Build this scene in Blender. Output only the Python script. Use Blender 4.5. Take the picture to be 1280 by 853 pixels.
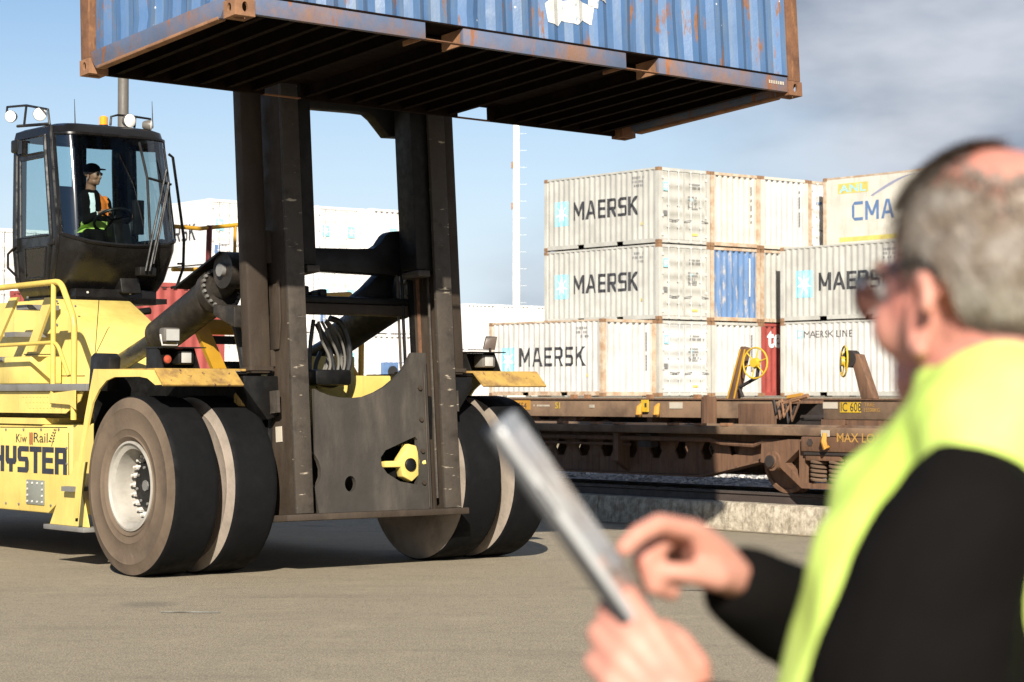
import bpy, bmesh, math, random
import numpy as np
from mathutils import Vector, Matrix
from mathutils.geometry import tessellate_polygon

# ------------------------------------------------------------------ camera, sky, sun, exposure
scene = bpy.context.scene
for o in list(bpy.data.objects):
    bpy.data.objects.remove(o)
COL = scene.collection
IMW, IMH, FPX, HY, CZ = 1280.0, 853.0, 2700.0, 494.9, 1.62      # photograph size, focal length in its pixels, horizon row, eye height
PITCH = math.atan((HY - IMH / 2) / FPX)
cam_d = bpy.data.cameras.new('camera')
cam = bpy.data.objects.new('camera', cam_d)
COL.objects.link(cam)
cam.location = (0, 0, CZ)
cam.rotation_euler = (math.pi / 2 + PITCH, 0, 0)
cam_d.sensor_width = 36.0
cam_d.lens = 36.0 * FPX / IMW
cam_d.clip_start = 0.05
cam_d.clip_end = 6000
cam_d.dof.use_dof = True
cam_d.dof.focus_distance = 20.5
cam_d.dof.aperture_fstop = 5.5
scene.camera = cam

SUN_EL = math.radians(27.6)
SUN_AZ_X = -0.01                       # sun stands behind the camera: direction to it is (SUN_AZ_X, -1)
sd = Vector((SUN_AZ_X, -1, 0)).normalized() * math.cos(SUN_EL) + Vector((0, 0, math.sin(SUN_EL)))
sun_d = bpy.data.lights.new('sun', 'SUN')
sun_d.energy = 5.0
sun_d.angle = math.radians(0.5)
sun_d.color = (1.0, 0.93, 0.82)
sun = bpy.data.objects.new('sun', sun_d)
COL.objects.link(sun)
sun.rotation_euler = (-sd).to_track_quat('-Z', 'Y').to_euler()
sun.location = (0, -20, 30)

world = bpy.data.worlds.new('World')
scene.world = world
world.use_nodes = True
wn, wl = world.node_tree.nodes, world.node_tree.links
wn.clear()
w_out = wn.new('ShaderNodeOutputWorld')
w_bg = wn.new('ShaderNodeBackground')
w_sky = wn.new('ShaderNodeTexSky')
w_sky.sky_type = 'NISHITA'
w_sky.sun_disc = False
w_sky.sun_elevation = SUN_EL
w_sky.sun_rotation = math.atan2(sd.x, sd.y)
w_sky.air_density = 1.0
w_sky.dust_density = 0.25
w_sky.ozone_density = 1.6
w_tc = wn.new('ShaderNodeTexCoord')
w_map = wn.new('ShaderNodeMapping')
w_map.inputs['Location'].default_value = (0.35, 0.0, 0.12)
w_map.inputs['Scale'].default_value = (1.0, 1.0, 2.6)
w_n1 = wn.new('ShaderNodeTexNoise')
w_n1.inputs['Scale'].default_value = 3.1
w_n1.inputs['Detail'].default_value = 6
w_n1.inputs['Roughness'].default_value = 0.5
w_sep = wn.new('ShaderNodeSeparateXYZ')
# cloud bank: thicker towards +x (the right of the view), thin veil elsewhere
w_ax = wn.new('ShaderNodeMapRange')
w_ax.inputs['From Min'].default_value = -0.05
w_ax.inputs['From Max'].default_value = 0.20
w_ax.inputs['To Min'].default_value = -0.12
w_ax.inputs['To Max'].default_value = 0.34
w_add = wn.new('ShaderNodeMath')
w_add.operation = 'ADD'
w_rmp = wn.new('ShaderNodeMapRange')
w_rmp.interpolation_type = 'SMOOTHSTEP'
w_rmp.inputs['From Min'].default_value = 0.44
w_rmp.inputs['From Max'].default_value = 0.86
w_rmp.inputs['To Max'].default_value = 0.92
w_n2 = wn.new('ShaderNodeTexNoise')
w_n2.inputs['Scale'].default_value = 7.0
w_n2.inputs['Detail'].default_value = 5
w_cc = wn.new('ShaderNodeMix')
w_cc.data_type = 'RGBA'
w_cc.inputs[6].default_value = (2.5, 2.95, 3.8, 1)
w_cc.inputs[7].default_value = (6.3, 6.6, 7.3, 1)
w_c2 = wn.new('ShaderNodeMapRange')
w_c2.inputs['From Min'].default_value = 0.40
w_c2.inputs['From Max'].default_value = 0.66
w_mix = wn.new('ShaderNodeMix')
w_mix.data_type = 'RGBA'
# pale haze low over the horizon
w_hz = wn.new('ShaderNodeMapRange')
w_hz.interpolation_type = 'SMOOTHSTEP'
w_hz.inputs['From Min'].default_value = 0.0
w_hz.inputs['From Max'].default_value = 0.225
w_hz.inputs['To Min'].default_value = 0.85
w_hz.inputs['To Max'].default_value = 0.0
w_hm = wn.new('ShaderNodeMix')
w_hm.data_type = 'RGBA'
w_hm.inputs[7].default_value = (7.6, 8.6, 9.8, 1)
wl.new(w_tc.outputs['Generated'], w_map.inputs['Vector'])
wl.new(w_map.outputs[0], w_n1.inputs['Vector'])
wl.new(w_map.outputs[0], w_n2.inputs['Vector'])
wl.new(w_tc.outputs['Generated'], w_sep.inputs[0])
wl.new(w_sep.outputs['X'], w_ax.inputs['Value'])
wl.new(w_n1.outputs['Fac'], w_add.inputs[0])
wl.new(w_ax.outputs[0], w_add.inputs[1])
wl.new(w_add.outputs[0], w_rmp.inputs['Value'])
wl.new(w_n2.outputs['Fac'], w_c2.inputs['Value'])
wl.new(w_c2.outputs[0], w_cc.inputs[0])
wl.new(w_sep.outputs['Z'], w_hz.inputs['Value'])
wl.new(w_hz.outputs[0], w_hm.inputs[0])
w_tint = wn.new('ShaderNodeMix')
w_tint.data_type = 'RGBA'
w_tint.blend_type = 'MULTIPLY'
w_tint.inputs[0].default_value = 1.0
w_tint.inputs[7].default_value = (0.80, 0.91, 1.05, 1)
wl.new(w_sky.outputs[0], w_tint.inputs[6])
wl.new(w_tint.outputs[2], w_hm.inputs[6])
wl.new(w_rmp.outputs[0], w_mix.inputs[0])
wl.new(w_hm.outputs[2], w_mix.inputs[6])
wl.new(w_cc.outputs[2], w_mix.inputs[7])
wl.new(w_mix.outputs[2], w_bg.inputs['Color'])
wl.new(w_bg.outputs[0], w_out.inputs['Surface'])
w_bg.inputs['Strength'].default_value = 0.052
scene.view_settings.view_transform = 'Standard'
scene.view_settings.look = 'None'
scene.view_settings.exposure = 0.98
scene.view_settings.gamma = 1.0
scene.view_settings.use_curve_mapping = False
scene.render.engine = 'CYCLES'
random.seed(7)
rng = random.Random(11)

# ------------------------------------------------------------------ frames
YAW = 0.6772
O = Vector((-1.775, 20.70, 0.0))                       # ground under the handler's front axle
AX = Vector((math.cos(YAW), math.sin(YAW), 0))         # along the axle (s)
FW = Vector((math.sin(YAW), -math.cos(YAW), 0))        # the way the handler faces (t); the railway runs along it too
CAMP = Vector((0, 0, CZ))

def ray(px, py):
    x = (px - IMW / 2) / FPX
    v = (IMH / 2 - py) / FPX
    c, s = math.cos(PITCH), math.sin(PITCH)
    return Vector((x, c - v * s, s + v * c))

def on_s(px, py, s0):
    """point seen at a picture position on the plane s = s0, as (s, t, z)"""
    r = ray(px, py)
    k = (s0 - (CAMP - O).dot(AX)) / r.dot(AX)
    p = CAMP + r * k - O
    return (s0, p.dot(FW), p.z)

def on_t(px, py, t0):
    r = ray(px, py)
    k = (t0 - (CAMP - O).dot(FW)) / r.dot(FW)
    p = CAMP + r * k - O
    return (p.dot(AX), t0, p.z)

def V(s, t, z):
    return (s, -t, z)                                   # handler frame to the local axes of an empty turned by YAW

def ident(a, b, c):
    return (a, b, c)

# ------------------------------------------------------------------ materials
MATS = {}

def _nodes(name):
    m = bpy.data.materials.new(name)
    m.use_nodes = True
    n, l = m.node_tree.nodes, m.node_tree.links
    return m, n, l, n['Principled BSDF']

def _coord(n, l, scale=(1, 1, 1), rand=True):
    tc = n.new('ShaderNodeTexCoord')
    mp = n.new('ShaderNodeMapping')
    mp.inputs['Scale'].default_value = scale
    l.new(tc.outputs['Object'], mp.inputs['Vector'])
    if rand:
        oi = n.new('ShaderNodeObjectInfo')
        mu = n.new('ShaderNodeMath')
        mu.operation = 'MULTIPLY'
        mu.inputs[1].default_value = 37.0
        l.new(oi.outputs['Random'], mu.inputs[0])
        cb = n.new('ShaderNodeCombineXYZ')
        l.new(mu.outputs[0], cb.inputs[0])
        l.new(mu.outputs[0], cb.inputs[2])
        l.new(cb.outputs[0], mp.inputs['Location'])
    return mp.outputs[0]

def _noise(n, l, vec, scale, detail=6, rough=0.6):
    t = n.new('ShaderNodeTexNoise')
    t.inputs['Scale'].default_value = scale
    t.inputs['Detail'].default_value = detail
    t.inputs['Roughness'].default_value = rough
    l.new(vec, t.inputs['Vector'])
    return t.outputs['Fac']

def _rng(n, l, val, a, b, c=0.0, d=1.0):
    r = n.new('ShaderNodeMapRange')
    r.interpolation_type = 'SMOOTHSTEP'
    for k, v in (('From Min', a), ('From Max', b), ('To Min', c), ('To Max', d)):
        r.inputs[k].default_value = v
    l.new(val, r.inputs['Value'])
    return r.outputs[0]

def _mix(n, l, fac, c1, c2):
    m = n.new('ShaderNodeMix')
    m.data_type = 'RGBA'
    if isinstance(fac, (int, float)):
        m.inputs[0].default_value = fac
    else:
        l.new(fac, m.inputs[0])
    for i, c in ((6, c1), (7, c2)):
        if isinstance(c, (tuple, list)):
            m.inputs[i].default_value = (*c[:3], 1)
        else:
            l.new(c, m.inputs[i])
    return m.outputs[2]

def _bump(n, l, b, h, strength, dist=0.02):
    bp = n.new('ShaderNodeBump')
    bp.inputs['Strength'].default_value = strength
    bp.inputs['Distance'].default_value = dist
    l.new(h, bp.inputs['Height'])
    l.new(bp.outputs[0], b.inputs['Normal'])

# base tones: how far each family sits below its clean sample value
TONE = {'reefer_white': 0.76, 'white_clean': 0.72, 'white_old': 0.78, 'cream_old': 0.80, 'grey_white': 0.86, 'post_rusty': 0.8, 'pole_white': 0.95, 'building_white': 0.95, 'yellow': 0.78, 'yellow_rail': 0.8,
        'lamp_lens': 1.0, 'lamp_amber': 1.0, 'skin': 0.80, 'skin_dark': 0.5, 'tape_silver': 0.9, 'tyre_side': 0.62, 'tyre_gap': 0.72, 'ink_white': 0.95, 'star_blue': 0.85, 'rim_white': 0.62, 'nut_steel': 0.9, 'vest_orange': 0.9, 'tablet_shell': 0.55, 'mast_brown': 0.56, 'under_rust_shade': 0.24, 'rust_post': 0.6, 'lamp_lens_dim': 0.8}

def paint(name, col, rough=0.45, dirt=(0.12, 0.09, 0.06), dirt_amt=0.5, dirt_lo=0.5, dirt_hi=0.8, scale=3.0, streak=False,
          rust=None, rust_lo=0.62, rust_hi=0.68, rust_scale=2.2, metal=0.0, bump=0.15, specks=None, var=0.12, fade=None, spec=0.5, sxy=7, fxy=None):
    """worn paint: tone variation, dirt clouds or run-off streaks, rust patches, specks"""
    k = TONE.get(name, 0.68)
    sc = lambda q: tuple(x * k for x in q)
    col, dirt = sc(col), sc(dirt)
    rust = sc(rust) if rust else None
    fade = (sc(fade[0]), fade[1]) if fade else None
    specks = (sc(specks[0]), specks[1]) if specks else None
    m, n, l, b = _nodes(name)
    vec = _coord(n, l)
    c = _mix(n, l, _rng(n, l, _noise(n, l, vec, scale * 0.7, 4), 0.3, 0.7), tuple(x * (1 - var) for x in col), tuple(min(1, x * (1 + var)) for x in col))
    if fade:
        c = _mix(n, l, _rng(n, l, _noise(n, l, _coord(n, l, fxy) if fxy else vec, scale * 1.6, 7), fade[1], fade[1] + (0.08 if fxy else 0.2)), c, fade[0])
    dv = _coord(n, l, (sxy, sxy, 0.55)) if streak else vec
    dn = _noise(n, l, dv, scale, 7, 0.65)
    c = _mix(n, l, _rng(n, l, dn, dirt_lo, dirt_hi, 0, dirt_amt), c, dirt)
    rr = None
    if rust:
        rv = _coord(n, l, (2.4, 2.4, 0.55))
        rn = _noise(n, l, rv, rust_scale, 9, 0.68)
        rr = _rng(n, l, rn, rust_lo, rust_hi)
        rc = _mix(n, l, _noise(n, l, vec, 14, 6), tuple(x * 0.45 for x in rust), tuple(min(1, x * 1.5) for x in rust))
        c = _mix(n, l, rr, c, rc)
    if specks:
        sn = n.new('ShaderNodeTexVoronoi')
        sn.inputs['Scale'].default_value = specks[1]
        l.new(vec, sn.inputs['Vector'])
        c = _mix(n, l, _rng(n, l, sn.outputs['Distance'], 0.03, 0.07, 0.8, 0), c, specks[0])
    l.new(c, b.inputs['Base Color'])
    rg = _rng(n, l, _noise(n, l, vec, scale * 3, 6), 0.3, 0.75, max(0.05, rough - 0.1), min(1, rough + 0.22))
    if rr is not None:
        rm = n.new('ShaderNodeMix')
        l.new(rr, rm.inputs[0])
        l.new(rg, rm.inputs[2])
        rm.inputs[3].default_value = 0.9
        rg = rm.outputs[0]
    l.new(rg, b.inputs['Roughness'])
    b.inputs['Metallic'].default_value = metal
    b.inputs['Specular IOR Level'].default_value = spec
    if bump:
        _bump(n, l, b, _noise(n, l, vec, 22, 6), bump, 0.01)
    MATS[name] = m
    return m

paint('yellow', (0.78, 0.595, 0.16), 0.42, (0.34, 0.20, 0.06), 0.5, 0.52, 0.85, 2.2, streak=True, rust=(0.10, 0.05, 0.025), rust_lo=0.70, rust_hi=0.74, rust_scale=5)
paint('yellow_dirty', (0.58, 0.36, 0.085), 0.6, (0.20, 0.11, 0.05), 0.85, 0.40, 0.72, 6.0, rust=(0.13, 0.06, 0.03), rust_lo=0.60, rust_hi=0.66, rust_scale=7)
paint('yellow_rail', (0.70, 0.50, 0.10), 0.4, (0.3, 0.18, 0.06), 0.4)
paint('amber_rail', (0.62, 0.33, 0.02), 0.45, (0.2, 0.12, 0.05), 0.5)
paint('mast_brown', (0.060, 0.043, 0.030), 0.6, (0.145, 0.108, 0.075), 0.7, 0.42, 0.82, 1.6, streak=True, sxy=2.5, rust=(0.17, 0.08, 0.04), rust_lo=0.66, rust_hi=0.76, rust_scale=3.5, bump=0.3, spec=0.3)
paint('mast_plate', (0.052, 0.046, 0.039), 0.55, (0.15, 0.125, 0.10), 0.75, 0.40, 0.80, 1.5, streak=True, sxy=2.2, rust=(0.15, 0.085, 0.045), rust_lo=0.66, rust_hi=0.78, rust_scale=3, bump=0.3, spec=0.3)
paint('mast_scuffed', (0.085, 0.07, 0.056), 0.45, (0.035, 0.028, 0.023), 0.7, 0.5, 0.7, 5, fade=((0.62, 0.53, 0.40), 0.625), fxy=(0.6, 0.6, 3.2), metal=0.1, bump=0.4, spec=0.3)
paint('grease_black', (0.008, 0.0075, 0.007), 0.45, (0.035, 0.03, 0.025), 0.6, 0.55, 0.8, 4, spec=0.25)
paint('black_paint', (0.011, 0.010, 0.0095), 0.42, (0.045, 0.037, 0.03), 0.5, 0.5, 0.85, 3, spec=0.3)
paint('cab_black', (0.010, 0.009, 0.0085), 0.26, (0.03, 0.025, 0.021), 0.35, 0.5, 0.9, 2.5, bump=0.03, spec=0.35)
paint('rubber', (0.0065, 0.0068, 0.0075), 0.75, (0.016, 0.0155, 0.0155), 0.5, 0.45, 0.8, 3, bump=0.25, spec=0.12)
paint('tyre_side', (0.205, 0.15, 0.105), 0.9, (0.10, 0.075, 0.055), 0.75, 0.4, 0.75, 2.2, bump=0.35, fade=((0.30, 0.24, 0.185), 0.62), spec=0.15)
paint('tyre_gap', (0.34, 0.28, 0.225), 0.9, (0.16, 0.13, 0.10), 0.7, 0.4, 0.75, 4, bump=0.35)
paint('rim_white', (0.50, 0.465, 0.40), 0.55, (0.24, 0.20, 0.155), 0.7, 0.42, 0.80, 5, rust=(0.16, 0.08, 0.04), rust_lo=0.70, rust_hi=0.74, rust_scale=8)
paint('nut_steel', (0.62, 0.59, 0.54), 0.4, (0.3, 0.26, 0.2), 0.5, metal=0.15)
paint('steel_grey', (0.28, 0.27, 0.25), 0.5, (0.12, 0.10, 0.08), 0.6, metal=0.3)
paint('hatch_grey', (0.26, 0.27, 0.23), 0.5, (0.14, 0.12, 0.09), 0.4)
paint('rod_chrome', (0.05, 0.05, 0.05), 0.3, metal=0.5)
paint('cylinder_dark', (0.026, 0.022, 0.018), 0.5, (0.095, 0.076, 0.057), 0.8, 0.42, 0.75, 4, bump=0.4, spec=0.3)
paint('hose', (0.02, 0.02, 0.021), 0.45, (0.08, 0.07, 0.06), 0.4)
paint('hose_grey', (0.17, 0.16, 0.14), 0.5)
paint('red_paint', (0.35, 0.03, 0.025), 0.5)
paint('deep_red', (0.16, 0.02, 0.02), 0.5)
paint('red_container', (0.42, 0.085, 0.07), 0.5, (0.2, 0.07, 0.05), 0.5, streak=True, rust=(0.14, 0.06, 0.03), rust_lo=0.7, rust_hi=0.74)
paint('blue_old', (0.075, 0.165, 0.335), 0.5, (0.16, 0.215, 0.285), 0.7, 0.40, 0.70, 1.6, streak=True, rust=(0.27, 0.125, 0.058), rust_lo=0.58, rust_hi=0.65, rust_scale=2.8, specks=((0.9, 0.92, 0.95), 5.5), bump=0.2)
paint('blue_old_rail', (0.125, 0.165, 0.26), 0.5, (0.30, 0.16, 0.09), 0.85, 0.40, 0.68, 2.4, rust=(0.30, 0.12, 0.05), rust_lo=0.57, rust_hi=0.64, rust_scale=2.8, bump=0.25)
paint('rust_post', (0.25, 0.115, 0.055), 0.85, (0.13, 0.055, 0.03), 0.8, 0.4, 0.7, 5, rust=(0.34, 0.16, 0.07), rust_lo=0.52, rust_hi=0.62, rust_scale=5, fade=((0.36, 0.33, 0.28), 0.66), bump=0.5)
paint('rust_orange', (0.36, 0.18, 0.088), 0.85, (0.20, 0.095, 0.05), 0.85, 0.4, 0.7, 5, bump=0.5, fade=((0.36, 0.30, 0.25), 0.66))
paint('under_rust_shade', (0.022, 0.0105, 0.006), 0.9, (0.05, 0.022, 0.011), 0.8, 0.45, 0.7, 4, bump=0.4, spec=0.1)  # rust taken near black: the underside's shade is in the colour
paint('under_floor', (0.010, 0.006, 0.0045), 0.95, spec=0.05)  # floor colour blackened too, with the shade beneath it included
paint('white_old', (0.50, 0.49, 0.445), 0.5, (0.33, 0.30, 0.25), 0.55, 0.42, 0.85, 1.6, streak=True, rust=(0.32, 0.17, 0.08), rust_lo=0.715, rust_hi=0.75, rust_scale=2.4)
paint('white_clean', (0.68, 0.665, 0.63), 0.5, (0.42, 0.37, 0.30), 0.6, 0.42, 0.80, 1.8, streak=True, rust=(0.36, 0.22, 0.12), rust_lo=0.70, rust_hi=0.75, rust_scale=2.6)
paint('cream_old', (0.62, 0.58, 0.50), 0.55, (0.38, 0.29, 0.19), 0.6, 0.45, 0.85, 1.8, streak=True, rust=(0.34, 0.19, 0.09), rust_lo=0.66, rust_hi=0.71, rust_scale=2.6)
paint('grey_white', (0.52, 0.52, 0.50), 0.5, (0.38, 0.36, 0.32), 0.45, 0.45, 0.85, 1.6, streak=True)
paint('reefer_white', (0.84, 0.82, 0.80), 0.45, (0.52, 0.46, 0.40), 0.5, 0.46, 0.85, 1.5, streak=True)
paint('blue_end', (0.13, 0.25, 0.48), 0.5, (0.26, 0.30, 0.40), 0.6, 0.42, 0.8, 1.6, streak=True, rust=(0.50, 0.46, 0.42), rust_lo=0.53, rust_hi=0.64, rust_scale=2.6)
paint('post_rusty', (0.55, 0.46, 0.35), 0.7, (0.36, 0.20, 0.10), 0.8, 0.38, 0.66, 2.5, rust=(0.30, 0.15, 0.07), rust_lo=0.60, rust_hi=0.70, rust_scale=3)
paint('casting_rust', (0.33, 0.19, 0.10), 0.8, (0.16, 0.08, 0.045), 0.8, 0.4, 0.7, 8)
paint('dark_gap', (0.02, 0.02, 0.02), 0.8)
paint('ink', (0.035, 0.035, 0.04), 0.5, (0.3, 0.29, 0.27), 0.25, 0.55, 0.8, 4)
paint('ink_navy', (0.03, 0.035, 0.05), 0.45, (0.20, 0.16, 0.08), 0.3, 0.5, 0.8, 5)
paint('ink_grey', (0.20, 0.20, 0.20), 0.6)
paint('ink_blue', (0.12, 0.22, 0.42), 0.5)
paint('ink_yellow', (0.72, 0.60, 0.16), 0.5)
paint('ink_white', (0.78, 0.78, 0.76), 0.5)
paint('star_blue', (0.28, 0.62, 0.70), 0.5, (0.6, 0.66, 0.66), 0.5, 0.5, 0.8, 4)
paint('text_orange', (0.55, 0.30, 0.07), 0.6)
paint('wagon_brown', (0.20, 0.102, 0.054), 0.75, (0.095, 0.052, 0.032), 0.8, 0.4, 0.72, 3.0, streak=True, rust=(0.25, 0.115, 0.055), rust_lo=0.60, rust_hi=0.68, bump=0.35)
paint('wagon_dusty', (0.25, 0.155, 0.09), 0.8, (0.10, 0.06, 0.038), 0.8, 0.38, 0.7, 2.2, bump=0.35)
paint('wagon_black', (0.035, 0.026, 0.022), 0.7, (0.09, 0.06, 0.045), 0.6)
paint('plate_orange', (0.62, 0.30, 0.04), 0.55, (0.3, 0.16, 0.06), 0.5)
paint('plate_yellow', (0.75, 0.48, 0.03), 0.5, (0.35, 0.22, 0.06), 0.5)
paint('plate_cream', (0.60, 0.53, 0.42), 0.6)
paint('rail_steel', (0.075, 0.055, 0.045), 0.6, (0.16, 0.11, 0.08), 0.6)
paint('rail_head', (0.32, 0.31, 0.30), 0.3, metal=0.7)
paint('sleeper', (0.16, 0.12, 0.09), 0.9)
paint('pole_white', (0.80, 0.76, 0.70), 0.55, (0.6, 0.5, 0.4), 0.3)
paint('lamp_grey', (0.16, 0.145, 0.125), 0.5)
paint('lamp_lens', (0.80, 0.78, 0.74), 0.15, bump=0.0)
paint('lamp_lens_dim', (0.46, 0.45, 0.42), 0.2, (0.2, 0.19, 0.17), 0.6, bump=0.1)
paint('lamp_amber', (0.85, 0.30, 0.02), 0.15, bump=0.0)
paint('lamp_red', (0.55, 0.10, 0.05), 0.2, bump=0.0)
paint('mirror_back', (0.12, 0.085, 0.065), 0.4, bump=0)
paint('seat_fabric', (0.02, 0.02, 0.022), 0.85)
paint('skin', (0.58, 0.275, 0.205), 0.5, (0.58, 0.165, 0.125), 0.6, 0.42, 0.72, 9, bump=0.10, var=0.06, spec=0.3)
paint('skin_dark', (0.50, 0.23, 0.13), 0.5, (0.4, 0.14, 0.09), 0.4, bump=0.05)
paint('hair_grey', (0.30, 0.235, 0.18), 0.9, (0.60, 0.55, 0.49), 0.75, 0.42, 0.66, 24, bump=0.6, fade=((0.15, 0.105, 0.075), 0.54), spec=0.1)
paint('jacket_black', (0.0075, 0.0065, 0.006), 0.95, (0.012, 0.011, 0.010), 0.5, bump=0.2, spec=0.05)
paint('trouser_navy', (0.02, 0.022, 0.03), 0.85)
paint('boot', (0.03, 0.022, 0.016), 0.6)
paint('tape_silver', (0.74, 0.76, 0.74), 0.35, (0.6, 0.62, 0.58), 0.3)
paint('vest_orange', (0.95, 0.22, 0.02), 0.7)
paint('label_worn', (0.72, 0.72, 0.68), 0.6, (0.40, 0.36, 0.28), 0.6, 0.45, 0.7, 6, fade=((0.13, 0.22, 0.40), 0.56), rust=(0.30, 0.14, 0.06), rust_lo=0.66, rust_hi=0.70, rust_scale=5)
paint('eye_white', (0.36, 0.33, 0.31), 0.2, bump=0)
paint('tablet_shell', (0.62, 0.62, 0.61), 0.3, (0.4, 0.33, 0.26), 0.4, metal=0.2, bump=0)
paint('tablet_back', (0.03, 0.032, 0.036), 0.35, bump=0)
paint('glass_frame', (0.012, 0.011, 0.011), 0.25, bump=0)
paint('building_white', (0.82, 0.79, 0.74), 0.6, (0.7, 0.62, 0.54), 0.3)

def hivis():
    m, n, l, b = _nodes('hivis')
    vec = _coord(n, l)
    c = _mix(n, l, _rng(n, l, _noise(n, l, vec, 5, 4), 0.3, 0.7), (0.46, 0.62, 0.10), (0.55, 0.69, 0.16))
    l.new(c, b.inputs['Base Color'])
    b.inputs['Roughness'].default_value = 0.7
    w = n.new('ShaderNodeTexWave')
    w.inputs['Scale'].default_value = 90
    l.new(vec, w.inputs['Vector'])
    _bump(n, l, b, w.outputs['Fac'], 0.1, 0.002)
    MATS['hivis'] = m
hivis()

def glass(name, tint, gloss=0.12):
    m, n, l, b = _nodes(name)
    n.remove(b)
    out = n['Material Output']
    tr = n.new('ShaderNodeBsdfTransparent')
    tr.inputs[0].default_value = (*tint, 1)
    gl = n.new('ShaderNodeBsdfGlossy')
    gl.inputs['Roughness'].default_value = 0.045
    fr = n.new('ShaderNodeFresnel')
    fr.inputs['IOR'].default_value = 1.5
    ad = n.new('ShaderNodeMath')
    ad.operation = 'ADD'
    ad.inputs[1].default_value = gloss
    l.new(fr.outputs[0], ad.inputs[0])
    mx = n.new('ShaderNodeMixShader')
    l.new(ad.outputs[0], mx.inputs[0])
    l.new(tr.outputs[0], mx.inputs[1])
    l.new(gl.outputs[0], mx.inputs[2])
    l.new(mx.outputs[0], out.inputs['Surface'])
    MATS[name] = m
glass('cab_glass', (0.72, 0.85, 0.87), 0.09)
glass('eye_glass', (0.86, 0.90, 0.90), 0.20)

def screen():
    m, n, l, b = _nodes('tablet_screen')
    b.inputs['Base Color'].default_value = (0.20, 0.19, 0.18, 1)
    b.inputs['Roughness'].default_value = 0.12
    vec = _coord(n, l, rand=False)
    c = _mix(n, l, _rng(n, l, _noise(n, l, vec, 26, 5), 0.42, 0.60), (0.52, 0.50, 0.48), (0.20, 0.13, 0.09))  # mottled reflections put into the screen's base colour
    l.new(c, b.inputs['Base Color'])
    MATS['tablet_screen'] = m
screen()

def asphalt():
    m, n, l, b = _nodes('asphalt')
    vec = _coord(n, l, rand=False)
    fine = _noise(n, l, vec, 85, 8, 0.75)
    mid = _noise(n, l, vec, 2.0, 8, 0.6)
    st = _coord(n, l, (0.35, 1.5, 1), rand=False)
    streak = _noise(n, l, st, 1.2, 9, 0.7)
    grain = _noise(n, l, vec, 30, 7, 0.75)
    c = _mix(n, l, _rng(n, l, fine, 0.38, 0.62), (0.094, 0.076, 0.049), (0.435, 0.365, 0.25))
    c = _mix(n, l, _rng(n, l, grain, 0.48, 0.66, 0, 0.65), c, (0.092, 0.072, 0.049))
    c = _mix(n, l, _rng(n, l, streak, 0.48, 0.74, 0, 0.45), c, (0.125, 0.102, 0.072))
    c = _mix(n, l, _rng(n, l, mid, 0.50, 0.74, 0, 0.28), c, (0.385, 0.325, 0.215))
    c = _mix(n, l, _rng(n, l, _noise(n, l, vec, 7.5, 8, 0.72), 0.47, 0.66, 0, 0.35), c, (0.13, 0.107, 0.078))
    # a few darker oil drips
    vo = n.new('ShaderNodeTexVoronoi')
    vo.inputs['Scale'].default_value = 0.55
    vo.inputs['Randomness'].default_value = 1
    l.new(vec, vo.inputs['Vector'])
    c = _mix(n, l, _rng(n, l, vo.outputs['Distance'], 0.02, 0.20, 0.5, 0), c, (0.07, 0.06, 0.05))
    l.new(c, b.inputs['Base Color'])
    b.inputs['Roughness'].default_value = 0.85
    _bump(n, l, b, fine, 0.6, 0.01)
    MATS['asphalt'] = m
asphalt()

def concrete():
    m, n, l, b = _nodes('kerb_concrete')
    vec = _coord(n, l)
    c = _mix(n, l, _rng(n, l, _noise(n, l, vec, 9, 8, 0.7), 0.35, 0.65), (0.24, 0.20, 0.145), (0.50, 0.44, 0.34))
    sv = _coord(n, l, (6, 6, 0.7))
    c = _mix(n, l, _rng(n, l, _noise(n, l, sv, 1.6, 8, 0.7), 0.47, 0.72, 0, 0.60), c, (0.075, 0.06, 0.04))
    l.new(c, b.inputs['Base Color'])
    b.inputs['Roughness'].default_value = 0.9
    _bump(n, l, b, _noise(n, l, vec, 18, 8, 0.7), 0.7, 0.02)
    MATS['kerb_concrete'] = m
concrete()

def gravel(name, a, bcol, scale=26):
    m, n, l, b = _nodes(name)
    vec = _coord(n, l, rand=False)
    vo = n.new('ShaderNodeTexVoronoi')
    vo.inputs['Scale'].default_value = scale
    l.new(vec, vo.inputs['Vector'])
    sx = n.new('ShaderNodeSeparateColor')
    l.new(vo.outputs['Color'], sx.inputs[0])
    c = _mix(n, l, sx.outputs[0], a, bcol)
    l.new(c, b.inputs['Base Color'])
    b.inputs['Roughness'].default_value = 0.95
    _bump(n, l, b, vo.outputs['Distance'], 1.0, 0.03)
    MATS[name] = m
gravel('ballast', (0.11, 0.105, 0.10), (0.40, 0.385, 0.36), 14)
gravel('stone', (0.20, 0.19, 0.18), (0.52, 0.50, 0.47), 3)
gravel('dirt_fines', (0.06, 0.045, 0.033), (0.14, 0.108, 0.077), 30)
gravel('yard_gravel', (0.22, 0.20, 0.17), (0.36, 0.33, 0.28), 20)
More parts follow.
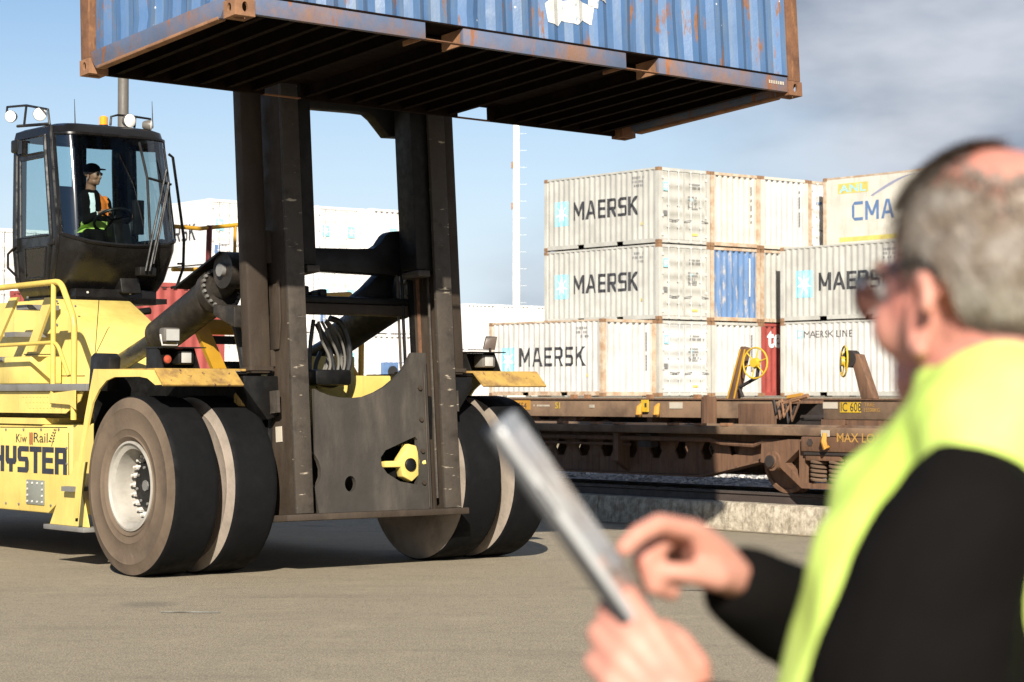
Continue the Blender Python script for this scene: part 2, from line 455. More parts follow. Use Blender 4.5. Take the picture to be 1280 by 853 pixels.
# ------------------------------------------------------------------ mesh builder
class MB:
    """collects shapes in a chosen frame; build() links them as ONE mesh object"""
    def __init__(self, T=ident):
        self.v, self.f, self.T = [], [], T

    def add(self, verts, faces):
        o = len(self.v)
        self.v += [self.T(*p) for p in verts]
        self.f += [tuple(i + o for i in f) for f in faces]
        return self

    def box(self, a0, a1, b0, b1, c0, c1):
        vs = [(a, b, c) for a in (a0, a1) for b in (b0, b1) for c in (c0, c1)]
        return self.add(vs, [(0, 1, 3, 2), (4, 6, 7, 5), (0, 4, 5, 1), (2, 3, 7, 6), (0, 2, 6, 4), (1, 5, 7, 3)])

    def hexa(self, p):
        """eight corners: bottom loop of 4 then top loop of 4"""
        return self.add(p, [(0, 3, 2, 1), (4, 5, 6, 7), (0, 1, 5, 4), (1, 2, 6, 5), (2, 3, 7, 6), (3, 0, 4, 7)])

    def prism(self, pts, fn, d0, d1):
        """polygon (2-D) extruded; fn(u, v, d) gives the 3-D point"""
        n = len(pts)
        vs = [fn(u, v, d0) for u, v in pts] + [fn(u, v, d1) for u, v in pts]
        return self.add(vs, [tuple(range(n - 1, -1, -1)), tuple(range(n, 2 * n))] + [(i, (i + 1) % n, n + (i + 1) % n, n + i) for i in range(n)])

    def holed(self, outer, holes, fn, d0, d1):
        loops = [outer] + holes
        tris = tessellate_polygon([[Vector((u, v, 0)) for u, v in lp] for lp in loops])
        flat = [p for lp in loops for p in lp]
        n = len(flat)
        vs = [fn(u, v, d0) for u, v in flat] + [fn(u, v, d1) for u, v in flat]
        fs = [tuple(t) for t in tris] + [tuple(i + n for i in reversed(t)) for t in tris]
        o = 0
        for lp in loops:
            k = len(lp)
            fs += [(o + i, o + (i + 1) % k, n + o + (i + 1) % k, n + o + i) for i in range(k)]
            o += k
        return self.add(vs, fs)

    def cyl(self, p0, p1, r0, r1=None, n=12):
        return self.tube([p0, p1], [r0, r0 if r1 is None else r1], n)

    def tube(self, path, r, n=8, closed=False, caps=True):
        P = [Vector(p) for p in path]
        m = len(P)
        rs = r if isinstance(r, (list, tuple)) else [r] * m
        vs, fs = [], []
        up = None
        for i in range(m):
            a = P[i - 1] if (i > 0 or closed) else P[0]
            b = P[(i + 1) % m] if (i < m - 1 or closed) else P[-1]
            d = (b - a)
            d = d.normalized() if d.length > 1e-9 else Vector((0, 0, 1))
            if up is None:
                up = Vector((0, 0, 1)) if abs(d.z) < 0.9 else Vector((1, 0, 0))
            x = d.cross(up)
            if x.length < 1e-6:
                up = Vector((1, 0.3, 0.2))
                x = d.cross(up)
            x.normalize()
            y = x.cross(d).normalized()
            up = y
            ri = rs[i]
            rx, ry = ri if isinstance(ri, (tuple, list)) else (ri, ri)
            for k in range(n):
                t = 2 * math.pi * k / n
                vs.append(tuple(P[i] + x * (rx * math.cos(t)) + y * (ry * math.sin(t))))
        seg = m if closed else m - 1
        for i in range(seg):
            j = (i + 1) % m
            for k in range(n):
                k2 = (k + 1) % n
                fs.append((i * n + k, i * n + k2, j * n + k2, j * n + k))
        if caps and not closed:
            fs.append(tuple(range(n - 1, -1, -1)))
            fs.append(tuple((m - 1) * n + k for k in range(n)))
        return self.add(vs, fs)

    def lathe(self, prof, c, axis, n=32, cap=False):
        """profile of (radius, along) about an axis through c"""
        c, ax = Vector(c), Vector(axis).normalized()
        h = Vector((0, 0, 1)) if abs(ax.z) < 0.9 else Vector((1, 0, 0))
        x = ax.cross(h).normalized()
        y = ax.cross(x)
        vs, fs = [], []
        for r, d in prof:
            for k in range(n):
                t = 2 * math.pi * k / n
                vs.append(tuple(c + ax * d + x * (r * math.cos(t)) + y * (r * math.sin(t))))
        for i in range(len(prof) - 1):
            for k in range(n):
                k2 = (k + 1) % n
                fs.append((i * n + k, i * n + k2, (i + 1) * n + k2, (i + 1) * n + k))
        if cap:
            fs.append(tuple(range(n)))
            fs.append(tuple((len(prof) - 1) * n + k for k in range(n)))
        return self.add(vs, fs)

    def ball(self, c, r, nu=12, nv=8):
        rx, ry, rz = r if isinstance(r, (tuple, list)) else (r, r, r)
        vs = [(c[0], c[1], c[2] - rz)]
        for j in range(1, nv):
            p = -math.pi / 2 + math.pi * j / nv
            for i in range(nu):
                t = 2 * math.pi * i / nu
                vs.append((c[0] + rx * math.cos(p) * math.cos(t), c[1] + ry * math.cos(p) * math.sin(t), c[2] + rz * math.sin(p)))
        vs.append((c[0], c[1], c[2] + rz))
        fs = [(0, 1 + (i + 1) % nu, 1 + i) for i in range(nu)]
        for j in range(nv - 2):
            for i in range(nu):
                a, b2 = 1 + j * nu + i, 1 + j * nu + (i + 1) % nu
                fs.append((a, b2, b2 + nu, a + nu))
        L = len(vs) - 1
        fs += [(1 + (nv - 2) * nu + i, 1 + (nv - 2) * nu + (i + 1) % nu, L) for i in range(nu)]
        return self.add(vs, fs)

    def mesh(self, name, mat, smooth=40, bevel=0.0, segs=2):
        me = bpy.data.meshes.new(name)
        me.from_pydata(self.v, [], self.f)
        bm = bmesh.new()
        bm.from_mesh(me)
        bmesh.ops.recalc_face_normals(bm, faces=bm.faces)
        if bevel:
            es = [e for e in bm.edges if len(e.link_faces) == 2 and e.calc_face_angle(0) > 0.6]
            bmesh.ops.bevel(bm, geom=es, offset=bevel, segments=segs, profile=0.5, affect='EDGES', clamp_overlap=True)
        bm.to_mesh(me)
        bm.free()
        if smooth:
            me.polygons.foreach_set('use_smooth', [True] * len(me.polygons))
            me.set_sharp_from_angle(angle=math.radians(smooth))
        me.materials.append(MATS[mat] if isinstance(mat, str) else mat)
        return me

    def build(self, name, mat, parent=None, smooth=40, bevel=0.0, segs=2):
        return link(name, self.mesh(name, mat, smooth, bevel, segs), parent)

def link(name, me, parent=None):
    o = bpy.data.objects.new(name, me)
    COL.objects.link(o)
    if parent is not None:
        o.parent = parent
    return o

def tag(o, label=None, cat=None, group=None, kind=None):
    for k, v in (('label', label), ('category', cat), ('group', group), ('kind', kind)):
        if v:
            o[k] = v
    return o

def empty(name, loc=(0, 0, 0), rz=0.0, mat=None):
    o = bpy.data.objects.new(name, None)
    COL.objects.link(o)
    o.empty_display_size = 0.3
    if mat is not None:
        o.matrix_world = mat
    else:
        o.location = loc
        o.rotation_euler = (0, 0, rz)
    return o

# ------------------------------------------------------------------ lettering
DEPS = bpy.context.evaluated_depsgraph_get
_txt_cache = {}

def text_shape(body, bold=0.0):
    key = (body, bold)
    if key not in _txt_cache:
        cu = bpy.data.curves.new('lettering_source', 'FONT')
        cu.body = body
        cu.size = 1.0
        cu.offset = bold
        cu.resolution_u = 3
        ob = bpy.data.objects.new('lettering_source', cu)
        COL.objects.link(ob)
        bpy.context.view_layer.update()
        ev = ob.evaluated_get(DEPS())
        me = ev.to_mesh()
        vs = [tuple(v.co) for v in me.vertices]
        fs = [tuple(p.vertices) for p in me.polygons]
        ev.to_mesh_clear()
        bpy.data.objects.remove(ob)
        bpy.data.curves.remove(cu)
        _txt_cache[key] = (vs, fs)
    return _txt_cache[key]

def letters(body, width, height, fn, bold=0.02, breaks=None, shape=None):
    """lettering filling width x height; fn(u, v) gives the 3-D point; breaks = (period, offsets, shift) cuts it along corrugations"""
    vs, fs = shape if shape else text_shape(body, bold)
    x0, x1 = min(v[0] for v in vs), max(v[0] for v in vs)
    y0, y1 = min(v[1] for v in vs), max(v[1] for v in vs)
    pts = [((v[0] - x0) / (x1 - x0) * width, (v[1] - y0) / (y1 - y0) * height, 0) for v in vs]
    me = bpy.data.meshes.new('lettering')
    if breaks:
        bm = bmesh.new()
        bv = [bm.verts.new(p) for p in pts]
        for f in fs:
            try:
                bm.faces.new([bv[i] for i in f])
            except ValueError:
                pass
        per, offs, sh = breaks
        k0 = int(math.floor((sh) / per)) - 1
        k = k0
        while k * per - sh < width:
            for o in offs:
                x = k * per + o - sh
                if 0 < x < width:
                    bmesh.ops.bisect_plane(bm, geom=bm.verts[:] + bm.edges[:] + bm.faces[:], plane_co=(x, 0, 0), plane_no=(1, 0, 0), dist=1e-5)
            k += 1
        for v in bm.verts:
            v.co = fn(v.co.x, v.co.y)
        bm.to_mesh(me)
        bm.free()
    else:
        me.from_pydata([fn(p[0], p[1]) for p in pts], [], fs)
    return me

def put_letters(name, parent, mat, *a, **k):
    me = letters(*a, **k)
    me.materials.append(MATS[mat])
    return link(name, me, parent)

def rects_shape(rects):
    vs, fs = [], []
    for r in rects:
        o = len(vs)
        vs += [(p[0], p[1], 0) for p in r]
        fs.append(tuple(range(o, o + len(r))))
    return vs, fs

BLOCK = {
    'M': (1.05, [[(0, 0), (.2, 0), (.2, 1), (0, 1)], [(.85, 0), (1.05, 0), (1.05, 1), (.85, 1)], [(.2, 1), (.2, .62), (.42, .22), (.525, .22), (.525, .42)], [(.85, 1), (.525, .42), (.525, .22), (.63, .22), (.85, .62)]]),
    'A': (1.0, [[(0, 0), (.21, 0), (.55, 1), (.36, 1)], [(.79, 0), (1.0, 0), (.64, 1), (.55, 1), (.5, .853)], [(.292, .24), (.708, .24), (.654, .40), (.346, .40)]]),
    'E': (.76, [[(0, 0), (.2, 0), (.2, 1), (0, 1)], [(.2, .83), (.76, .83), (.76, 1), (.2, 1)], [(.2, .42), (.70, .42), (.70, .58), (.2, .58)], [(.2, 0), (.76, 0), (.76, .17), (.2, .17)]]),
    'R': (.84, [[(0, 0), (.2, 0), (.2, 1), (0, 1)], [(.2, .84), (.62, .84), (.82, .86), (.70, 1), (.2, 1)], [(.62, .84), (.62, .55), (.82, .52), (.82, .86)], [(.2, .39), (.70, .39), (.82, .52), (.62, .55), (.2, .55)], [(.38, .39), (.62, 0), (.86, 0), (.61, .39)]]),
    'S': (.80, [[(.12, .84), (.78, .84), (.78, 1), (.14, 1), (.02, .88)], [(.02, .54), (.22, .60), (.22, .84), (.12, .84), (.02, .88)], [(.02, .54), (.10, .43), (.60, .43), (.78, .46), (.70, .58), (.22, .60)], [(.60, .16), (.78, .12), (.78, .46), (.60, .43)], [(.0, 0), (.66, 0), (.78, .12), (.60, .16), (0, .16)]]),
    'C': (.86, [[(.16, .83), (.86, .83), (.86, 1), (.20, 1), (.0, .80)], [(0, .20), (.2, .26), (.2, .74), (.16, .83), (0, .80)], [(0, .20), (.20, 0), (.86, 0), (.86, .17), (.16, .17), (.2, .26)]]),
    'G': (.90, [[(.16, .83), (.88, .83), (.88, 1), (.20, 1), (.0, .80)], [(0, .20), (.2, .26), (.2, .74), (.16, .83), (0, .80)], [(0, .20), (.20, 0), (.88, 0), (.88, .17), (.16, .17), (.2, .26)], [(.68, .17), (.88, .17), (.88, .52), (.68, .52)], [(.48, .38), (.68, .38), (.68, .52), (.48, .52)]]),
    ' ': (.4, []),
    'K': (.92, [[(0, 0), (.2, 0), (.2, 1), (0, 1)], [(.2, .36), (.2, .60), (.62, 1), (.90, 1), (.32, .47)], [(.32, .47), (.66, 0), (.93, 0), (.46, .60)]]),
}

def block_word(word, gap=0.17):
    rects, o = [], 0.0
    for ch in word:
        w, qs = BLOCK[ch]
        rects += [[(o + x, y) for x, y in q] for q in qs]
        o += w + gap
    return rects_shape(rects)

# ------------------------------------------------------------------ shipping containers
PER = 0.278
OFFS = (0.0, 0.07, 0.138, 0.21)

def prof(u):
    u = u % PER
    if u < 0.07:
        return 0.0
    if u < 0.138:
        return 0.036 * (u - 0.07) / 0.068
    if u < 0.21:
        return 0.036
    return 0.036 * (1 - (u - 0.21) / 0.068)

def corrugated(length, z0, z1, fn):
    """sheet running along u with the trapezoid profile; fn(u, depth, z)"""
    us = [0.0]
    k = 0
    while True:
        done = False
        for o in OFFS:
            u = k * PER + o
            if 0 < u < length:
                us.append(u)
            if u >= length:
                done = True
        if done:
            break
        k += 1
    us.append(length)
    vs, fs = [], []
    for u in us:
        d = prof(u)
        vs += [fn(u, d, z0), fn(u, d, z1)]
    for i in range(len(us) - 1):
        fs.append((2 * i, 2 * i + 2, 2 * i + 3, 2 * i + 1))
    return vs, fs

CW, CL, CH = 2.438, 6.058, 2.591
_mcache = {}

def cached(key, fn):
    if key not in _mcache:
        _mcache[key] = fn()
    return _mcache[key]

def star_logo(parent, x_fn, size_u, size_v, breaks=None):
    """light blue square with a white seven-pointed star"""
    sq = rects_shape([[(0, 0), (1, 0), (1, 1), (0, 1)]])
    put_letters('logo_square', parent, 'star_blue', '', size_u, size_v, lambda u, v: x_fn(u, v, 0.006), shape=sq, breaks=breaks)
    pts = []
    for k in range(14):
        r = 0.46 if k % 2 == 0 else 0.15
        a = math.pi / 2 + k * math.pi / 7
        pts.append((0.5 + r * math.cos(a), 0.5 + r * math.sin(a)))
    vs = [(0.5, 0.5, 0)] + [(p[0], p[1], 0) for p in pts]
    fs = [(0, 1 + k, 1 + (k + 1) % 14) for k in range(14)]
    w = (max(p[0] for p in pts) - min(p[0] for p in pts)) * size_u
    h = (max(p[1] for p in pts) - min(p[1] for p in pts)) * size_v
    ou = min(p[0] for p in pts) * size_u
    ov = min(p[1] for p in pts) * size_v
    br = (breaks[0], breaks[1], breaks[2] + ou) if breaks else None
    put_letters('logo_star', parent, 'ink_white', '', w, h, lambda u, v: x_fn(u + ou, v + ov, 0.010), shape=(vs, fs), breaks=br)

def container(label, M, group, paintm='white_old', post='white_old', end='doors', endm=None, mats=None, side_text=None, logo=False,
              end_text=None, cat='container', smooth_side=False, name='shipping_container', castm='casting_rust', extra=None, casth=True, back=True):
    """local axes: x across 0..CW (left side panel at x = 0), y along 0..CL (front end at y = 0), z up"""
    e = empty(name, mat=M)
    tag(e, label, cat, group)
    endm = endm or paintm
    P = 0.16
    def part(nm, key, mat, fn):
        return link(nm, cached((nm, key, mat), lambda: fn().mesh(nm, mat)), e)
    for ix, x in enumerate((0, CW - P)):
        for iy, y in enumerate((0, CL - P)):
            part('corner_post', (ix, iy), post, lambda: MB().box(x, x + P, y, y + P, 0.118, CH - 0.118))
            for iz, z in enumerate((0, CH - 0.118)):
                xx0, xx1 = (-0.004, 0.158) if ix == 0 else (CW - 0.158, CW + 0.004)
                yy0, yy1 = (-0.004, 0.174) if iy == 0 else (CL - 0.174, CL + 0.004)
                zz0, zz1 = (-0.010, 0.117) if iz == 0 else (CH - 0.117, CH + 0.006)
                part('corner_casting', (ix, iy, iz), castm, lambda: MB().box(xx0, xx1, yy0, yy1, zz0, zz1))
    for ix in (0, 1):
        x0, x1 = (0.012, 0.062) if ix == 0 else (CW - 0.062, CW - 0.012)
        part('top_rail', ix, post, lambda: MB().box(x0, x1, 0.175, CL - 0.175, CH - 0.07, CH - 0.006))
        def br():
            b = MB()
            last = 0.175
            for yc in (CL / 2 - 1.03, CL / 2 + 1.03):
                b.box(x0, x1, last, yc - 0.18, 0.022, 0.165)
                b.box(x0, x1, yc - 0.18, yc + 0.18, 0.140, 0.165)
                last = yc + 0.18
            b.box(x0, x1, last, CL - 0.175, 0.022, 0.165)
            return b
        part('bottom_rail', ix, post, br)
        if smooth_side:
            xs = 0.02 if ix == 0 else CW - 0.06
            part('side_panel', (ix, 'flat'), paintm, lambda: MB().box(xs, xs + 0.04, P, CL - P, 0.165, CH - 0.07))
        else:
            def sp():
                fn = (lambda u, d, z: (0.016 + d, P + u, z)) if ix == 0 else (lambda u, d, z: (CW - 0.016 - d, P + u, z))
                return MB().add(*corrugated(CL - 2 * P, 0.165, CH - 0.07, fn))
            part('side_panel', ix, paintm, sp)
    part('roof_panel', 0, paintm, lambda: MB().box(0.062, CW - 0.062, 0.1, CL - 0.1, CH - 0.03, CH - 0.012))
    part('floor_panel', 0, 'under_floor', lambda: MB().box(0.062, CW - 0.062, 0.1, CL - 0.1, 0.15, 0.18))
    # far end: plain corrugated wall
    part('end_panel', 'far', endm, lambda: MB().add(*corrugated(CW - 2 * P, 0.15, CH - 0.10, lambda u, d, z: (P + u, CL - 0.03 - d, z))))
    for iy in ((0, 1) if end != 'doors' else (1,)):
        y0, y1 = (0.01, 0.09) if iy == 0 else (CL - 0.09, CL - 0.01)
        part('end_sill', iy, post, lambda: MB().box(P, CW - P, y0, y1, 0.02, 0.15))
        part('end_header', iy, post, lambda: MB().box(P, CW - P, y0, y1, CH - 0.10, CH - 0.005))
    if end == 'blind':
        part('end_panel', 'near', endm, lambda: MB().add(*corrugated(CW - 2 * P, 0.15, CH - 0.10, lambda u, d, z: (P + u, 0.025 + d, z))))
        part('rib_shade', 'near', 'dark_gap', lambda: rib_shade_bars())['kind'] = 'stuff'
    elif end == 'doors':
        part('end_sill', 'door', post, lambda: MB().box(P, CW - P, 0.01, 0.09, 0.02, 0.13))
        part('end_header', 'door', post, lambda: MB().box(P, CW - P, 0.01, 0.09, CH - 0.11, CH - 0.005))
        for ix in (0, 1):
            xa, xb = (P + 0.012, CW / 2 - 0.012) if ix == 0 else (CW / 2 + 0.012, CW - P - 0.012)
            def leaf():
                b = MB()
                z0, z1 = 0.14, CH - 0.12
                zs = [(z0, 0.0)]
                n = 5
                h = (z1 - z0) / n
                for k in range(n):
                    za = z0 + k * h
                    zs += [(za + 0.13, 0.0), (za + 0.17, 0.032), (za + h - 0.09, 0.032), (za + h - 0.05, 0.0)]
                zs.append((z1, 0.0))
                vs, fs = [], []
                for z, d in zs:
                    vs += [(xa, 0.035 + d, z), (xb, 0.035 + d, z)]
                for k in range(len(zs) - 1):
                    fs.append((2 * k, 2 * k + 1, 2 * k + 3, 2 * k + 2))
                b.add(vs, fs)
                b.box(xa, xa + 0.05, 0.026, 0.06, z0, z1)
                b.box(xb - 0.05, xb, 0.026, 0.06, z0, z1)
                return b
            d = part('door', ix, endm, leaf)
            for q, fx in enumerate((0.28, 0.74)):
                xr = xa + (xb - xa) * fx
                def rod():
                    b = MB().cyl((xr, -0.004, 0.07), (xr, -0.004, CH - 0.06), 0.019, n=6)
                    for zz in (0.075, CH - 0.085):
                        b.box(xr - 0.05, xr + 0.05, -0.012, 0.012, zz - 0.035, zz + 0.03)
                    for zz in (0.55, 1.3, 2.0):
                        b.box(xr - 0.045, xr + 0.045, -0.006, 0.03, zz, zz + 0.05)
                    return b
                part('lock_rod', (ix, q), 'grey_white', rod)
                def handle():
                    b = MB()
                    x2 = xr + (0.34 if ix == 0 else -0.34) * (1 if q == 0 else -1)
                    b.hexa([(xr, -0.03, 0.80), (x2, -0.03, 0.76), (x2, -0.02, 0.76), (xr, -0.02, 0.80), (xr, -0.03, 0.84), (x2, -0.03, 0.79), (x2, -0.02, 0.79), (xr, -0.02, 0.84)])
                    return b
                part('door_handle', (ix, q), 'ink_grey', handle)
            for q, zz in enumerate((0.3, 0.95, 1.6, 2.25)):
                xh = P - 0.02 if ix == 0 else CW - P - 0.07
                part('hinge', (ix, q), 'grey_white', lambda: MB().box(xh, xh + 0.09, -0.006, 0.03, zz - 0.045, zz + 0.045))
        for gi, (xa, xb) in enumerate(((P + 0.001, P + 0.011), (CW - P - 0.011, CW - P - 0.001))):
            part('door_gasket', ('v', gi), 'dark_gap', lambda: MB().box(xa, xb, 0.030, 0.05, 0.14, CH - 0.12))
        part('door_gasket', 'top', 'dark_gap', lambda: MB().box(P + 0.012, CW - P - 0.012, 0.030, 0.05, CH - 0.119, CH - 0.111))
        part('door_gasket', 'low', 'dark_gap', lambda: MB().box(P + 0.012, CW - P - 0.012, 0.030, 0.05, 0.131, 0.139))
        part('door_gasket', 0, 'dark_gap', lambda: MB().box(CW / 2 - 0.011, CW / 2 + 0.011, 0.045, 0.06, 0.14, CH - 0.12))
    if side_text:
        for (txt, u0, v0, w, h, bold, mt) in side_text:
            # u runs from the far end towards the near one so that it reads left to right
            def fn(u, v, u0=u0, v0=v0):
                y = CL - P - (u0 + u)
                d = 0.0 if smooth_side else prof(y - P)
                return ((0.020 if smooth_side else 0.016) + d - 0.004, y, v0 + v)
            put_letters('lettering', e, mt, txt, w, h, fn, bold=bold, shape=block_word(txt) if txt in ('MAERSK', 'CMA CGM') else None, breaks=None if smooth_side else (PER, tuple(((CL - 2 * P) - o) % PER for o in OFFS), u0))
    if logo:
        u0, v0, su, sv = logo
        def xf(u, v, off):
            y = CL - P - (u0 + u)
            d = 0.0 if smooth_side else prof(y - P)
            return (0.016 + d - off, y, v0 + v)
        star_logo(e, xf, su, sv, None if smooth_side else (PER, tuple(((CL - 2 * P) - o) % PER for o in OFFS), u0))
    if end_text:
        for (txt, x0, v0, w, h, bold, mt) in end_text:
            put_letters('lettering', e, mt, txt, w, h, lambda u, v, x0=x0, v0=v0: (x0 + u, 0.012, v0 + v), bold=bold)
    if extra:
        extra(e)
    return e

def rib_shade_bars():  # dark bars standing in for shade in the corrugation ends below the header
    b = MB()
    for k in range(8):
        x = 0.16 + PER * k + 0.09
        if x + 0.10 < CW - 0.16:
            b.box(x, x + 0.10, 0.004, 0.012, CH - 0.135, CH - 0.105)
    return b
paint('swoosh_grey', (0.30, 0.31, 0.42), 0.5)
# ------------------------------------------------------------------ ground, kerb, railway
def W3(s, t, z):
    p = O + AX * s + FW * t
    return (p.x, p.y, z)

PADZ = 1.58
g = MB(W3)
ss = [(-3000, 0.0), (-60, 0.0), (3.0, 0.0), (8.1, -0.10), (17.6, -0.10), (17.62, PADZ), (60, PADZ), (3000, PADZ)]
tt = [-3000, -120, -40, -10, 10, 60, 3000]
vs = [(s, t, z) for s, z in ss for t in tt]
nt = len(tt)
fs = [(i * nt + j, (i + 1) * nt + j, (i + 1) * nt + j + 1, i * nt + j + 1) for i in range(len(ss) - 1) for j in range(nt - 1)]
g.add(vs, fs)
ground = g.build('ground', 'asphalt', smooth=0)
tag(ground, 'brown grey worn asphalt of the container yard', 'ground', kind='structure')

# kerb of cast concrete blocks
kerb = empty('kerb')
tag(kerb, 'stained concrete kerb wall along the railway track', 'kerb', kind='structure')
kt0 = on_s(985, 640, 8.0)[1]
for k in range(-6, 4):
    ta, tb = kt0 + k * 3.6, kt0 + k * 3.6 + 3.585
    b = MB(W3)
    n = 18
    rows = []
    for i in range(n + 1):
        t = ta + (tb - ta) * i / n
        e = 0.5 if i in (0, n) else 1.0
        j = lambda a: (rng.random() - 0.5) * a
        rows.append([(8.0 + j(0.012), t, -0.16), (8.0 + j(0.016), t, 0.0), (8.0 + j(0.016), t, 0.13), (8.0 + 0.012 + j(0.02), t, 0.222 + j(0.014)), (8.03 + j(0.02), t, 0.250 + j(0.012)),
                     (8.34, t, 0.245 + j(0.01)), (8.34, t, -0.16)])
    m = len(rows[0])
    vs = [p for r in rows for p in r]
    fs = [(i * m + q, i * m + q + 1, (i + 1) * m + q + 1, (i + 1) * m + q) for i in range(n) for q in range(m - 1)]
    fs += [tuple(range(m)), tuple(n * m + q for q in range(m))]
    b.add(vs, fs).build('kerb_block', 'kerb_concrete', kerb, smooth=35)

# ballast bed with loose stones
bed = MB(W3)
gs, gt = 44, 90
s0, s1, t0, t1 = 8.345, 17.6, -46.0, 10.0
vs = []
for i in range(gs + 1):
    for j in range(gt + 1):
        s = s0 + (s1 - s0) * i / gs
        h = 0.17 if s < 9.0 else 0.20
        if 10.0 < s < 12.2:
            h = 0.20 + 0.28 * max(0.0, 1 - abs(s - 11.35) / 1.15) ** 0.7
        if s > 15.0:
            h = 0.20 + (s - 15.0) * 0.05
        vs.append((s, t0 + (t1 - t0) * j / gt, h + (rng.random() - 0.5) * 0.03))
fs = [(i * (gt + 1) + j, (i + 1) * (gt + 1) + j, (i + 1) * (gt + 1) + j + 1, i * (gt + 1) + j + 1) for i in range(gs) for j in range(gt)]
bed.add(vs, fs)
tag(bed.build('ballast_bed', 'ballast'), 'pale grey crushed stone ballast under the tracks', 'ballast', kind='structure')
st = MB(W3)
for k in range(9000):
    s = 9.4 + 8.0 * rng.random() if k < 3500 else 10.5 + 1.6 * rng.random()
    t = -30.0 + 34.0 * rng.random()
    z = 0.205 + (0 if s < 15 else (s - 15) * 0.05)
    if 10.0 < s < 12.2:
        z = 0.20 + 0.28 * max(0.0, 1 - abs(s - 11.35) / 1.15) ** 0.7
    r = 0.022 + 0.03 * rng.random()
    q = [((rng.random() - 0.5) * r * 0.9, (rng.random() - 0.5) * r * 0.9) for _ in range(6)]
    st.add([(s + r + q[0][0], t + q[0][1], z), (s + q[1][0], t + r, z + q[1][1]), (s - r, t + q[2][0], z), (s, t - r + q[3][0], z), (s + q[4][0], t + q[4][1], z + r * 0.8), (s, t, z - r * 0.7)],
           [(0, 1, 4), (1, 2, 4), (2, 3, 4), (3, 0, 4), (1, 0, 5), (2, 1, 5), (3, 2, 5), (0, 3, 5)])
tag(st.build('ballast_stones', 'stone', smooth=0), 'loose ballast stones between the tracks', 'stones', kind='stuff')
fine = MB(W3)
vs, fs = [], []
for j in range(61):
    t = -30 + 36.0 * j / 60
    for s, h in ((8.342, 0.235), (8.42, 0.225), (8.62, 0.205), (8.9, 0.18)):
        vs.append((s, t, h + (rng.random() - 0.5) * 0.018))
for j in range(60):
    for q in range(3):
        fs.append((j * 4 + q, j * 4 + q + 1, j * 4 + q + 5, j * 4 + q + 4))
fine.add(vs, fs)
tag(fine.build('track_soil', 'dirt_fines'), 'brown soil packed between kerb and near rail', 'soil', kind='structure')

RZ = 0.37
def track(center, label):
    e = empty('railway_track', loc=W3(center, 0, RZ - 0.17), rz=YAW)
    tag(e, label, 'railway track', 'railway tracks', kind='structure')
    pr = [(-0.065, 0.0), (0.065, 0.0), (0.065, 0.012), (0.012, 0.035), (0.012, 0.125), (0.035, 0.138), (0.035, 0.168), (-0.035, 0.168), (-0.035, 0.138), (-0.012, 0.125), (-0.012, 0.035), (-0.065, 0.012)]
    for sx in (-0.568, 0.568):
        r = MB()
        r.prism(pr, lambda u, v, d: (sx + u, d, v), -16.0, 60.0)
        r.build('rail', 'rail_steel', e)
        MB().prism([(-0.030, 0.1685), (0.030, 0.1685), (0.024, 0.172), (-0.024, 0.172)], lambda u, v, d: (sx + u, d, v), -16.0, 60.0).build('rail_head', 'rail_head', e)
    sl = MB().box(-1.05, 1.05, -0.11, 0.11, -0.13, -0.002).mesh('sleeper', 'sleeper', bevel=0.012)
    for k in range(-20, 72):
        o = link('sleeper', sl, e)
        o.location = (0, k * 0.66, 0)
    return e
NS, BS = 9.10, 13.20
track(NS, 'rusty railway track running beside the concrete kerb')
track(BS, 'second railway track carrying the coupled wagons')

# painted marks on the yard
def mark(name, pts, label, mat):
    b = MB()
    b.add(pts, [tuple(range(len(pts)))])
    tag(b.build(name, mat, smooth=0), label, 'marking', kind='structure')
def gz(s):
    return 0.0 if s < 3 else -0.10 * (s - 3.0) / 5.1
def strip(t0, t1, s0, s1, label, mat, name='painted_line'):
    mark(name, [W3(s, t, gz(s) + 0.005) for s, t in ((s0, t0), (s1, t0), (s1, t1), (s0, t1))], label, mat)
paint('line_yellow', (0.45, 0.28, 0.05), 0.8, (0.2, 0.17, 0.12), 0.95, 0.38, 0.55, 4)
paint('line_white', (0.50, 0.47, 0.40), 0.8, (0.24, 0.20, 0.15), 0.95, 0.40, 0.58, 5)
ly = on_s(960, 674, 7.72)
strip(-16, 8, 7.66, 7.74, 'faded yellow line painted along the foot of the kerb', 'line_yellow')
for (px, py, dl, lb) in ((830, 738, 0.5, 'short worn white dash painted on the asphalt nearest the hands'), (238, 766, 0.22, 'tiny worn white dash on the asphalt before the big tyre')):
    r = ray(px, py)
    k = -CZ / r.z
    p = CAMP + r * k
    mark('painted_dash', [(p.x - dl, p.y - 0.03, 0.005), (p.x + dl, p.y - 0.05, 0.005), (p.x + dl, p.y + 0.03, 0.005), (p.x - dl, p.y + 0.05, 0.005)], lb, 'line_white')

# ------------------------------------------------------------------ railway wagons
def wframe(center):
    return lambda s, t, z: (s - center, -t, z - RZ)

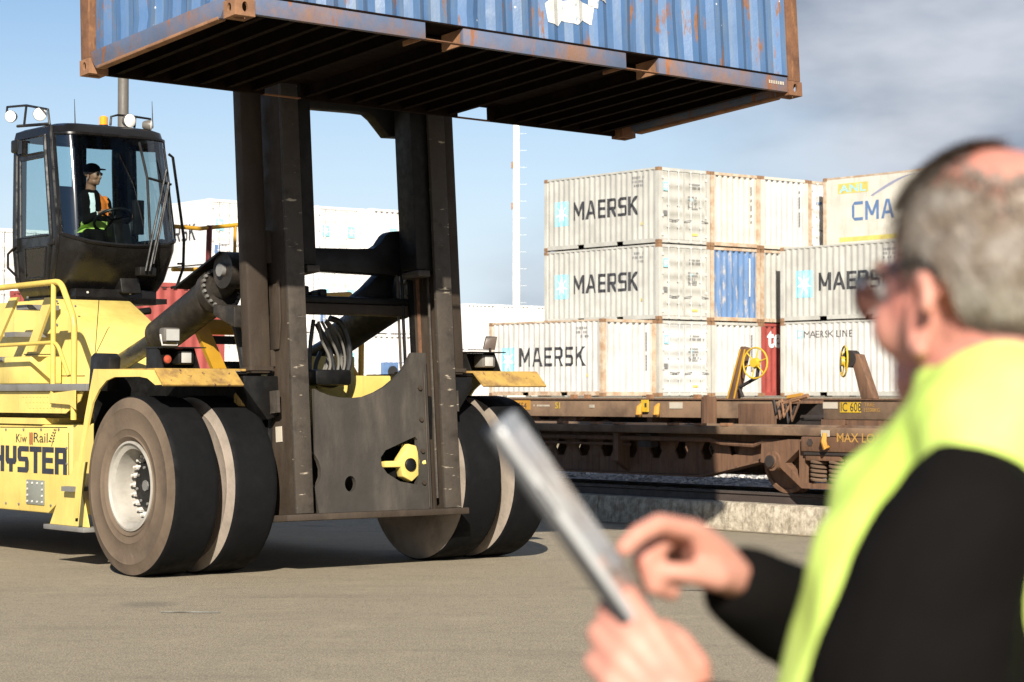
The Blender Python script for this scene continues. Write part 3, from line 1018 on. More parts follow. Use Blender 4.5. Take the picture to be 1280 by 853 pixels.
def bogie(e, T, center, tc, near, rad=0.42, mat='wagon_brown'):
    """two-axle truck: wheels on rails, side frames, coil springs, axle boxes"""
    for tw in (tc - 0.88, tc + 0.88):
        MB(T).cyl((center - 0.95, tw, RZ + rad), (center + 0.95, tw, RZ + rad), 0.075, n=14).build('axle', 'wagon_black', e)
        for sg in (-1, 1):
            c = (center + sg * 0.545, tw, RZ + rad + 0.002)
            w = MB(T).lathe([(0.10, 0.06), (0.14, 0.075), (0.30, 0.03), (rad - 0.06, 0.05), (rad - 0.05, 0.075), (rad, 0.07), (rad + 0.003, -0.02), (rad + 0.026, -0.035), (rad + 0.026, -0.06), (rad - 0.06, -0.06), (0.10, -0.06)],
                            c, (sg, 0, 0), 36).build('wheel', mat, e)
            b = MB(T)
            b.cyl((center + sg * 0.70, tw, RZ + rad), (center + sg * 0.90, tw, RZ + rad), 0.125, n=16)
            b.cyl((center + sg * 0.90, tw, RZ + rad), (center + sg * 0.925, tw, RZ + rad), 0.085, n=12)
            ab = b.build('axle_box', 'wagon_brown', e)
    for sg in (-1, 1):
        sa, sb = (center + sg * 0.74, center + sg * 0.86)
        zb = RZ + 0.09
        out = [(tc - 1.12, RZ + 0.40), (tc - 1.10, RZ + 0.64), (tc - 0.62, RZ + 0.70), (tc + 0.62, RZ + 0.70), (tc + 1.10, RZ + 0.64), (tc + 1.12, RZ + 0.40), (tc + 0.80, RZ + 0.36), (tc + 0.40, zb), (tc - 0.40, zb), (tc - 0.80, RZ + 0.36)]
        h1 = [(tc - 0.34, RZ + 0.16), (tc + 0.34, RZ + 0.16), (tc + 0.34, RZ + 0.56), (tc - 0.34, RZ + 0.56)]
        h2 = [(tc - 0.68, RZ + 0.40), (tc - 0.44, RZ + 0.20), (tc - 0.44, RZ + 0.58)]
        h3 = [(tc + 0.44, RZ + 0.20), (tc + 0.68, RZ + 0.40), (tc + 0.44, RZ + 0.58)]
        MB(T).holed(out, [h1, h2, h3], lambda u, v, d: (d, u, v), sa, sb).build('side_frame', mat, e, bevel=0.0)
        MB(T).box(min(sa, sb) - 0.04, max(sa, sb) + 0.04, tc - 0.30, tc + 0.30, RZ + 0.44, RZ + 0.56).build('bolster_end', mat, e, bevel=0.015)
        for q in (-0.155, 0.155):
            path = []
            for i in range(56):
                a = i / 12 * 2 * math.pi
                path.append(((sa + sb) / 2 + 0.095 * math.cos(a), tc + q + 0.095 * math.sin(a), RZ + 0.18 + 0.25 * i / 55))
            MB(T).tube(path, 0.021, 6).build('spring', 'wagon_dusty', e)
    MB(T).box(center - 0.8, center + 0.8, tc - 0.2, tc + 0.2, RZ + 0.50, RZ + 0.62).build('bolster', 'wagon_black', e)

def scribble(name, parent, mat, fn, w, h, rows, seed=1):
    """rows of unreadable stencil marks"""
    r = random.Random(seed)
    vs, fs = [], []
    rh = h / rows
    for k in range(rows):
        u = 0.0
        while u < w * (0.75 + 0.25 * r.random()):
            du = rh * (0.25 + 0.3 * r.random())
            if r.random() < 0.8:
                o = len(vs)
                y0 = h - (k + 1) * rh + rh * 0.2
                vs += [fn(u, y0), fn(u + du, y0), fn(u + du, y0 + rh * 0.62), fn(u, y0 + rh * 0.62)]
                fs.append((o, o + 1, o + 2, o + 3))
            u += du + rh * 0.16
    me = bpy.data.meshes.new(name)
    me.from_pydata(vs, [], fs)
    me.materials.append(MATS[mat])
    return tag(link(name, me, parent), kind='stuff')

# near wagon: low spine wagon with pierced fish-belly sills
nw = empty('flat_wagon', loc=W3(NS, 0, RZ), rz=YAW)
tag(nw, 'low brown spine wagon with hexagon holes in its belly, standing beside the kerb', 'wagon', 'railway wagons')
T = wframe(NS)
NSs = 8.22
MB(T).box(NSs, NSs + 0.14, -20, 6.0, 1.115, 1.225).build('top_sill', 'wagon_dusty', nw, bevel=0.02)
MB(T).box(2 * NS - NSs - 0.14, 2 * NS - NSs, -20, 6.0, 1.115, 1.225).build('top_sill', 'wagon_dusty', nw, bevel=0.02)
MB(T).box(NSs + 0.15, 2 * NS - NSs - 0.15, -20, 6.0, 1.145, 1.17).build('deck_plate', 'wagon_black', nw)
t_b = on_s(882, 595, 8.55)[1]
t_e = on_s(962, 566, 8.55)[1]
holes = []
for k in range(18):
    tc = on_s(886, 562, 8.55)[1] - k * 0.505 + 0.505
    r = 0.135
    if k == 0:
        holes.append([(tc - 0.12, 1.03), (tc + 0.13, 1.03), (tc + 0.09, 0.86), (tc - 0.06, 0.83)])
    else:
        holes.append([(tc + r * math.cos(a), 0.885 + r * math.sin(a)) for a in [math.pi / 3 * i for i in range(6)]])
for sg in (-1, 1):
    sa = NS + sg * 0.55
    MB(T).holed([(-19.5, 0.56), (t_b, 0.56), (t_e, 0.80), (t_e + 0.5, 0.93), (t_e + 0.5, 1.113), (-19.5, 1.113)], holes, lambda u, v, d: (d, u, v), sa, sa + sg * 0.03).build('belly_sill', 'wagon_brown', nw)
    MB(T).hexa([(sa - 0.12, -19.5, 0.535), (sa + 0.12, -19.5, 0.535), (sa + 0.12, t_b, 0.535), (sa - 0.12, t_b, 0.535), (sa - 0.12, -19.5, 0.557), (sa + 0.12, -19.5, 0.557), (sa + 0.12, t_b, 0.557), (sa - 0.12, t_b, 0.557)]).build('belly_flange', 'wagon_brown', nw)
    MB(T).hexa([(sa - 0.12, t_b + 0.003, 0.535), (sa + 0.12, t_b + 0.003, 0.535), (sa + 0.12, t_e, 0.775), (sa - 0.12, t_e, 0.775), (sa - 0.12, t_b + 0.003, 0.557), (sa + 0.12, t_b + 0.003, 0.557), (sa + 0.12, t_e, 0.797), (sa - 0.12, t_e, 0.797)]).build('belly_flange', 'wagon_brown', nw)
for tq in [-19, -16.2, -13.4, -10.6, -7.8, -5.2]:
    MB(T).hexa([(8.30, tq - 0.05, 0.72), (8.30, tq + 0.05, 0.72), (8.52, tq + 0.05, 0.58), (8.52, tq - 0.05, 0.58), (8.30, tq - 0.05, 1.11), (8.30, tq + 0.05, 1.11), (8.52, tq + 0.05, 1.11), (8.52, tq - 0.05, 1.11)]).build('gusset', 'wagon_brown', nw)
MB(T).tube([(8.36, -18, 1.04), (8.36, -3.4, 1.04), (8.40, -3.2, 1.0), (8.40, -2.6, 0.98), (8.37, -2.4, 1.035), (8.37, -1.2, 1.04)], 0.035, 8).build('brake_pipe', 'wagon_brown', nw)
MB(T).tube([(8.40, -16, 0.95), (8.40, -5.0, 0.95)], 0.02, 6).build('brake_rod', 'wagon_brown', nw)
MB(T).cyl((8.42, -9.5, 0.86), (8.42, -8.9, 0.86), 0.14, n=16).build('air_tank', 'wagon_black', nw)
MB(T).box(8.36, 8.5, -4.8, -4.55, 0.92, 1.1).build('pipe_bracket', 'wagon_black', nw)
# spacer lugs on the sill
for px in (652, 700, 742, 770, 838, 872, 905):
    s_, t_, z_ = on_s(px, 527, NSs)
    MB(T).box(NSs, NSs + 0.1, t_ - 0.07, t_ + 0.07, 1.226, 1.25 + 0.02 * rng.random()).build('deck_lug', 'rust_orange', nw)
bogie(nw, T, NS, -1.22, True)
bogie(nw, T, NS, -17.0, True)
tl0, tl1 = on_s(1001, 547, 8.16)[1], 3.2
MB(T).box(8.16, 8.36, tl0, tl1, 0.925, 1.11).build('load_board', 'wagon_brown', nw, bevel=0.015)
MB(T).box(8.18, 8.30, tl0 + 0.03, tl1, 0.885, 0.92).build('board_flange', 'wagon_black', nw)
def board(px0, py0, s):
    a = on_s(px0, py0, s)
    return lambda u, v: (s - NS, -(a[1] + u), a[2] + v - RZ)
put_letters('lettering', nw, 'text_orange', 'MAX LOAD 56 T', 1.22, 0.115, board(1046, 553, 8.155), bold=0.01)
a = on_s(1031, 548, 8.155)
MB(T).box(8.150, 8.157, a[1] - 0.06, a[1] + 0.08, a[2] + 0.02, a[2] + 0.10).build('blank_plate', 'plate_cream', nw)
MB(T).cyl((8.15, on_s(1012, 545, 8.15)[1], 1.04), (8.165, on_s(1012, 545, 8.15)[1], 1.04), 0.05, n=6).build('hole_cap', 'wagon_black', nw)
hk = on_s(1031, 558, 8.10)
MB(T).tube([(8.10, hk[1], hk[2] + 0.16), (8.08, hk[1], hk[2] + 0.06), (8.09, hk[1] + 0.02, hk[2] - 0.02), (8.14, hk[1] + 0.03, hk[2] - 0.01)], [0.028, 0.038, 0.04, 0.02], 8).build('towing_hook', 'plate_orange', nw)

# coupled wagons on the second track
def deck_wagon(label, ta, tb, tbog):
    e = empty('flat_wagon', loc=W3(BS, 0, RZ), rz=YAW)
    tag(e, label, 'wagon', 'railway wagons')
    T = wframe(BS)
    for sa in (BS - 1.10, BS + 0.98):
        MB(T).box(sa, sa + 0.12, ta, tb, 1.27, 1.555).build('side_sill', 'wagon_dusty' if sa < BS else 'wagon_brown', e, bevel=0.012)
        MB(T).box(sa - 0.03, sa + 0.15, ta, tb, 1.556, 1.576).build('sill_cap', 'wagon_brown', e)
    MB(T).box(BS - 0.97, BS + 0.97, ta, tb, 1.50, 1.545).build('deck_plate', 'wagon_brown', e)
    MB(T).box(BS - 0.25, BS + 0.25, ta - 0.25, tb + 0.25, 0.92, 1.49).build('centre_sill', 'wagon_black', e)
    k = ta + 0.8
    while k < tb:
        MB(T).box(BS - 0.97, BS - 0.26, k - 0.06, k + 0.06, 1.18, 1.49).build('cross_bearer', 'wagon_brown', e)
        k += 1.9
    for t in tbog:
        bogie(e, T, BS, t, False)
    return e, T
w1, T1 = deck_wagon('long brown deck wagon with an orange number plate, under the red container', -40.0, -5.75, (-9.4, -36.0))
w2, T2 = deck_wagon('brown deck wagon with a yellow number plate and slanted handbrake post', -4.85, 9.5, (-1.6, 7.0))
SB = BS - 1.10 - 0.004
def bboard(px0, py0, s=SB - 0.004):
    a = on_s(px0, py0, s)
    return lambda u, v: (s - BS, -(a[1] + u), a[2] + v - RZ)
def plate(e, T, px0, py0, px1, py1, mat, nm, s=SB, th=0.006):
    a, b = on_s(px0, py0, s), on_s(px1, py1, s)
    return MB(T).box(s - th, s + 0.002, a[1], b[1], b[2], a[2]).build(nm, mat, e)
plate(w1, T1, 638, 500, 663, 512.5, 'plate_orange', 'number_plate')
put_letters('lettering', w1, 'ink', 'IB 554', 0.40, 0.105, bboard(640, 511, SB - 0.010), bold=0.0)
scribble('stencil_marks', w1, 'plate_cream', bboard(667, 509), 0.50, 0.05, 1, 5)
put_letters('lettering', w1, 'plate_yellow', 'S1', 0.13, 0.11, bboard(694, 511), bold=0.02)
plate(w1, T1, 737, 506, 743, 510, 'plate_cream', 'small_plate')
plate(w1, T1, 837, 503, 853, 511, 'plate_cream', 'blank_plate')
pl = plate(w1, T1, 803, 500, 811, 515, 'plate_yellow', 'lock_plate', SB - 0.02, 0.03)
plate(w1, T1, 806, 504, 808, 509, 'wagon_black', 'lock_slot', SB - 0.053)
for px in (799, 821):
    c = on_s(px, 514, SB - 0.08)
    MB(T1).tube([(SB - 0.03, c[1], c[2] + 0.12), (SB - 0.08, c[1], c[2] + 0.06), (SB - 0.09, c[1], c[2] - 0.05), (SB - 0.06, c[1], c[2] - 0.08)], [0.02, 0.05, 0.06, 0.03], 8).build('twist_lock', 'plate_orange', w1)
for px, py, w_ in ((760, 516, 0.5), (690, 527, 0.35), (715, 523, 0.3), (670, 522, 0.25), (652, 520, 0.3), (678, 531, 0.2)):
    c = on_s(px, py, SB + 0.3)
    MB(T1).hexa([(SB + 0.2, c[1] - w_, c[2] - 0.06), (SB + 0.2, c[1] + w_, c[2] - 0.06), (SB + 0.4, c[1] + w_, c[2] - 0.06), (SB + 0.4, c[1] - w_, c[2] - 0.06),
                 (SB + 0.2, c[1] - w_ * 0.6, c[2] + 0.03), (SB + 0.2, c[1] + w_ * 0.8, c[2] + 0.03), (SB + 0.4, c[1] + w_ * 0.8, c[2] + 0.03), (SB + 0.4, c[1] - w_ * 0.6, c[2] + 0.03)]).build('brake_gear', 'wagon_brown', w1)
for (x0, y0, x1, y1) in ((700, 530, 742, 516), (712, 533, 735, 518), (640, 532, 690, 518)):
    p, q = on_s(x0, y0, SB + 0.25), on_s(x1, y1, SB + 0.25)
    MB(T1).cyl(p, q, 0.018, n=6).build('brake_rod', 'wagon_dusty', w1)
for px, py in ((717, 496), (734, 497), (812, 496), (871, 496)):
    c = on_s(px, py, SB + 0.05)
    MB(T1).box(SB + 0.02, SB + 0.10, c[1] - 0.05, c[1] + 0.05, 1.577, 1.64).build('container_lug', 'rust_orange', w1)
# end platform with brackets, handbrake post and wheel
def hand_wheel(e, T, c, axis, r):
    b = MB(T)
    c = Vector(c)
    ax = Vector(axis).normalized()
    x = ax.cross(Vector((0, 0, 1))).normalized()
    y = x.cross(ax)
    ring = [tuple(c + x * (r * math.cos(a)) + y * (r * math.sin(a))) for a in [2 * math.pi * k / 28 for k in range(28)]]
    b.tube(ring, 0.014, 8, closed=True)
    hw = b.build('hand_wheel', 'plate_yellow', e)
    MB(T).cyl(tuple(c - ax * 0.03), tuple(c + ax * 0.05), 0.085, 0.07, 14).build('wheel_hub', 'plate_yellow', e)
    for k in range(6):
        a = 2 * math.pi * k / 6 + 0.3
        MB(T).cyl(tuple(c + x * (0.05 * math.cos(a)) + y * (0.05 * math.sin(a))), tuple(c + x * ((r - 0.005) * math.cos(a)) + y * ((r - 0.005) * math.sin(a))), 0.011, n=6).build('spoke', 'plate_yellow', e)
c1 = on_s(944, 454, SB - 0.12)
hand_wheel(w1, T1, c1, (-1, 0.1, 0.05), 0.235)
p0, p1 = on_s(916, 497, SB + 0.05), on_s(931, 433, SB + 0.05)
dt = 0.075
MB(T1).hexa([(SB + 0.0, p0[1] - dt, 1.577), (SB + 0.0, p0[1] + dt * 1.4, 1.577), (SB + 0.12, p0[1] + dt * 1.4, 1.577), (SB + 0.12, p0[1] - dt, 1.577),
             (SB + 0.0, p1[1] - dt * 0.6, p1[2]), (SB + 0.0, p1[1] + dt, p1[2] - 0.03), (SB + 0.12, p1[1] + dt, p1[2] - 0.03), (SB + 0.12, p1[1] - dt * 0.6, p1[2])]).build('brake_post', 'wagon_brown', w1, bevel=0.008)
for dx in (-0.055, 0.09):
    q0, q1 = Vector((SB - 0.012, p0[1] + dx, 1.58)), Vector((SB - 0.012, p1[1] + dx * 0.7, p1[2] - 0.05))
    MB(T1).cyl(tuple(q0), tuple(q1), 0.014, n=6).build('yellow_stay', 'amber_rail', w1)
MB(T1).tube([(SB - 0.03, p0[1] + 0.30, 1.6), (SB - 0.04, p0[1] + 0.24, 1.75), (SB - 0.05, c1[1] - 0.03, 1.9), (SB - 0.05, c1[1], c1[2] - 0.05)], 0.03, 6).build('brake_chain', 'wagon_black', w1)
a0 = on_s(890, 512, SB)
MB(T1).box(SB - 0.08, SB - 0.01, a0[1] - 0.16, a0[1] + 0.12, 1.12, 1.60).build('corner_bracket', 'wagon_brown', w1, bevel=0.01)
MB(T1).box(SB - 0.13, SB - 0.085, a0[1] - 0.06, a0[1] + 0.03, 1.16, 1.63).build('bracket_rib', 'wagon_brown', w1)
a1 = on_s(925, 512, SB)
MB(T1).box(SB - 0.015, SB + 0.0, a1[1] - 0.02, -5.80, 1.18, 1.50).build('end_panel', 'wagon_brown', w1, bevel=0.006)
MB(T1).cyl((BS - 0.6, -5.75, 1.28), (BS - 0.6, -4.87, 1.28), 0.05, n=10).build('buffer_rod', 'wagon_black', w1)
MB(T1).box(BS - 0.16, BS + 0.16, -5.49, -5.12, 1.0, 1.3).build('coupler', 'wagon_black', w1, bevel=0.03)
for k in range(5):
    pa = on_s(972 + 5 * k, 508 + (k % 2) * 5, SB - 0.02)
    MB(T1).tube([(SB - 0.02, pa[1] - 0.08, pa[2] + 0.10), (SB - 0.05, pa[1], pa[2] - 0.10 - 0.03 * k), (SB - 0.02, pa[1] + 0.12, pa[2] + 0.06)], 0.02, 6).build('air_hose', ('wagon_black', 'wagon_brown', 'rust_orange')[k % 3], w1)
plate(w2, T2, 1029, 503, 1047, 511, 'plate_cream', 'blank_plate')
plate(w2, T2, 1050, 503, 1076, 516, 'plate_yellow', 'number_plate')
put_letters('lettering', w2, 'ink', 'IC 608', 0.40, 0.13, bboard(1051, 514.5, SB - 0.010), bold=0.0)
put_letters('lettering', w2, 'text_orange', 'TARE', 0.20, 0.055, bboard(1080, 508.5), bold=0.0)
put_letters('lettering', w2, 'text_orange', '15500KG', 0.30, 0.055, bboard(1080, 515), bold=0.0)
c2 = on_s(1055, 452, SB - 0.02)
hand_wheel(w2, T2, c2, (-0.8, -0.55, 0.05), 0.225)
p0, p1 = on_s(1088, 498, SB + 0.05), on_s(1072, 441, SB + 0.05)
MB(T2).hexa([(SB - 0.02, p0[1] - 0.12, 1.577), (SB - 0.02, p0[1] + 0.12, 1.577), (SB + 0.12, p0[1] + 0.12, 1.577), (SB + 0.12, p0[1] - 0.12, 1.577),
             (SB - 0.02, p1[1] - 0.10, p1[2]), (SB - 0.02, p1[1] + 0.08, p1[2] - 0.03), (SB + 0.12, p1[1] + 0.08, p1[2] - 0.03), (SB + 0.12, p1[1] - 0.10, p1[2])]).build('brake_post', 'wagon_brown', w2, bevel=0.01)
c3 = on_s(1064, 449, SB + 0.02)
MB(T2).cyl((SB - 0.04, c3[1], c3[2]), (SB + 0.10, c3[1], c3[2]), 0.13, n=14).build('gear_case', 'wagon_black', w2)
for (x0, y0, x1, y1) in ((985, 497, 1003, 494), (990, 500, 1010, 495), (978, 505, 1000, 499)):
    MB(T2).cyl(on_s(x0, y0, SB), on_s(x1, y1, SB), 0.035, n=7).build('lashing_gear', 'plate_orange' if y0 < 500 else 'rust_orange', w2)
MB(T2).box(SB - 0.05, SB - 0.005, -4.84, -4.4, 1.14, 1.27).build('step_bracket', 'wagon_brown', w2)
MB(T2).hexa([(SB + 0.02, -4.2, 1.13), (SB + 0.02, -3.6, 1.13), (SB + 0.10, -3.6, 1.13), (SB + 0.10, -4.2, 1.13), (SB + 0.02, -4.6, 1.268), (SB + 0.02, -3.2, 1.268), (SB + 0.10, -3.2, 1.268), (SB + 0.10, -4.6, 1.268)]).build('deep_gusset', 'wagon_brown', w2)

# ------------------------------------------------------------------ container stacks behind the railway
CY = 0.685
CA = Vector((math.cos(CY), math.sin(CY), 0))
CB = Vector((-math.sin(CY), math.cos(CY), 0))
C0 = Vector((5.0, 73.5, 0))
LH = 2.62
def cm(u, v, lev, z=None):
    p = C0 + CA * u + CB * v
    M = Matrix.Rotation(CY, 4, 'Z')
    M.translation = (p.x, p.y, (PADZ + 0.022 + LH * lev) if z is None else z)
    return M
def on_row(px, v):
    x = (px - IMW / 2) / FPX
    p = C0 + CB * v
    return (x * p.y - p.x) / (CA.x - x * CA.y)
GR = 'stacked shipping containers'
TXT = [('MAERSK', 1.42, 1.02, 3.42, 0.66, 0.03, 'ink')]
LOGO = (0.42, 0.86, 0.72, 0.88)
def id_marks(seed, doors=True, side=True):
    def fn(e):
        if side:
            def f(u, v):
                y = CL - 0.16 - (4.55 + u)
                return (0.016 + prof(y - 0.16) - 0.004, y, 1.95 + v)
            scribble('id_marks', e, 'ink_grey', f, 0.62, 0.42, 3, seed)
            def f2(u, v):
                y = CL - 0.16 - (4.98 + u)
                return (0.016 - 0.004, y, 0.62 + v)
            scribble('warning_label', e, 'ink_yellow', f2, 0.10, 0.16, 1, seed + 3)
        if doors:
            scribble('id_marks', e, 'ink_grey', lambda u, v: (1.46 + u, 0.020, 1.92 + v), 0.70, 0.20, 2, seed + 1)
            scribble('data_marks', e, 'ink_grey', lambda u, v: (1.40 + u, 0.020, 1.18 + v), 0.50, 0.50, 5, seed + 2)
            star_logo(e, lambda u, v, o: (0.24 + u, 0.026 - o, 1.80 + v), 0.22, 0.30)
            MB().box(0.24, 0.42, 0.020, 0.026, 0.95, 1.12).build('placard', 'ink_grey', e)
            MB().box(1.60, 1.86, 0.020, 0.026, 0.30, 0.38).build('yellow_label', 'ink_yellow', e)
            MB().box(1.50, 1.62, 0.020, 0.026, 1.50, 1.60).build('blue_label', 'star_blue', e)
    return fn
def vertical_id(seed):
    def fn(e):
        r = random.Random(seed)
        b = MB()
        for k in range(12):
            z = 2.1 - k * 0.11
            if r.random() < 0.85:
                b.box(1.96, 2.02, 0.008, 0.012, z, z + 0.075)
        tag(b.build('id_marks', 'ink_grey', e), kind='stuff')
    return fn
container('weathered white container with black lettering and blue star, topmost of its stack behind the wagons', cm(0, 0, 2), GR, 'white_old', 'white_old', 'doors', side_text=TXT, logo=LOGO, extra=id_marks(1))
container('weathered white container with black lettering, middle of the stack beside the blue container end', cm(0, 0, 1), GR, 'white_old', 'white_old', 'doors', side_text=TXT, logo=LOGO, extra=id_marks(11))
container('white container with grey doors at the bottom of the stack, right behind the deck wagon', cm(0.02, 0, 0), GR, 'grey_white', 'white_old', 'doors', extra=id_marks(21, side=False))
container('white container with black lettering standing alone on the ground at the stack edge', cm(-2.52, 0.05, 0), GR, 'white_clean', 'post_rusty', 'blind', endm='white_clean', side_text=[('MAERSK', 1.50, 1.02, 3.50, 0.66, 0.03, 'ink')], logo=(0.5, 0.8, 0.75, 0.9), extra=lambda e: (id_marks(31, doors=False)(e), vertical_id(4)(e)))
container('cream container end with rusty posts on top of the blue container', cm(2.50, 0, 2), GR, 'cream_old', 'post_rusty', 'blind', extra=vertical_id(5))
container('blue container end with worn white scuffs between white containers', cm(2.50, 0.02, 1), GR, 'blue_end', 'post_rusty', 'blind', extra=lambda e: MB().add(*[[(1.9 + x, 0.010, 0.9 + y * 1.0) for x, y in ((0, 0), (0.05, 0), (0.05, 1.35), (0, 1.35))], [(0, 1, 2, 3)]]).build('id_marks', 'ink_white', e))
container('plain white container end under the blue container', cm(2.52, 0, 0), GR, 'white_clean', 'white_old', 'blind', extra=vertical_id(7))
container('pale grey container end on top, left of the reefer with blue lettering', cm(4.98, 0, 2), GR, 'grey_white', 'cream_old', 'blind', extra=vertical_id(8))
container('white container end half hidden behind the forward stack', cm(4.99, 0.02, 1), GR, 'white_old', 'post_rusty', 'blind')
def te(e):
    put_letters('lettering', e, 'ink_white', 'tex', 1.25, 0.62, lambda u, v: (0.30 + u, 0.012, 1.72 + v), bold=0.03)
container('red container end with white lettering, peeping past the forward stack', cm(4.98, 0, 0), GR, 'red_container', 'red_container', 'blind', extra=te)
for lv, lb in ((2, 'white reefer container doors beside the container with blue lettering'), (1, 'white container in the row behind the forward stack, middle layer'), (0, 'white container in the row behind the forward stack, bottom layer')):
    container(lb, cm(7.50, 0.02 * lv, lv), GR, 'reefer_white', 'post_rusty', 'doors', smooth_side=True, extra=(lambda e: MB().box(0.42, 0.72, 0.012, 0.020, 1.75, 1.84).build('blue_label', 'ink_blue', e)) if lv == 2 else None)
FV = -1.0 - CL
container('white container with blue star on its side in the forward stack, middle layer', cm(4.90, FV, 1), GR, 'white_old', 'white_old', 'doors', side_text=[('MAERSK', 1.62, 1.02, 3.4, 0.62, 0.03, 'ink')], logo=(0.55, 0.80, 0.80, 0.95), extra=id_marks(41, doors=False))
container('white container with small black two-word lettering, bottom of the forward stack', cm(4.90, FV, 0), GR, 'white_clean', 'white_old', 'doors', side_text=[('MAERSK LINE', 0.95, 2.02, 2.2, 0.24, 0.0, 'ink')], extra=lambda e: star_logo(e, lambda u, v, o: (0.016 + prof(CL - 0.32 - 0.6 - u) - o, CL - 0.16 - 0.6 - u, 2.0 + v), 0.26, 0.30, (PER, tuple(((CL - 0.32) - o) % PER for o in OFFS), 0.6)))
for lv in (1, 0):
    container('white container under the reefer with blue lettering, %s layer' % ('middle' if lv else 'bottom'), cm(7.42, FV + 0.2, lv), GR, 'white_old', 'white_old', 'doors')
def cma(e):
    def flat(u, v, o=0.004):
        return (0.020 - o, CL - 0.16 - u, v)
    bx = lambda nm, m_, u0, u1, v0, v1: MB().box(0.014, 0.021, CL - 0.16 - u1, CL - 0.16 - u0, v0, v1).build(nm, m_, e)
    bx('yellow_panel', 'ink_yellow', 0.55, 1.95, 1.98, 2.34)
    put_letters('lettering', e, 'star_blue', 'ANL', 1.25, 0.27, lambda u, v: flat(0.62 + u, 2.02 + v, 0.010), bold=0.01)
    bx('yellow_band', 'ink_yellow', 0.6, 4.6, 0.26, 0.42)
    sw = []
    for i in range(13):
        a = i / 12
        sw.append((2.05 + 2.0 * a, 1.82 + 0.62 * math.sin(a * math.pi / 2)))
    top = [(u, v) for u, v in sw]
    bot = [(u + 0.12, v - 0.015 - 0.05 * math.sin(math.pi * min(1, (u - 2.05) / 1.6))) for u, v in sw]
    vs = [flat(u, v) for u, v in top + bot]
    MB().add(vs, [(i, i + 1, 14 + i, 13 + i) for i in range(12)]).build('swoosh', 'swoosh_grey', e)
container('cream reefer container with big blue lettering on the forward stack', cm(7.42, -0.72 - CL, 2), GR, 'cream_old', 'post_rusty', 'doors', smooth_side=True, side_text=[('CMA CGM', 1.2, 0.98, 4.3, 0.68, 0.006, 'ink_blue')], extra=cma)

# rows of white reefers farther back
RV = 20.0
def reefer(u, v, lv, label, end='doors', logo_end=False, dx=0.35):
    def ex(e):
        if logo_end:
            star_logo(e, lambda a, b, o: (dx + a, 0.022 - o, 1.35 + b), 0.36, 0.46)
            if end == 'doors':
                star_logo(e, lambda a, b, o: (1.62 + a, 0.022 - o, 1.35 + b), 0.36, 0.46)
            MB().box(0.30, 0.55, 0.016, 0.022, 0.42, 0.78).build('blue_label', 'ink_blue', e)
    return container(label, cm(u, v, lv), 'white reefers in the back rows', 'reefer_white', 'reefer_white', end, smooth_side=True, extra=ex, castm='reefer_white',
                     side_text=[('MAERSK', 1.3, 1.0, 3.6, 0.66, 0.03, 'ink')])
uL = on_row(260, RV)
uC = on_row(394, RV)
uR = on_row(456, RV)
reefer(uL, RV, 2, 'white reefer with black lettering on top of the stack beside the cab', logo_end=True)
reefer(uL, RV + 0.05, 1, 'white reefer under the lettered one beside the cab', logo_end=True)
reefer(uL, RV, 0, 'white reefer at the bottom of the stack beside the cab', logo_end=True)
reefer(uL + 2.55, RV, 1, 'white reefer behind the tilt cylinder, on top of its stack', logo_end=True)
reefer(uL + 2.55, RV, 0, 'white reefer behind the tilt cylinder, bottom of its stack', logo_end=True)
reefer(uC, RV, 2, 'white reefer doors on top, seen between the mast uprights', logo_end=True)
reefer(uC, RV + 0.05, 1, 'white reefer doors behind the mast crossbar', logo_end=True)
reefer(uC, RV, 0, 'white reefer doors behind the hydraulic hoses', logo_end=True)
reefer(uR, RV - 0.4, 2, 'white reefer end with blue star on top behind the right mast upright', end='blind', logo_end=True, dx=1.0)
reefer(uR, RV - 0.4, 1, 'white reefer end behind the right mast upright, middle layer', end='blind', logo_end=True, dx=0.2)
rf = reefer(uR, RV - 0.4, 0, 'white reefer end fitted with a blue cooling unit', end='blind')
# the blue unit on that reefer's end
cu = MB().box(0.52, 2.02, -0.20, 0.0, 0.62, 1.42).build('cooling_unit', 'ink_blue', rf, bevel=0.03)
MB().cyl((1.00, -0.23, 1.02), (1.00, -0.195, 1.02), 0.25, n=20).build('fan', 'dark_gap', cu)
MB().box(1.30, 1.75, -0.215, -0.205, 0.66, 1.02).build('control_box', 'reefer_white', cu)
MB().box(1.30, 1.58, -0.215, -0.205, 1.08, 1.38).build('vent_door', 'reefer_white', cu)
uF = on_row(582, 42)
for k in range(3):
    for lv in (0, 1):
        reefer(uF + 2.55 * k, 42, lv, 'white reefer end in the farthest row, %s layer, %s' % (('bottom', 'top')[lv], ('beside the mast upright', 'left of the lamp mast', 'behind the lamp mast')[k]), end='blind')
uQ = on_row(-14, 8)
for lv in (0, 1):
    reefer(uQ, 8, lv, 'white reefer at the yard edge beyond the handler ladder, %s layer' % ('top' if lv else 'bottom'))
# red container riding on the deck wagon
rc = on_s(281, 364, BS + 1.219)
M = Matrix.Rotation(YAW, 4, 'Z')
M.translation = W3(BS - 1.219, rc[1], 1.592)
container('red corrugated container riding on the deck wagon beyond the handler', M, 'containers on wagons', 'red_container', 'red_container', 'blind', castm='red_container')

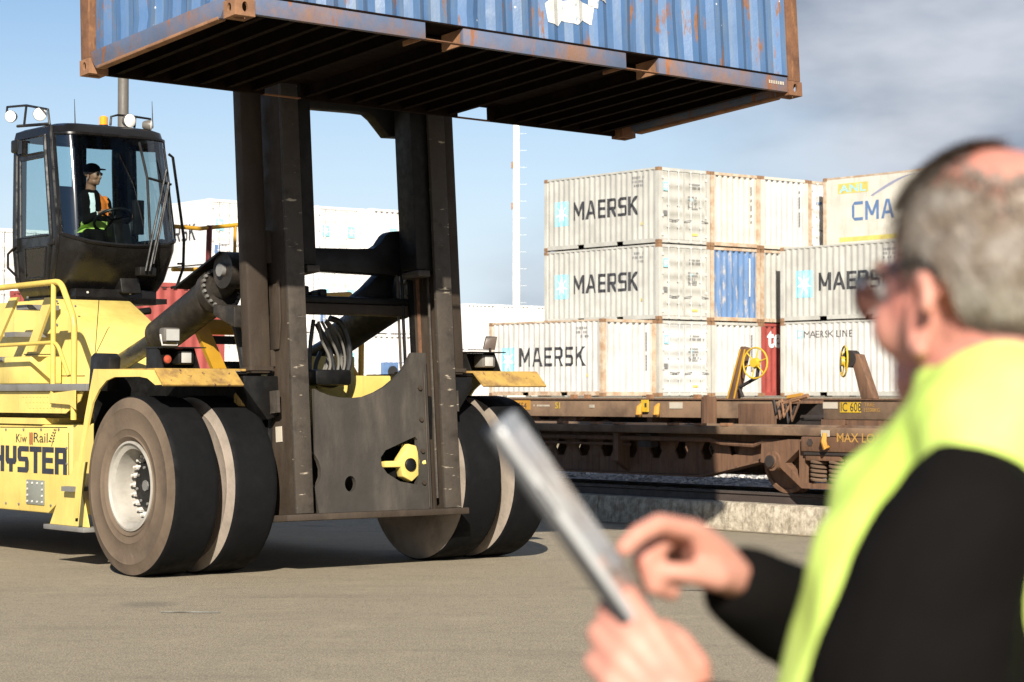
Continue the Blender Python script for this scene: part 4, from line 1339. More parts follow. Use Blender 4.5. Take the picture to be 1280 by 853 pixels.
# tall lamp mast
r = ray(645.5, 400)
pp = CAMP + r * (84.0 / r.y)
lm = empty('lamp_mast', loc=(pp.x, pp.y, PADZ))
tag(lm, 'tall white lamp mast with ladder rungs rising behind the stacks', 'lamp mast')
MB().lathe([(0.16, 0), (0.155, 5), (0.125, 11), (0.10, 19)], (0, 0, 0), (0, 0, 1), 14, cap=True).build('pole', 'pole_white', lm)
MB().box(-0.35, 0.35, -0.35, 0.35, 0, 0.12).build('base_plate', 'pole_white', lm)
for k in range(23):
    MB().cyl((0.13, 0, 3.0 + k * 0.66), (0.40, 0, 3.0 + k * 0.66), 0.005, n=5).build('rung', 'pole_white', lm)
for z in (7.3, 8.9):
    MB().box(-0.20, -0.12, -0.05, 0.05, z, z + 0.25).build('junction_box', 'rust_orange', lm)
hd = MB().box(-1.1, 1.1, -0.08, 0.08, 19.0, 19.15).build('head_frame', 'pole_white', lm)
for x in (-0.9, -0.3, 0.3, 0.9):
    MB().box(x - 0.2, x + 0.2, -0.30, -0.09, 18.75, 19.1).build('floodlight', 'lamp_grey', hd)
# ------------------------------------------------------------------ the container handler
hd_ = empty('container_handler', loc=tuple(O), rz=YAW)
tag(hd_, 'big yellow container handler with black cab and tall mast lifting the blue container', 'forklift')
H = hd_
TR = 0.81

def make_wheel(s_out, sg, outer, tpos):
    """one slick tyre on its rim; sg = side the wheel faces"""
    w = 0.48
    c = (s_out - sg * w / 2, tpos, TR)
    ax = (sg, 0, 0)
    wheel = MB(V).lathe([(0.405, w / 2 - 0.035), (0.405, w / 2 - 0.012), (0.385, w / 2 - 0.008), (0.375, w / 2 - 0.03), (0.335, w / 2 - 0.05), (0.325, w / 2 - 0.10), (0.318, -0.02), (0.13, -0.03)], c, ax, 48).build('wheel', 'rim_white', H, smooth=30)
    MB(V).lathe([(0.405, w / 2 - 0.03), (0.425, w / 2 - 0.012), (0.445, w / 2 + 0.002), (0.455, w / 2 - 0.007), (0.50, w / 2 - 0.003), (0.515, w / 2 + 0.006), (0.525, w / 2), (0.60, w / 2 + 0.004), (0.69, w / 2 + 0.003), (0.70, w / 2 + 0.008), (0.712, w / 2 + 0.001), (0.765, w / 2 - 0.012), (0.795, w / 2 - 0.022)], c, ax, 72).build('tyre_sidewall', 'tyre_side' if outer else 'tyre_gap', wheel, smooth=35)
    MB(V).lathe([(0.795, w / 2 - 0.0215), (0.806, w / 2 - 0.035), (TR, w / 2 - 0.07), (TR, 0), (TR, -w / 2 + 0.07), (0.806, -w / 2 + 0.035), (0.795, -w / 2 + 0.0215)], c, ax, 96).build('tyre_tread', 'rubber', wheel, smooth=50)
    MB(V).lathe([(0.795, -w / 2 + 0.022), (0.765, -w / 2 + 0.012), (0.70, -w / 2 - 0.002), (0.60, -w / 2 - 0.004), (0.50, -w / 2 + 0.004), (0.40, -w / 2 + 0.03), (0.33, -w / 2 + 0.05), (0.33, 0)], c, ax, 72).build('tyre_sidewall', 'tyre_gap', wheel, smooth=50)
    if outer:
        # recessed hub, planetary cap and ring of nuts
        MB(V).lathe([(0.318, -0.021), (0.235, -0.016), (0.232, 0.03), (0.20, 0.055), (0.0005, 0.06)], c, ax, 40).build('hub', 'grease_black', wheel, smooth=30)
        for k in range(20):
            a = 2 * math.pi * k / 20
            n = MB(V)
            cc = Vector(c) + Vector(ax) * -0.018 + Vector((0, 0.275 * math.cos(a), 0.275 * math.sin(a)))
            n.cyl(tuple(cc), tuple(cc + Vector(ax) * 0.055), 0.030, 0.024, 6)
            n.cyl(tuple(cc + Vector(ax) * 0.05), tuple(cc + Vector(ax) * 0.085), 0.013, n=6)
            n.build('wheel_nut', 'nut_steel', wheel, smooth=25)
        for k in range(8):
            a = 2 * math.pi * k / 8 + 0.2
            cc = Vector(c) + Vector(ax) * 0.05 + Vector((0, 0.165 * math.cos(a), 0.165 * math.sin(a)))
            MB(V).cyl(tuple(cc), tuple(cc + Vector(ax) * 0.02), 0.014, n=6).build('hub_bolt', 'steel_grey', wheel)
        cc = Vector(c) + Vector(ax) * 0.06
        MB(V).cyl(tuple(cc), tuple(cc + Vector(ax) * 0.015), 0.05, n=8).build('hub_plug', 'steel_grey', wheel)
    return wheel
for sg in (-1, 1):
    make_wheel(sg * 2.13, sg, True, 0.0)
    make_wheel(sg * 1.525, sg, False, 0.0)
    make_wheel(sg * 1.75, sg, True, -6.2)
MB(V).box(-1.04, 1.04, -0.28, 0.28, 0.50, 1.05).build('front_axle', 'grease_black', H, bevel=0.06)
MB(V).cyl((-1.6, 0, TR), (1.6, 0, TR), 0.22, n=20).build('axle_tube', 'grease_black', H)
MB(V).box(-1.3, 1.3, -6.35, -6.05, 0.6, 1.0).build('rear_axle', 'grease_black', H, bevel=0.05)

# --- chassis
MB(V).prism([(-8.2, 0.62), (-5.2, 0.46), (-1.05, 0.46), (-1.05, 1.35), (-8.2, 1.35)], lambda u, v, d: (d, u, v), -1.62, -1.22).build('frame_rail', 'yellow', H, bevel=0.03)
MB(V).prism([(-8.2, 0.62), (-5.2, 0.46), (-1.05, 0.46), (-1.05, 1.35), (-8.2, 1.35)], lambda u, v, d: (d, u, v), 1.22, 1.62).build('frame_rail', 'yellow', H, bevel=0.03)
MB(V).box(-1.2, 1.2, -8.0, -0.6, 0.75, 1.40).build('belly_pan', 'black_paint', H)
MB(V).prism([(-9.2, 0.75), (-7.1, 0.7), (-7.1, 2.45), (-8.9, 2.45), (-9.25, 2.0)], lambda u, v, d: (d, u, v), -1.75, 1.75).build('counterweight', 'yellow', H, bevel=0.08)
SP = -1.87
p = [on_s(x, y, SP) for x, y in ((88, 531), (80, 641), (0, 634), (0, 531))]
t_hi = p[0][1]
MB(V).prism([(-5.2, 0.47), (on_s(60, 641, SP)[1], 0.47), (on_s(77, 618, SP)[1], 0.62), (t_hi + 0.02, 0.64), (t_hi + 0.02, 1.335), (-5.2, 1.335)], lambda u, v, d: (d, u, v), SP, SP + 0.24).build('side_tank', 'yellow', H, bevel=0.025)
# wedge plate between tank and wheel arch
MB(V).prism([(t_hi + 0.03, 0.66), (-1.13, 0.62), (-1.0, 0.98), (-0.94, 1.34), (t_hi + 0.03, 1.34)], lambda u, v, d: (d, u, v), SP + 0.012, SP + 0.05).build('tank_closing_plate', 'yellow', H)
def side(px, py, s=SP - 0.005):
    a = on_s(px, py, s)
    return lambda u, v: V(s, a[1] + u, a[2] + v)
# heavy square lettering, built of plain strokes
k = 0.30
def HY():
    R_ = []
    def r(o, x0, y0, x1, y1):
        R_.append([(o + x0, y0), (o + x1, y0), (o + x1, y1), (o + x0, y1)])
    def q(o, *pp):
        R_.append([(o + x, y) for x, y in pp])
    o = 0.0                                     # H
    r(o, 0, 0, .26, 1); r(o, .54, 0, .80, 1); r(o, .26, .40, .54, .62)
    o = 0.90                                    # Y
    q(o, (0, .42), (.26, .52), (.26, 1), (0, 1)); q(o, (.54, .52), (.80, .42), (.80, 1), (.54, 1)); q(o, (.26, .52), (0, .42), (.10, .30), (.27, .30), (.53, .30), (.70, .30), (.80, .42), (.54, .52)); r(o, .27, 0, .53, .30)
    o = 1.78                                    # S
    q(o, (.10, .80), (.80, .80), (.80, 1), (.12, 1), (0, .88), (0, .80)); q(o, (0, .56), (.26, .60), (.26, .80), (0, .80)); q(o, (.0, .56), (.08, .42), (.54, .42), (.80, .44), (.72, .60), (.26, .60)); q(o, (.54, .20), (.80, .20), (.80, .44), (.54, .42)); q(o, (0, 0), (.70, 0), (.80, .12), (.80, .20), (0, .20))
    o = 2.64                                    # T
    r(o, 0, .80, .84, 1); r(o, .29, 0, .55, .80)
    o = 3.52                                    # E
    r(o, 0, 0, .26, 1); r(o, .26, .80, .80, 1); r(o, .26, .41, .74, .60); r(o, .26, 0, .80, .20)
    o = 4.40                                    # R
    r(o, 0, 0, .26, 1); q(o, (.26, .80), (.80, .80), (.80, .90), (.70, 1), (.26, 1)); r(o, .54, .58, .80, .80); r(o, .26, .38, .80, .58); r(o, .56, 0, .82, .38)
    return rects_shape(R_)
aH = on_s(84.0, 594, SP)
aH0 = on_s(0, 591.5, SP)
wH = (aH[1] - aH0[1]) * 1.10
put_letters('maker_lettering', H, 'ink_navy', '', wH, 0.262, lambda u, v: V(SP - 0.004, aH[1] - wH + u, aH[2] + 0.0 + v), shape=HY())
# operator's lettering above: two words with a red double bar between, fern leaf after
a = on_s(20, 553, SP - 0.004)
put_letters('owner_lettering', H, 'ink', 'Kiw', 0.235, 0.085, lambda u, v: V(SP - 0.004, a[1] + u, a[2] + v), bold=0.0)
a2 = on_s(42, 553, SP - 0.004)
put_letters('owner_lettering', H, 'ink', 'Rail', 0.30, 0.095, lambda u, v: V(SP - 0.004, a2[1] + u, a2[2] + v), bold=0.0)
for dx in (0, 2.4):
    a3 = on_s(36.6 + dx, 555.5, SP - 0.004)
    MB(V).add([(SP - 0.004, a3[1], a3[2]), (SP - 0.004, a3[1] + 0.028, a3[2] - 0.01), (SP - 0.004, a3[1] + 0.028, a3[2] + 0.115), (SP - 0.004, a3[1], a3[2] + 0.12)], [(0, 1, 2, 3)]).build('red_bar', 'red_paint', H)
fern = MB(V)
f0 = on_s(64, 558, SP - 0.004)
for i in range(5):
    x, z = f0[1] + 0.012 + 0.018 * i, f0[2] + 0.04 + 0.028 * i
    for sg in (-1, 1):
        l_ = (0.075 - 0.009 * i) * (1.0 if sg < 0 else 0.7)
        fern.add([(SP - 0.004, x, z), (SP - 0.004, x + sg * l_, z + 0.004), (SP - 0.004, x + sg * l_ * 0.6, z + 0.022)], [(0, 1, 2)])
fern.add([(SP - 0.0045, f0[1], f0[2]), (SP - 0.0045, f0[1] + 0.012, f0[2]), (SP - 0.0045, f0[1] + 0.115, f0[2] + 0.21)], [(0, 1, 2)])
tag(fern.build('fern_emblem', 'ink', H), kind='stuff')
h0, h1 = on_s(34, 630, SP), on_s(56, 601, SP)
hp = MB(V).box(SP - 0.012, SP + 0.001, h0[1], h1[1], h0[2], h1[2]).build('inspection_plate', 'hatch_grey', H, bevel=0.003)
for i in range(4):
    for j in range(4):
        if i in (0, 3) or j in (0, 3):
            y = h0[1] + 0.03 + (h1[1] - h0[1] - 0.06) * i / 3
            z = h0[2] + 0.03 + (h1[2] - h0[2] - 0.06) * j / 3
            MB(V).cyl((SP - 0.012, y, z), (SP - 0.022, y, z), 0.012, n=6).build('plate_bolt', 'nut_steel', hp)
# --- step beside the wheel
SS = -2.08
st0, st1 = on_s(54, 655, SS), on_s(104, 655, SS)
MB(V).box(SS, SP - 0.01, st0[1], st1[1], 0.345, 0.39).build('step_tread', 'steel_grey', H, bevel=0.006)
MB(V).prism([(st0[1] + 0.02, 0.392), (st1[1] - 0.02, 0.392), (on_s(93, 612, SS)[1] + 0.03, 0.72), (on_s(97, 590, SS)[1] + 0.05, 1.0), (on_s(88, 590, SS)[1], 1.0), (on_s(66, 622, SS)[1], 0.64)], lambda u, v, d: (d, u, v), SS + 0.06, SS + 0.08).build('step_plate', 'yellow', H)
sm = on_s(80, 614, SS)
MB(V).box(SS - 0.02, SP - 0.01, sm[1] - 0.02, sm[1] + 0.20, sm[2], sm[2] + 0.045).build('step_tread', 'steel_grey', H)

# --- fenders
FS = -2.17
def arch(sg):
    """side plate with the wheel arch cut, top plate and sloping front flap"""
    s_ = FS if sg < 0 else -FS
    q = [on_s(x, y, FS) for x, y in ((117, 461.5), (193, 462.5), (203, 481), (194, 481.5), (184, 473), (174, 471), (143, 471.5), (133, 476), (124, 487), (116, 503), (110, 530), (104, 560), (99, 600), (95, 648), (91, 648), (98, 575), (106, 520))]
    pts = [(x[1], x[2]) for x in q]
    MB(V).prism(pts, lambda u, v, d: (d, u, v), s_, s_ - sg * 0.02).build('fender_side', 'yellow', H)
    t0, t1 = pts[0][0], pts[1][0]
    z0, z1 = 1.862, 1.838
    inn = 1.22
    a, b = sorted((s_ - sg * 0.003, sg * inn))
    MB(V).box(a, b, t0, t1, 1.842, 1.862).build('fender_top', 'yellow_dirty', H)
    f0, f1 = (t1 + 0.001, 1.860), (pts[2][0], pts[2][1])
    i2 = sg * 1.36
    MB(V).hexa([(s_, f1[0], f1[1] - 0.012), (i2, f1[0] + 0.02, f1[1] - 0.012), (i2, f0[0], f0[1] - 0.022), (s_, f0[0], f0[1] - 0.022),
                (s_, f1[0] + 0.012, f1[1]), (i2, f1[0] + 0.032, f1[1]), (i2, f0[0], f0[1]), (s_, f0[0], f0[1])]).build('fender_flap', 'yellow_dirty', H)
    MB(V).box(min(sg * 1.0, i2 * 1.01), max(sg * 1.0, i2 * 1.01), t0 + 0.2, 0.42, 1.70, 1.84).build('fender_bracket', 'grease_black', H)
    # black sheets added so the sunlit inside of the wheel arch stays dark
    MB(V).box(min(sg * 1.16, sg * 1.19), max(sg * 1.16, sg * 1.19), -0.98, 0.36, 1.0, 1.838).build('arch_shade_sheet', 'grease_black', H)
    a, b = sorted((s_ - sg * 0.22, sg * 1.16))
    MB(V).box(a, b, -1.0, -0.985, 0.62, 1.838).build('arch_shade_sheet', 'grease_black', H)
    MB(V).box(a, b, t0 + 0.05, t1 - 0.02, 1.815, 1.838).build('arch_shade_sheet', 'grease_black', H)
    # rubber skirt at the rear edge of the arch
    sk = [on_s(x, y, FS + 0.03) for x, y in ((117.5, 505), (111, 530), (105, 560), (100, 600), (96, 652))]
    MB(V).tube([(s_ - sg * 0.035, x[1] - 0.015, x[2]) for x in sk], 0.014, 6).build('rubber_skirt', 'rubber', H)
    lt = sg * (1.80)
    # lamp box
    tb = 0.30
    bxo = (-2.0, -1.62) if sg < 0 else (1.45, 1.83)
    MB(V).prism([(bxo[0], 1.863), (bxo[1], 1.863), (bxo[1], 2.045), (bxo[0], 2.045)], lambda u, v, d: (u, d, v), tb - 0.22, tb - 0.20).build('lamp_box_back', 'black_paint', H)
    MB(V).box(bxo[0] - 0.01, bxo[1] + 0.05, tb - 0.22, tb + 0.10, 2.046, 2.056).build('lamp_box_lid', 'black_paint', H)
    for x in (bxo[0], bxo[1] - 0.015):
        MB(V).prism([(tb - 0.20, 1.863), (tb + 0.08, 1.863), (tb - 0.02, 2.045), (tb - 0.20, 2.045)], lambda u, v, d: (d, u, v), x, x + 0.015).build('lamp_box_cheek', 'black_paint', H)
    hx = bxo[0] + 0.27
    hl = MB(V).box(hx - 0.085, hx + 0.085, tb - 0.12, tb + 0.03, 1.90, 2.03).build('headlamp', 'lamp_grey' if sg > 0 else 'black_paint', H, bevel=0.02)
    MB(V).box(hx - 0.055, hx + 0.045, tb + 0.031, tb + 0.038, 1.915, 2.015).build('lens', 'lamp_lens_dim', hl, bevel=0.003)
    if sg < 0:
        il = MB(V).cyl((bxo[0] + 0.08, tb - 0.08, 1.945), (bxo[0] + 0.08, tb + 0.02, 1.945), 0.044, n=18).build('indicator_lamp', 'black_paint', H)
        MB(V).lathe([(0.038, 0.0), (0.034, 0.012), (0.015, 0.022), (0.001, 0.024)], (bxo[0] + 0.08, tb + 0.021, 1.945), (0, 1, 0), 18).build('lens', 'lamp_red', il)
        wl_ = MB(V).box(bxo[0] + 0.08, bxo[0] + 0.25, tb - 0.14, tb - 0.04, 2.10, 2.23).build('work_lamp', 'lamp_grey', H, bevel=0.02)
        MB(V).box(bxo[0] + 0.10, bxo[0] + 0.23, tb - 0.038, tb - 0.032, 2.115, 2.215).build('lens', 'lamp_lens_dim', wl_)
        MB(V).tube([(bxo[0] + 0.07, tb - 0.09, 2.17), (bxo[0] + 0.09, tb - 0.09, 2.075), (bxo[0] + 0.24, tb - 0.09, 2.075), (bxo[0] + 0.26, tb - 0.09, 2.17)], 0.009, 6).build('lamp_bracket', 'nut_steel', wl_)
    else:
        x = bxo[0] + 0.35
        m_ = MB(V).hexa([(x - 0.01, tb - 0.15, 2.09), (x + 0.10, tb - 0.10, 2.08), (x + 0.10, tb - 0.12, 2.08), (x - 0.01, tb - 0.17, 2.09), (x + 0.03, tb - 0.15, 2.22), (x + 0.13, tb - 0.10, 2.215), (x + 0.13, tb - 0.12, 2.215), (x + 0.03, tb - 0.17, 2.22)]).build('marker_lamp', 'mirror_back', H, bevel=0.006)
        MB(V).cyl((x + 0.05, tb - 0.12, 2.05), (x + 0.05, tb - 0.12, 2.10), 0.012, n=6).build('stalk', 'black_paint', m_)
arch(-1)
arch(1)
# black rounded guard standing behind the left arch
gq = [on_s(x, y, -2.02) for x, y in ((110, 489), (113, 446), (117, 441.5), (133, 442), (137, 447), (134, 489))]
MB(V).prism([(x[1], x[2]) for x in gq], lambda u, v, d: (d, u, v), -2.02, -1.90).build('rubber_guard', 'black_paint', H, bevel=0.012)

# --- body under the cab
body = MB(V)
hb = [(-1.30, 0.62), (-1.30, 0.62)]
prof_b = [(-7.1, 1.36), (-1.55, 1.36), (-1.75, 1.62), (-2.45, 2.30), (-3.10, 2.62), (-7.1, 2.62)]
body.prism(prof_b, lambda u, v, d: (d, u, v), -1.32, -0.40)
body.build('body_housing', 'yellow', H, bevel=0.03)
MB(V).prism([(-7.1, 1.36), (-3.4, 1.36), (-3.6, 1.80), (-7.1, 1.80)], lambda u, v, d: (d, u, v), -0.39, 1.35).build('engine_hood', 'yellow', H, bevel=0.04)
MB(V).box(-1.05, 0.95, -1.5, -0.55, 1.36, 1.50).build('front_bulkhead', 'yellow', H, bevel=0.02)
MB(V).box(-0.74, 1.1, -0.62, -0.35, 1.15, 1.82).build('front_crossbeam', 'yellow', H, bevel=0.02)
MB(V).box(-0.10, 1.05, -1.25, -1.05, 1.5, 2.02).build('cross_plate', 'yellow', H, bevel=0.01)
for x in (0.05, 0.92):
    for z in (1.86, 1.97):
        MB(V).cyl((x, -1.05, z), (x, -1.035, z), 0.018, n=6).build('plate_bolt', 'grease_black', H)
for k_ in range(3):
    MB(V).box(-0.42 + 0.16 * k_, -0.36 + 0.16 * k_, -0.6, -0.5, 1.825, 1.93).build('hose_clamp', 'rust_orange', H)
# black seam lines and bolts on the bright housing face
for (x, y) in ((72, 377), (72, 406), (95, 383), (120, 452), (190, 449), (35, 372)):
    c = on_s(x, y, -1.323)
    MB(V).cyl(c, (c[0] - 0.012, c[1], c[2]), 0.014, n=6).build('housing_bolt', 'steel_grey', H)
# panel seams: narrow dark gaps on the side tank and the housing
for (x0, y0, x1, y1, s_) in ((86, 541, 86, 594, SP - 0.002), (0, 534, 84, 534.5, SP - 0.002), (30, 443, 70, 443, -1.323), (124, 372, 118, 455, -1.323), (0, 470, 106, 470, -1.323)):
    a, b = on_s(x0, y0, s_), on_s(x1, y1, s_)
    MB(V).cyl(a, b, 0.004, n=5).build('panel_seam', 'grease_black', H)
for (x, y) in ((8, 537), (30, 537), (52, 537), (74, 537), (8, 629), (24, 630), (64, 632), (84, 560), (84, 580)):
    c = on_s(x, y, SP - 0.001)
    MB(V).cyl(c, (c[0] - 0.012, c[1], c[2]), 0.012, n=6).build('tank_bolt', 'steel_grey', H)
# brace behind the tilt cylinder
a, b = on_t(243, 402, -0.75), on_t(276, 461, -0.75)
MB(V).hexa([(b[0] - 0.09, -0.80, b[2]), (b[0] + 0.06, -0.80, b[2]), (b[0] + 0.06, -0.74, b[2]), (b[0] - 0.09, -0.74, b[2]), (a[0] - 0.07, -0.80, a[2] + 0.1), (a[0] + 0.08, -0.80, a[2] + 0.1), (a[0] + 0.08, -0.74, a[2] + 0.1), (a[0] - 0.07, -0.74, a[2] + 0.1)]).build('diagonal_brace', 'amber_rail', H)
a, b = on_t(222, 405, -1.2), on_t(306, 413, -1.2)
MB(V).box(a[0], b[0] + 0.3, -1.26, -1.16, b[2] - 0.05, b[2] + 0.10).build('cross_tube', 'amber_rail', H, bevel=0.02)
a, b = on_t(258, 425, -0.9), on_t(310, 427, -0.9)
MB(V).box(a[0], b[0] + 0.4, -0.93, -0.89, a[2] - 0.04, a[2] + 0.04).build('ladder_bar', 'grease_black', H)
a = on_t(270, 457, -0.9)
MB(V).box(a[0], b[0] + 0.4, -0.93, -0.89, a[2] - 0.04, a[2] + 0.04).build('ladder_bar', 'grease_black', H)

# --- walkway, ladder and handrails on the near side
WS = -1.95
wk0 = on_s(0, 481, WS)
MB(V).box(WS, -1.33, -6.5, on_s(108, 480, WS)[1], 1.665, 1.735).build('walkway', 'steel_grey', H, bevel=0.006)
holes = []
q = [on_s(x, y, WS + 0.04) for x, y in ((0, 488), (104, 488), (100, 503), (82, 520), (60, 517), (22, 508))]
outl = [(x[1], x[2]) for x in q]
tq0, tq1 = q[5][1], q[1][1]
for i in range(16):
    for j in range(6):
        tc, zc = q[5][1] + 0.12 + 0.075 * i, 1.60 - 0.055 * j + 0.0
        if tc < q[3][1] + 0.35 - 0.03 * j and zc > 1.44 and zc < 1.615 and tc > q[5][1] + 0.1 + j * 0.05:
            holes.append([(tc + 0.013 * math.cos(a_), zc + 0.009 * math.sin(a_)) for a_ in [math.pi / 3 * r_ for r_ in range(6)]])
MB(V).holed([(-6.4, 1.66), (q[1][1], 1.66), (q[2][1], 1.57), (q[3][1], 1.45), (q[5][1], 1.45), (-6.4, 1.45)], holes, lambda u, v, d: (d, u, v), WS + 0.04, WS + 0.05).build('perforated_skirt', 'yellow', H)
MB(V).box(WS + 0.06, -1.33, -6.4, -2.2, 1.34, 1.40).build('skirt_shelf', 'yellow', H)
def rail(pts, r=0.026, s=WS + 0.03, mat='yellow_rail', nm='handrail'):
    P_ = [on_s(x, y, s) for x, y in pts]
    # round the corners
    out = [P_[0]]
    for i in range(1, len(P_) - 1):
        a_, b_, c_ = Vector(P_[i - 1]), Vector(P_[i]), Vector(P_[i + 1])
        e1 = b_ + (a_ - b_).normalized() * min(0.10, (a_ - b_).length * 0.4)
        e2 = b_ + (c_ - b_).normalized() * min(0.10, (c_ - b_).length * 0.4)
        for k_ in range(5):
            f = k_ / 4
            out.append(tuple(e1.lerp(b_, f).lerp(b_.lerp(e2, f), f)))
    out.append(P_[-1])
    return MB(V).tube(out, r, 10).build(nm, mat, H)
rail([(-60, 366), (0, 360), (76, 352), (93, 400), (92, 525)], 0.030)
rail([(67, 355), (66, 505)], 0.026)
rail([(-60, 436), (0, 432), (71, 428), (86, 470)], 0.020)
MB(V).prism([(x[1], x[2]) for x in [on_s(a_, b_, WS) for a_, b_ in ((63, 492), (95, 488), (95, 512), (88, 506), (63, 504))]], lambda u, v, d: (d, u, v), WS - 0.012, WS).build('rail_bracket', 'yellow', H)
# ladder to the cab: stringers and treads
LS = -1.72
for (x, y) in ((27, 385), (12, 419), (-4, 450)):
    c = on_s(x, y, LS)
    MB(V).box(LS, -1.36, c[1] - 0.12, c[1] + 0.12, c[2] - 0.02, c[2] + 0.03).build('ladder_tread', 'steel_grey', H)
for (x0, y0, x1, y1) in ((18, 372, -25, 470), (62, 372, 38, 440)):
    a, b = on_s(x0, y0, LS), on_s(x1, y1, LS)
    MB(V).hexa([(LS - 0.01, b[1] - 0.09, b[2]), (LS - 0.01, b[1] + 0.09, b[2]), (LS + 0.02, b[1] + 0.09, b[2]), (LS + 0.02, b[1] - 0.09, b[2]), (LS - 0.01, a[1] - 0.09, a[2]), (LS - 0.01, a[1] + 0.09, a[2]), (LS + 0.02, a[1] + 0.09, a[2]), (LS + 0.02, a[1] - 0.09, a[2])]).build('ladder_side', 'yellow', H)
c = on_s(18, 468, LS)
MB(V).box(LS + 0.03, -1.34, c[1] - 0.45, c[1] + 0.3, 1.74, 2.02).build('battery_box', 'yellow', H, bevel=0.02)
# far-side rails: yellow tube with a dark red post
def trail(pts, t, r, mat, nm='handrail'):
    return MB(V).tube([on_t(x, y, t) for x, y in pts], r, 8).build(nm, mat, H)
trail([(215, 283), (250, 286), (300, 281), (330, 278)], -4.6, 0.024, 'amber_rail')
trail([(215, 337), (258, 337), (330, 330)], -4.6, 0.024, 'amber_rail')
trail([(262, 282), (260, 338), (259, 400)], -4.6, 0.034, 'deep_red', 'rail_post')
trail([(294, 282), (293, 330), (292, 400)], -4.6, 0.020, 'amber_rail', 'rail_post')
trail([(452, 412), (451, 470)], -4.2, 0.035, 'amber_rail', 'rail_post')
trail([(400, 372), (438, 370)], -4.2, 0.05, 'amber_rail')
trail([(428, 438), (446, 470)], -4.2, 0.03, 'amber_rail', 'rail_post')
trail([(422, 436), (422, 470)], -4.2, 0.045, 'amber_rail', 'rail_post')

# --- exhaust stack behind the cab
ex = on_t(154, 130, -4.75)
MB(V).cyl((ex[0], -4.75, 2.06), (ex[0], -4.75, 5.9), 0.062, n=16).build('exhaust_stack', 'lamp_grey', H)

# ------------------------------------------------------------------ cab
CS = -0.575
LEV = [  # z, front t, half width, rear t, corner radius
    (2.645, -3.34, 0.56, -4.12, 0.12), (2.76, -3.22, 0.625, -4.14, 0.16), (2.86, -3.12, 0.655, -4.15, 0.19), (3.18, -2.935, 0.682, -4.16, 0.24), (3.30, -2.92, 0.684, -4.16, 0.24),
    (3.72, -3.008, 0.676, -4.17, 0.24), (4.13, -3.094, 0.668, -4.18, 0.24), (4.18, -3.105, 0.667, -4.18, 0.24), (4.36, -3.142, 0.663, -4.18, 0.23), (4.445, -3.175, 0.645, -4.17, 0.22), (4.478, -3.26, 0.57, -4.10, 0.18)]
def outline(lv):
    z, tf, hw, tr, r = lv
    P_ = []
    def L(a, b, n):
        for i in range(n):
            f = i / n
            P_.append((a[0] + (b[0] - a[0]) * f, a[1] + (b[1] - a[1]) * f))
    def A(c, a0, a1, n):
        for i in range(n):
            a = a0 + (a1 - a0) * i / n
            P_.append((c[0] + r * math.cos(a), c[1] + r * math.sin(a)))
    L((CS - hw, tr), (CS - hw, tf - r), 10)                      # 0..9 left side, rear to front
    A((CS - hw + r, tf - r), math.pi, math.pi / 2, 8)             # 10..17 front left corner
    L((CS - hw + r, tf), (CS + hw - r, tf), 10)                  # 18..27 front
    A((CS + hw - r, tf - r), math.pi / 2, 0, 8)                  # 28..35
    L((CS + hw, tf - r), (CS + hw, tr), 10)                      # 36..45
    L((CS + hw, tr), (CS - hw, tr), 10)                          # 46..55 rear
    return P_
NP = 56
rings = []
for li, lv in enumerate(LEV):
    ring = []
    for k_, (s, t) in enumerate(outline(lv)):
        z = lv[0]
        if 12 <= k_ <= 34:                                        # the windscreen dips in the middle and the front bows out
            f = (k_ - 12) / 22
            bow = math.sin(math.pi * f)
            if li in (3, 4):
                z -= 0.11 * bow * (1.0 if li == 4 else 0.9)
            t += 0.05 * bow
        ring.append((s, t, z))
    rings.append(ring)
def face_kind(li, k_):
    if 12 <= k_ < 34 and 4 <= li < 8:
        return 'windscreen'
    if 2 <= k_ < 9 and li == 7:
        return 'door_top_pane'
    if 2 <= k_ < 9 and 4 <= li < 6:
        return 'door_window'
    if 3 <= k_ < 8 and li == 2:
        return 'door_low_pane'
    if 37 <= k_ < 45 and 4 <= li < 8:
        return 'far_window'
    if 47 <= k_ < 55 and 4 <= li < 8:
        return 'rear_window'
    return 'shell'
parts = {}
for li in range(len(LEV) - 1):
    for k_ in range(NP):
        k2 = (k_ + 1) % NP
        parts.setdefault(face_kind(li, k_), []).append((rings[li][k_], rings[li][k2], rings[li + 1][k2], rings[li + 1][k_]))
def patch(quads):
    b = MB(V)
    idx, vs, fs = {}, [], []
    for q_ in quads:
        f = []
        for p_ in q_:
            key = tuple(round(c_, 5) for c_ in p_)
            if key not in idx:
                idx[key] = len(vs)
                vs.append(p_)
            f.append(idx[key])
        fs.append(tuple(f))
    return b.add(vs, fs)
sh = patch(parts['shell'])
sh.add(rings[-1], [tuple(range(NP))])
sh.add([(s, t, z) for s, t, z in rings[0]], [tuple(range(NP))])
cab = sh.build('cab', 'cab_black', H, smooth=50)
for nm in ('windscreen', 'door_top_pane', 'door_window', 'door_low_pane', 'far_window', 'rear_window'):
    patch(parts[nm]).build(nm, 'cab_glass', cab, smooth=60)
def seal(k0, k1, l0, l1, r=0.016, nm='window_seal', off=0.004):
    path = [rings[l0][k_] for k_ in range(k0, k1 + 1)] + [rings[l_][k1] for l_ in range(l0 + 1, l1 + 1)] + [rings[l1][k_] for k_ in range(k1 - 1, k0 - 1, -1)] + [rings[l_][k0] for l_ in range(l1 - 1, l0, -1)]
    MB(V).tube(path, r, 6, closed=True).build(nm, 'cab_black', cab)
seal(12, 34, 4, 8, 0.022)
seal(2, 9, 7, 8, 0.012)
seal(2, 9, 4, 6, 0.014)
seal(3, 8, 2, 3, 0.012)
seal(37, 45, 4, 8, 0.02)
seal(47, 55, 4, 8, 0.02)
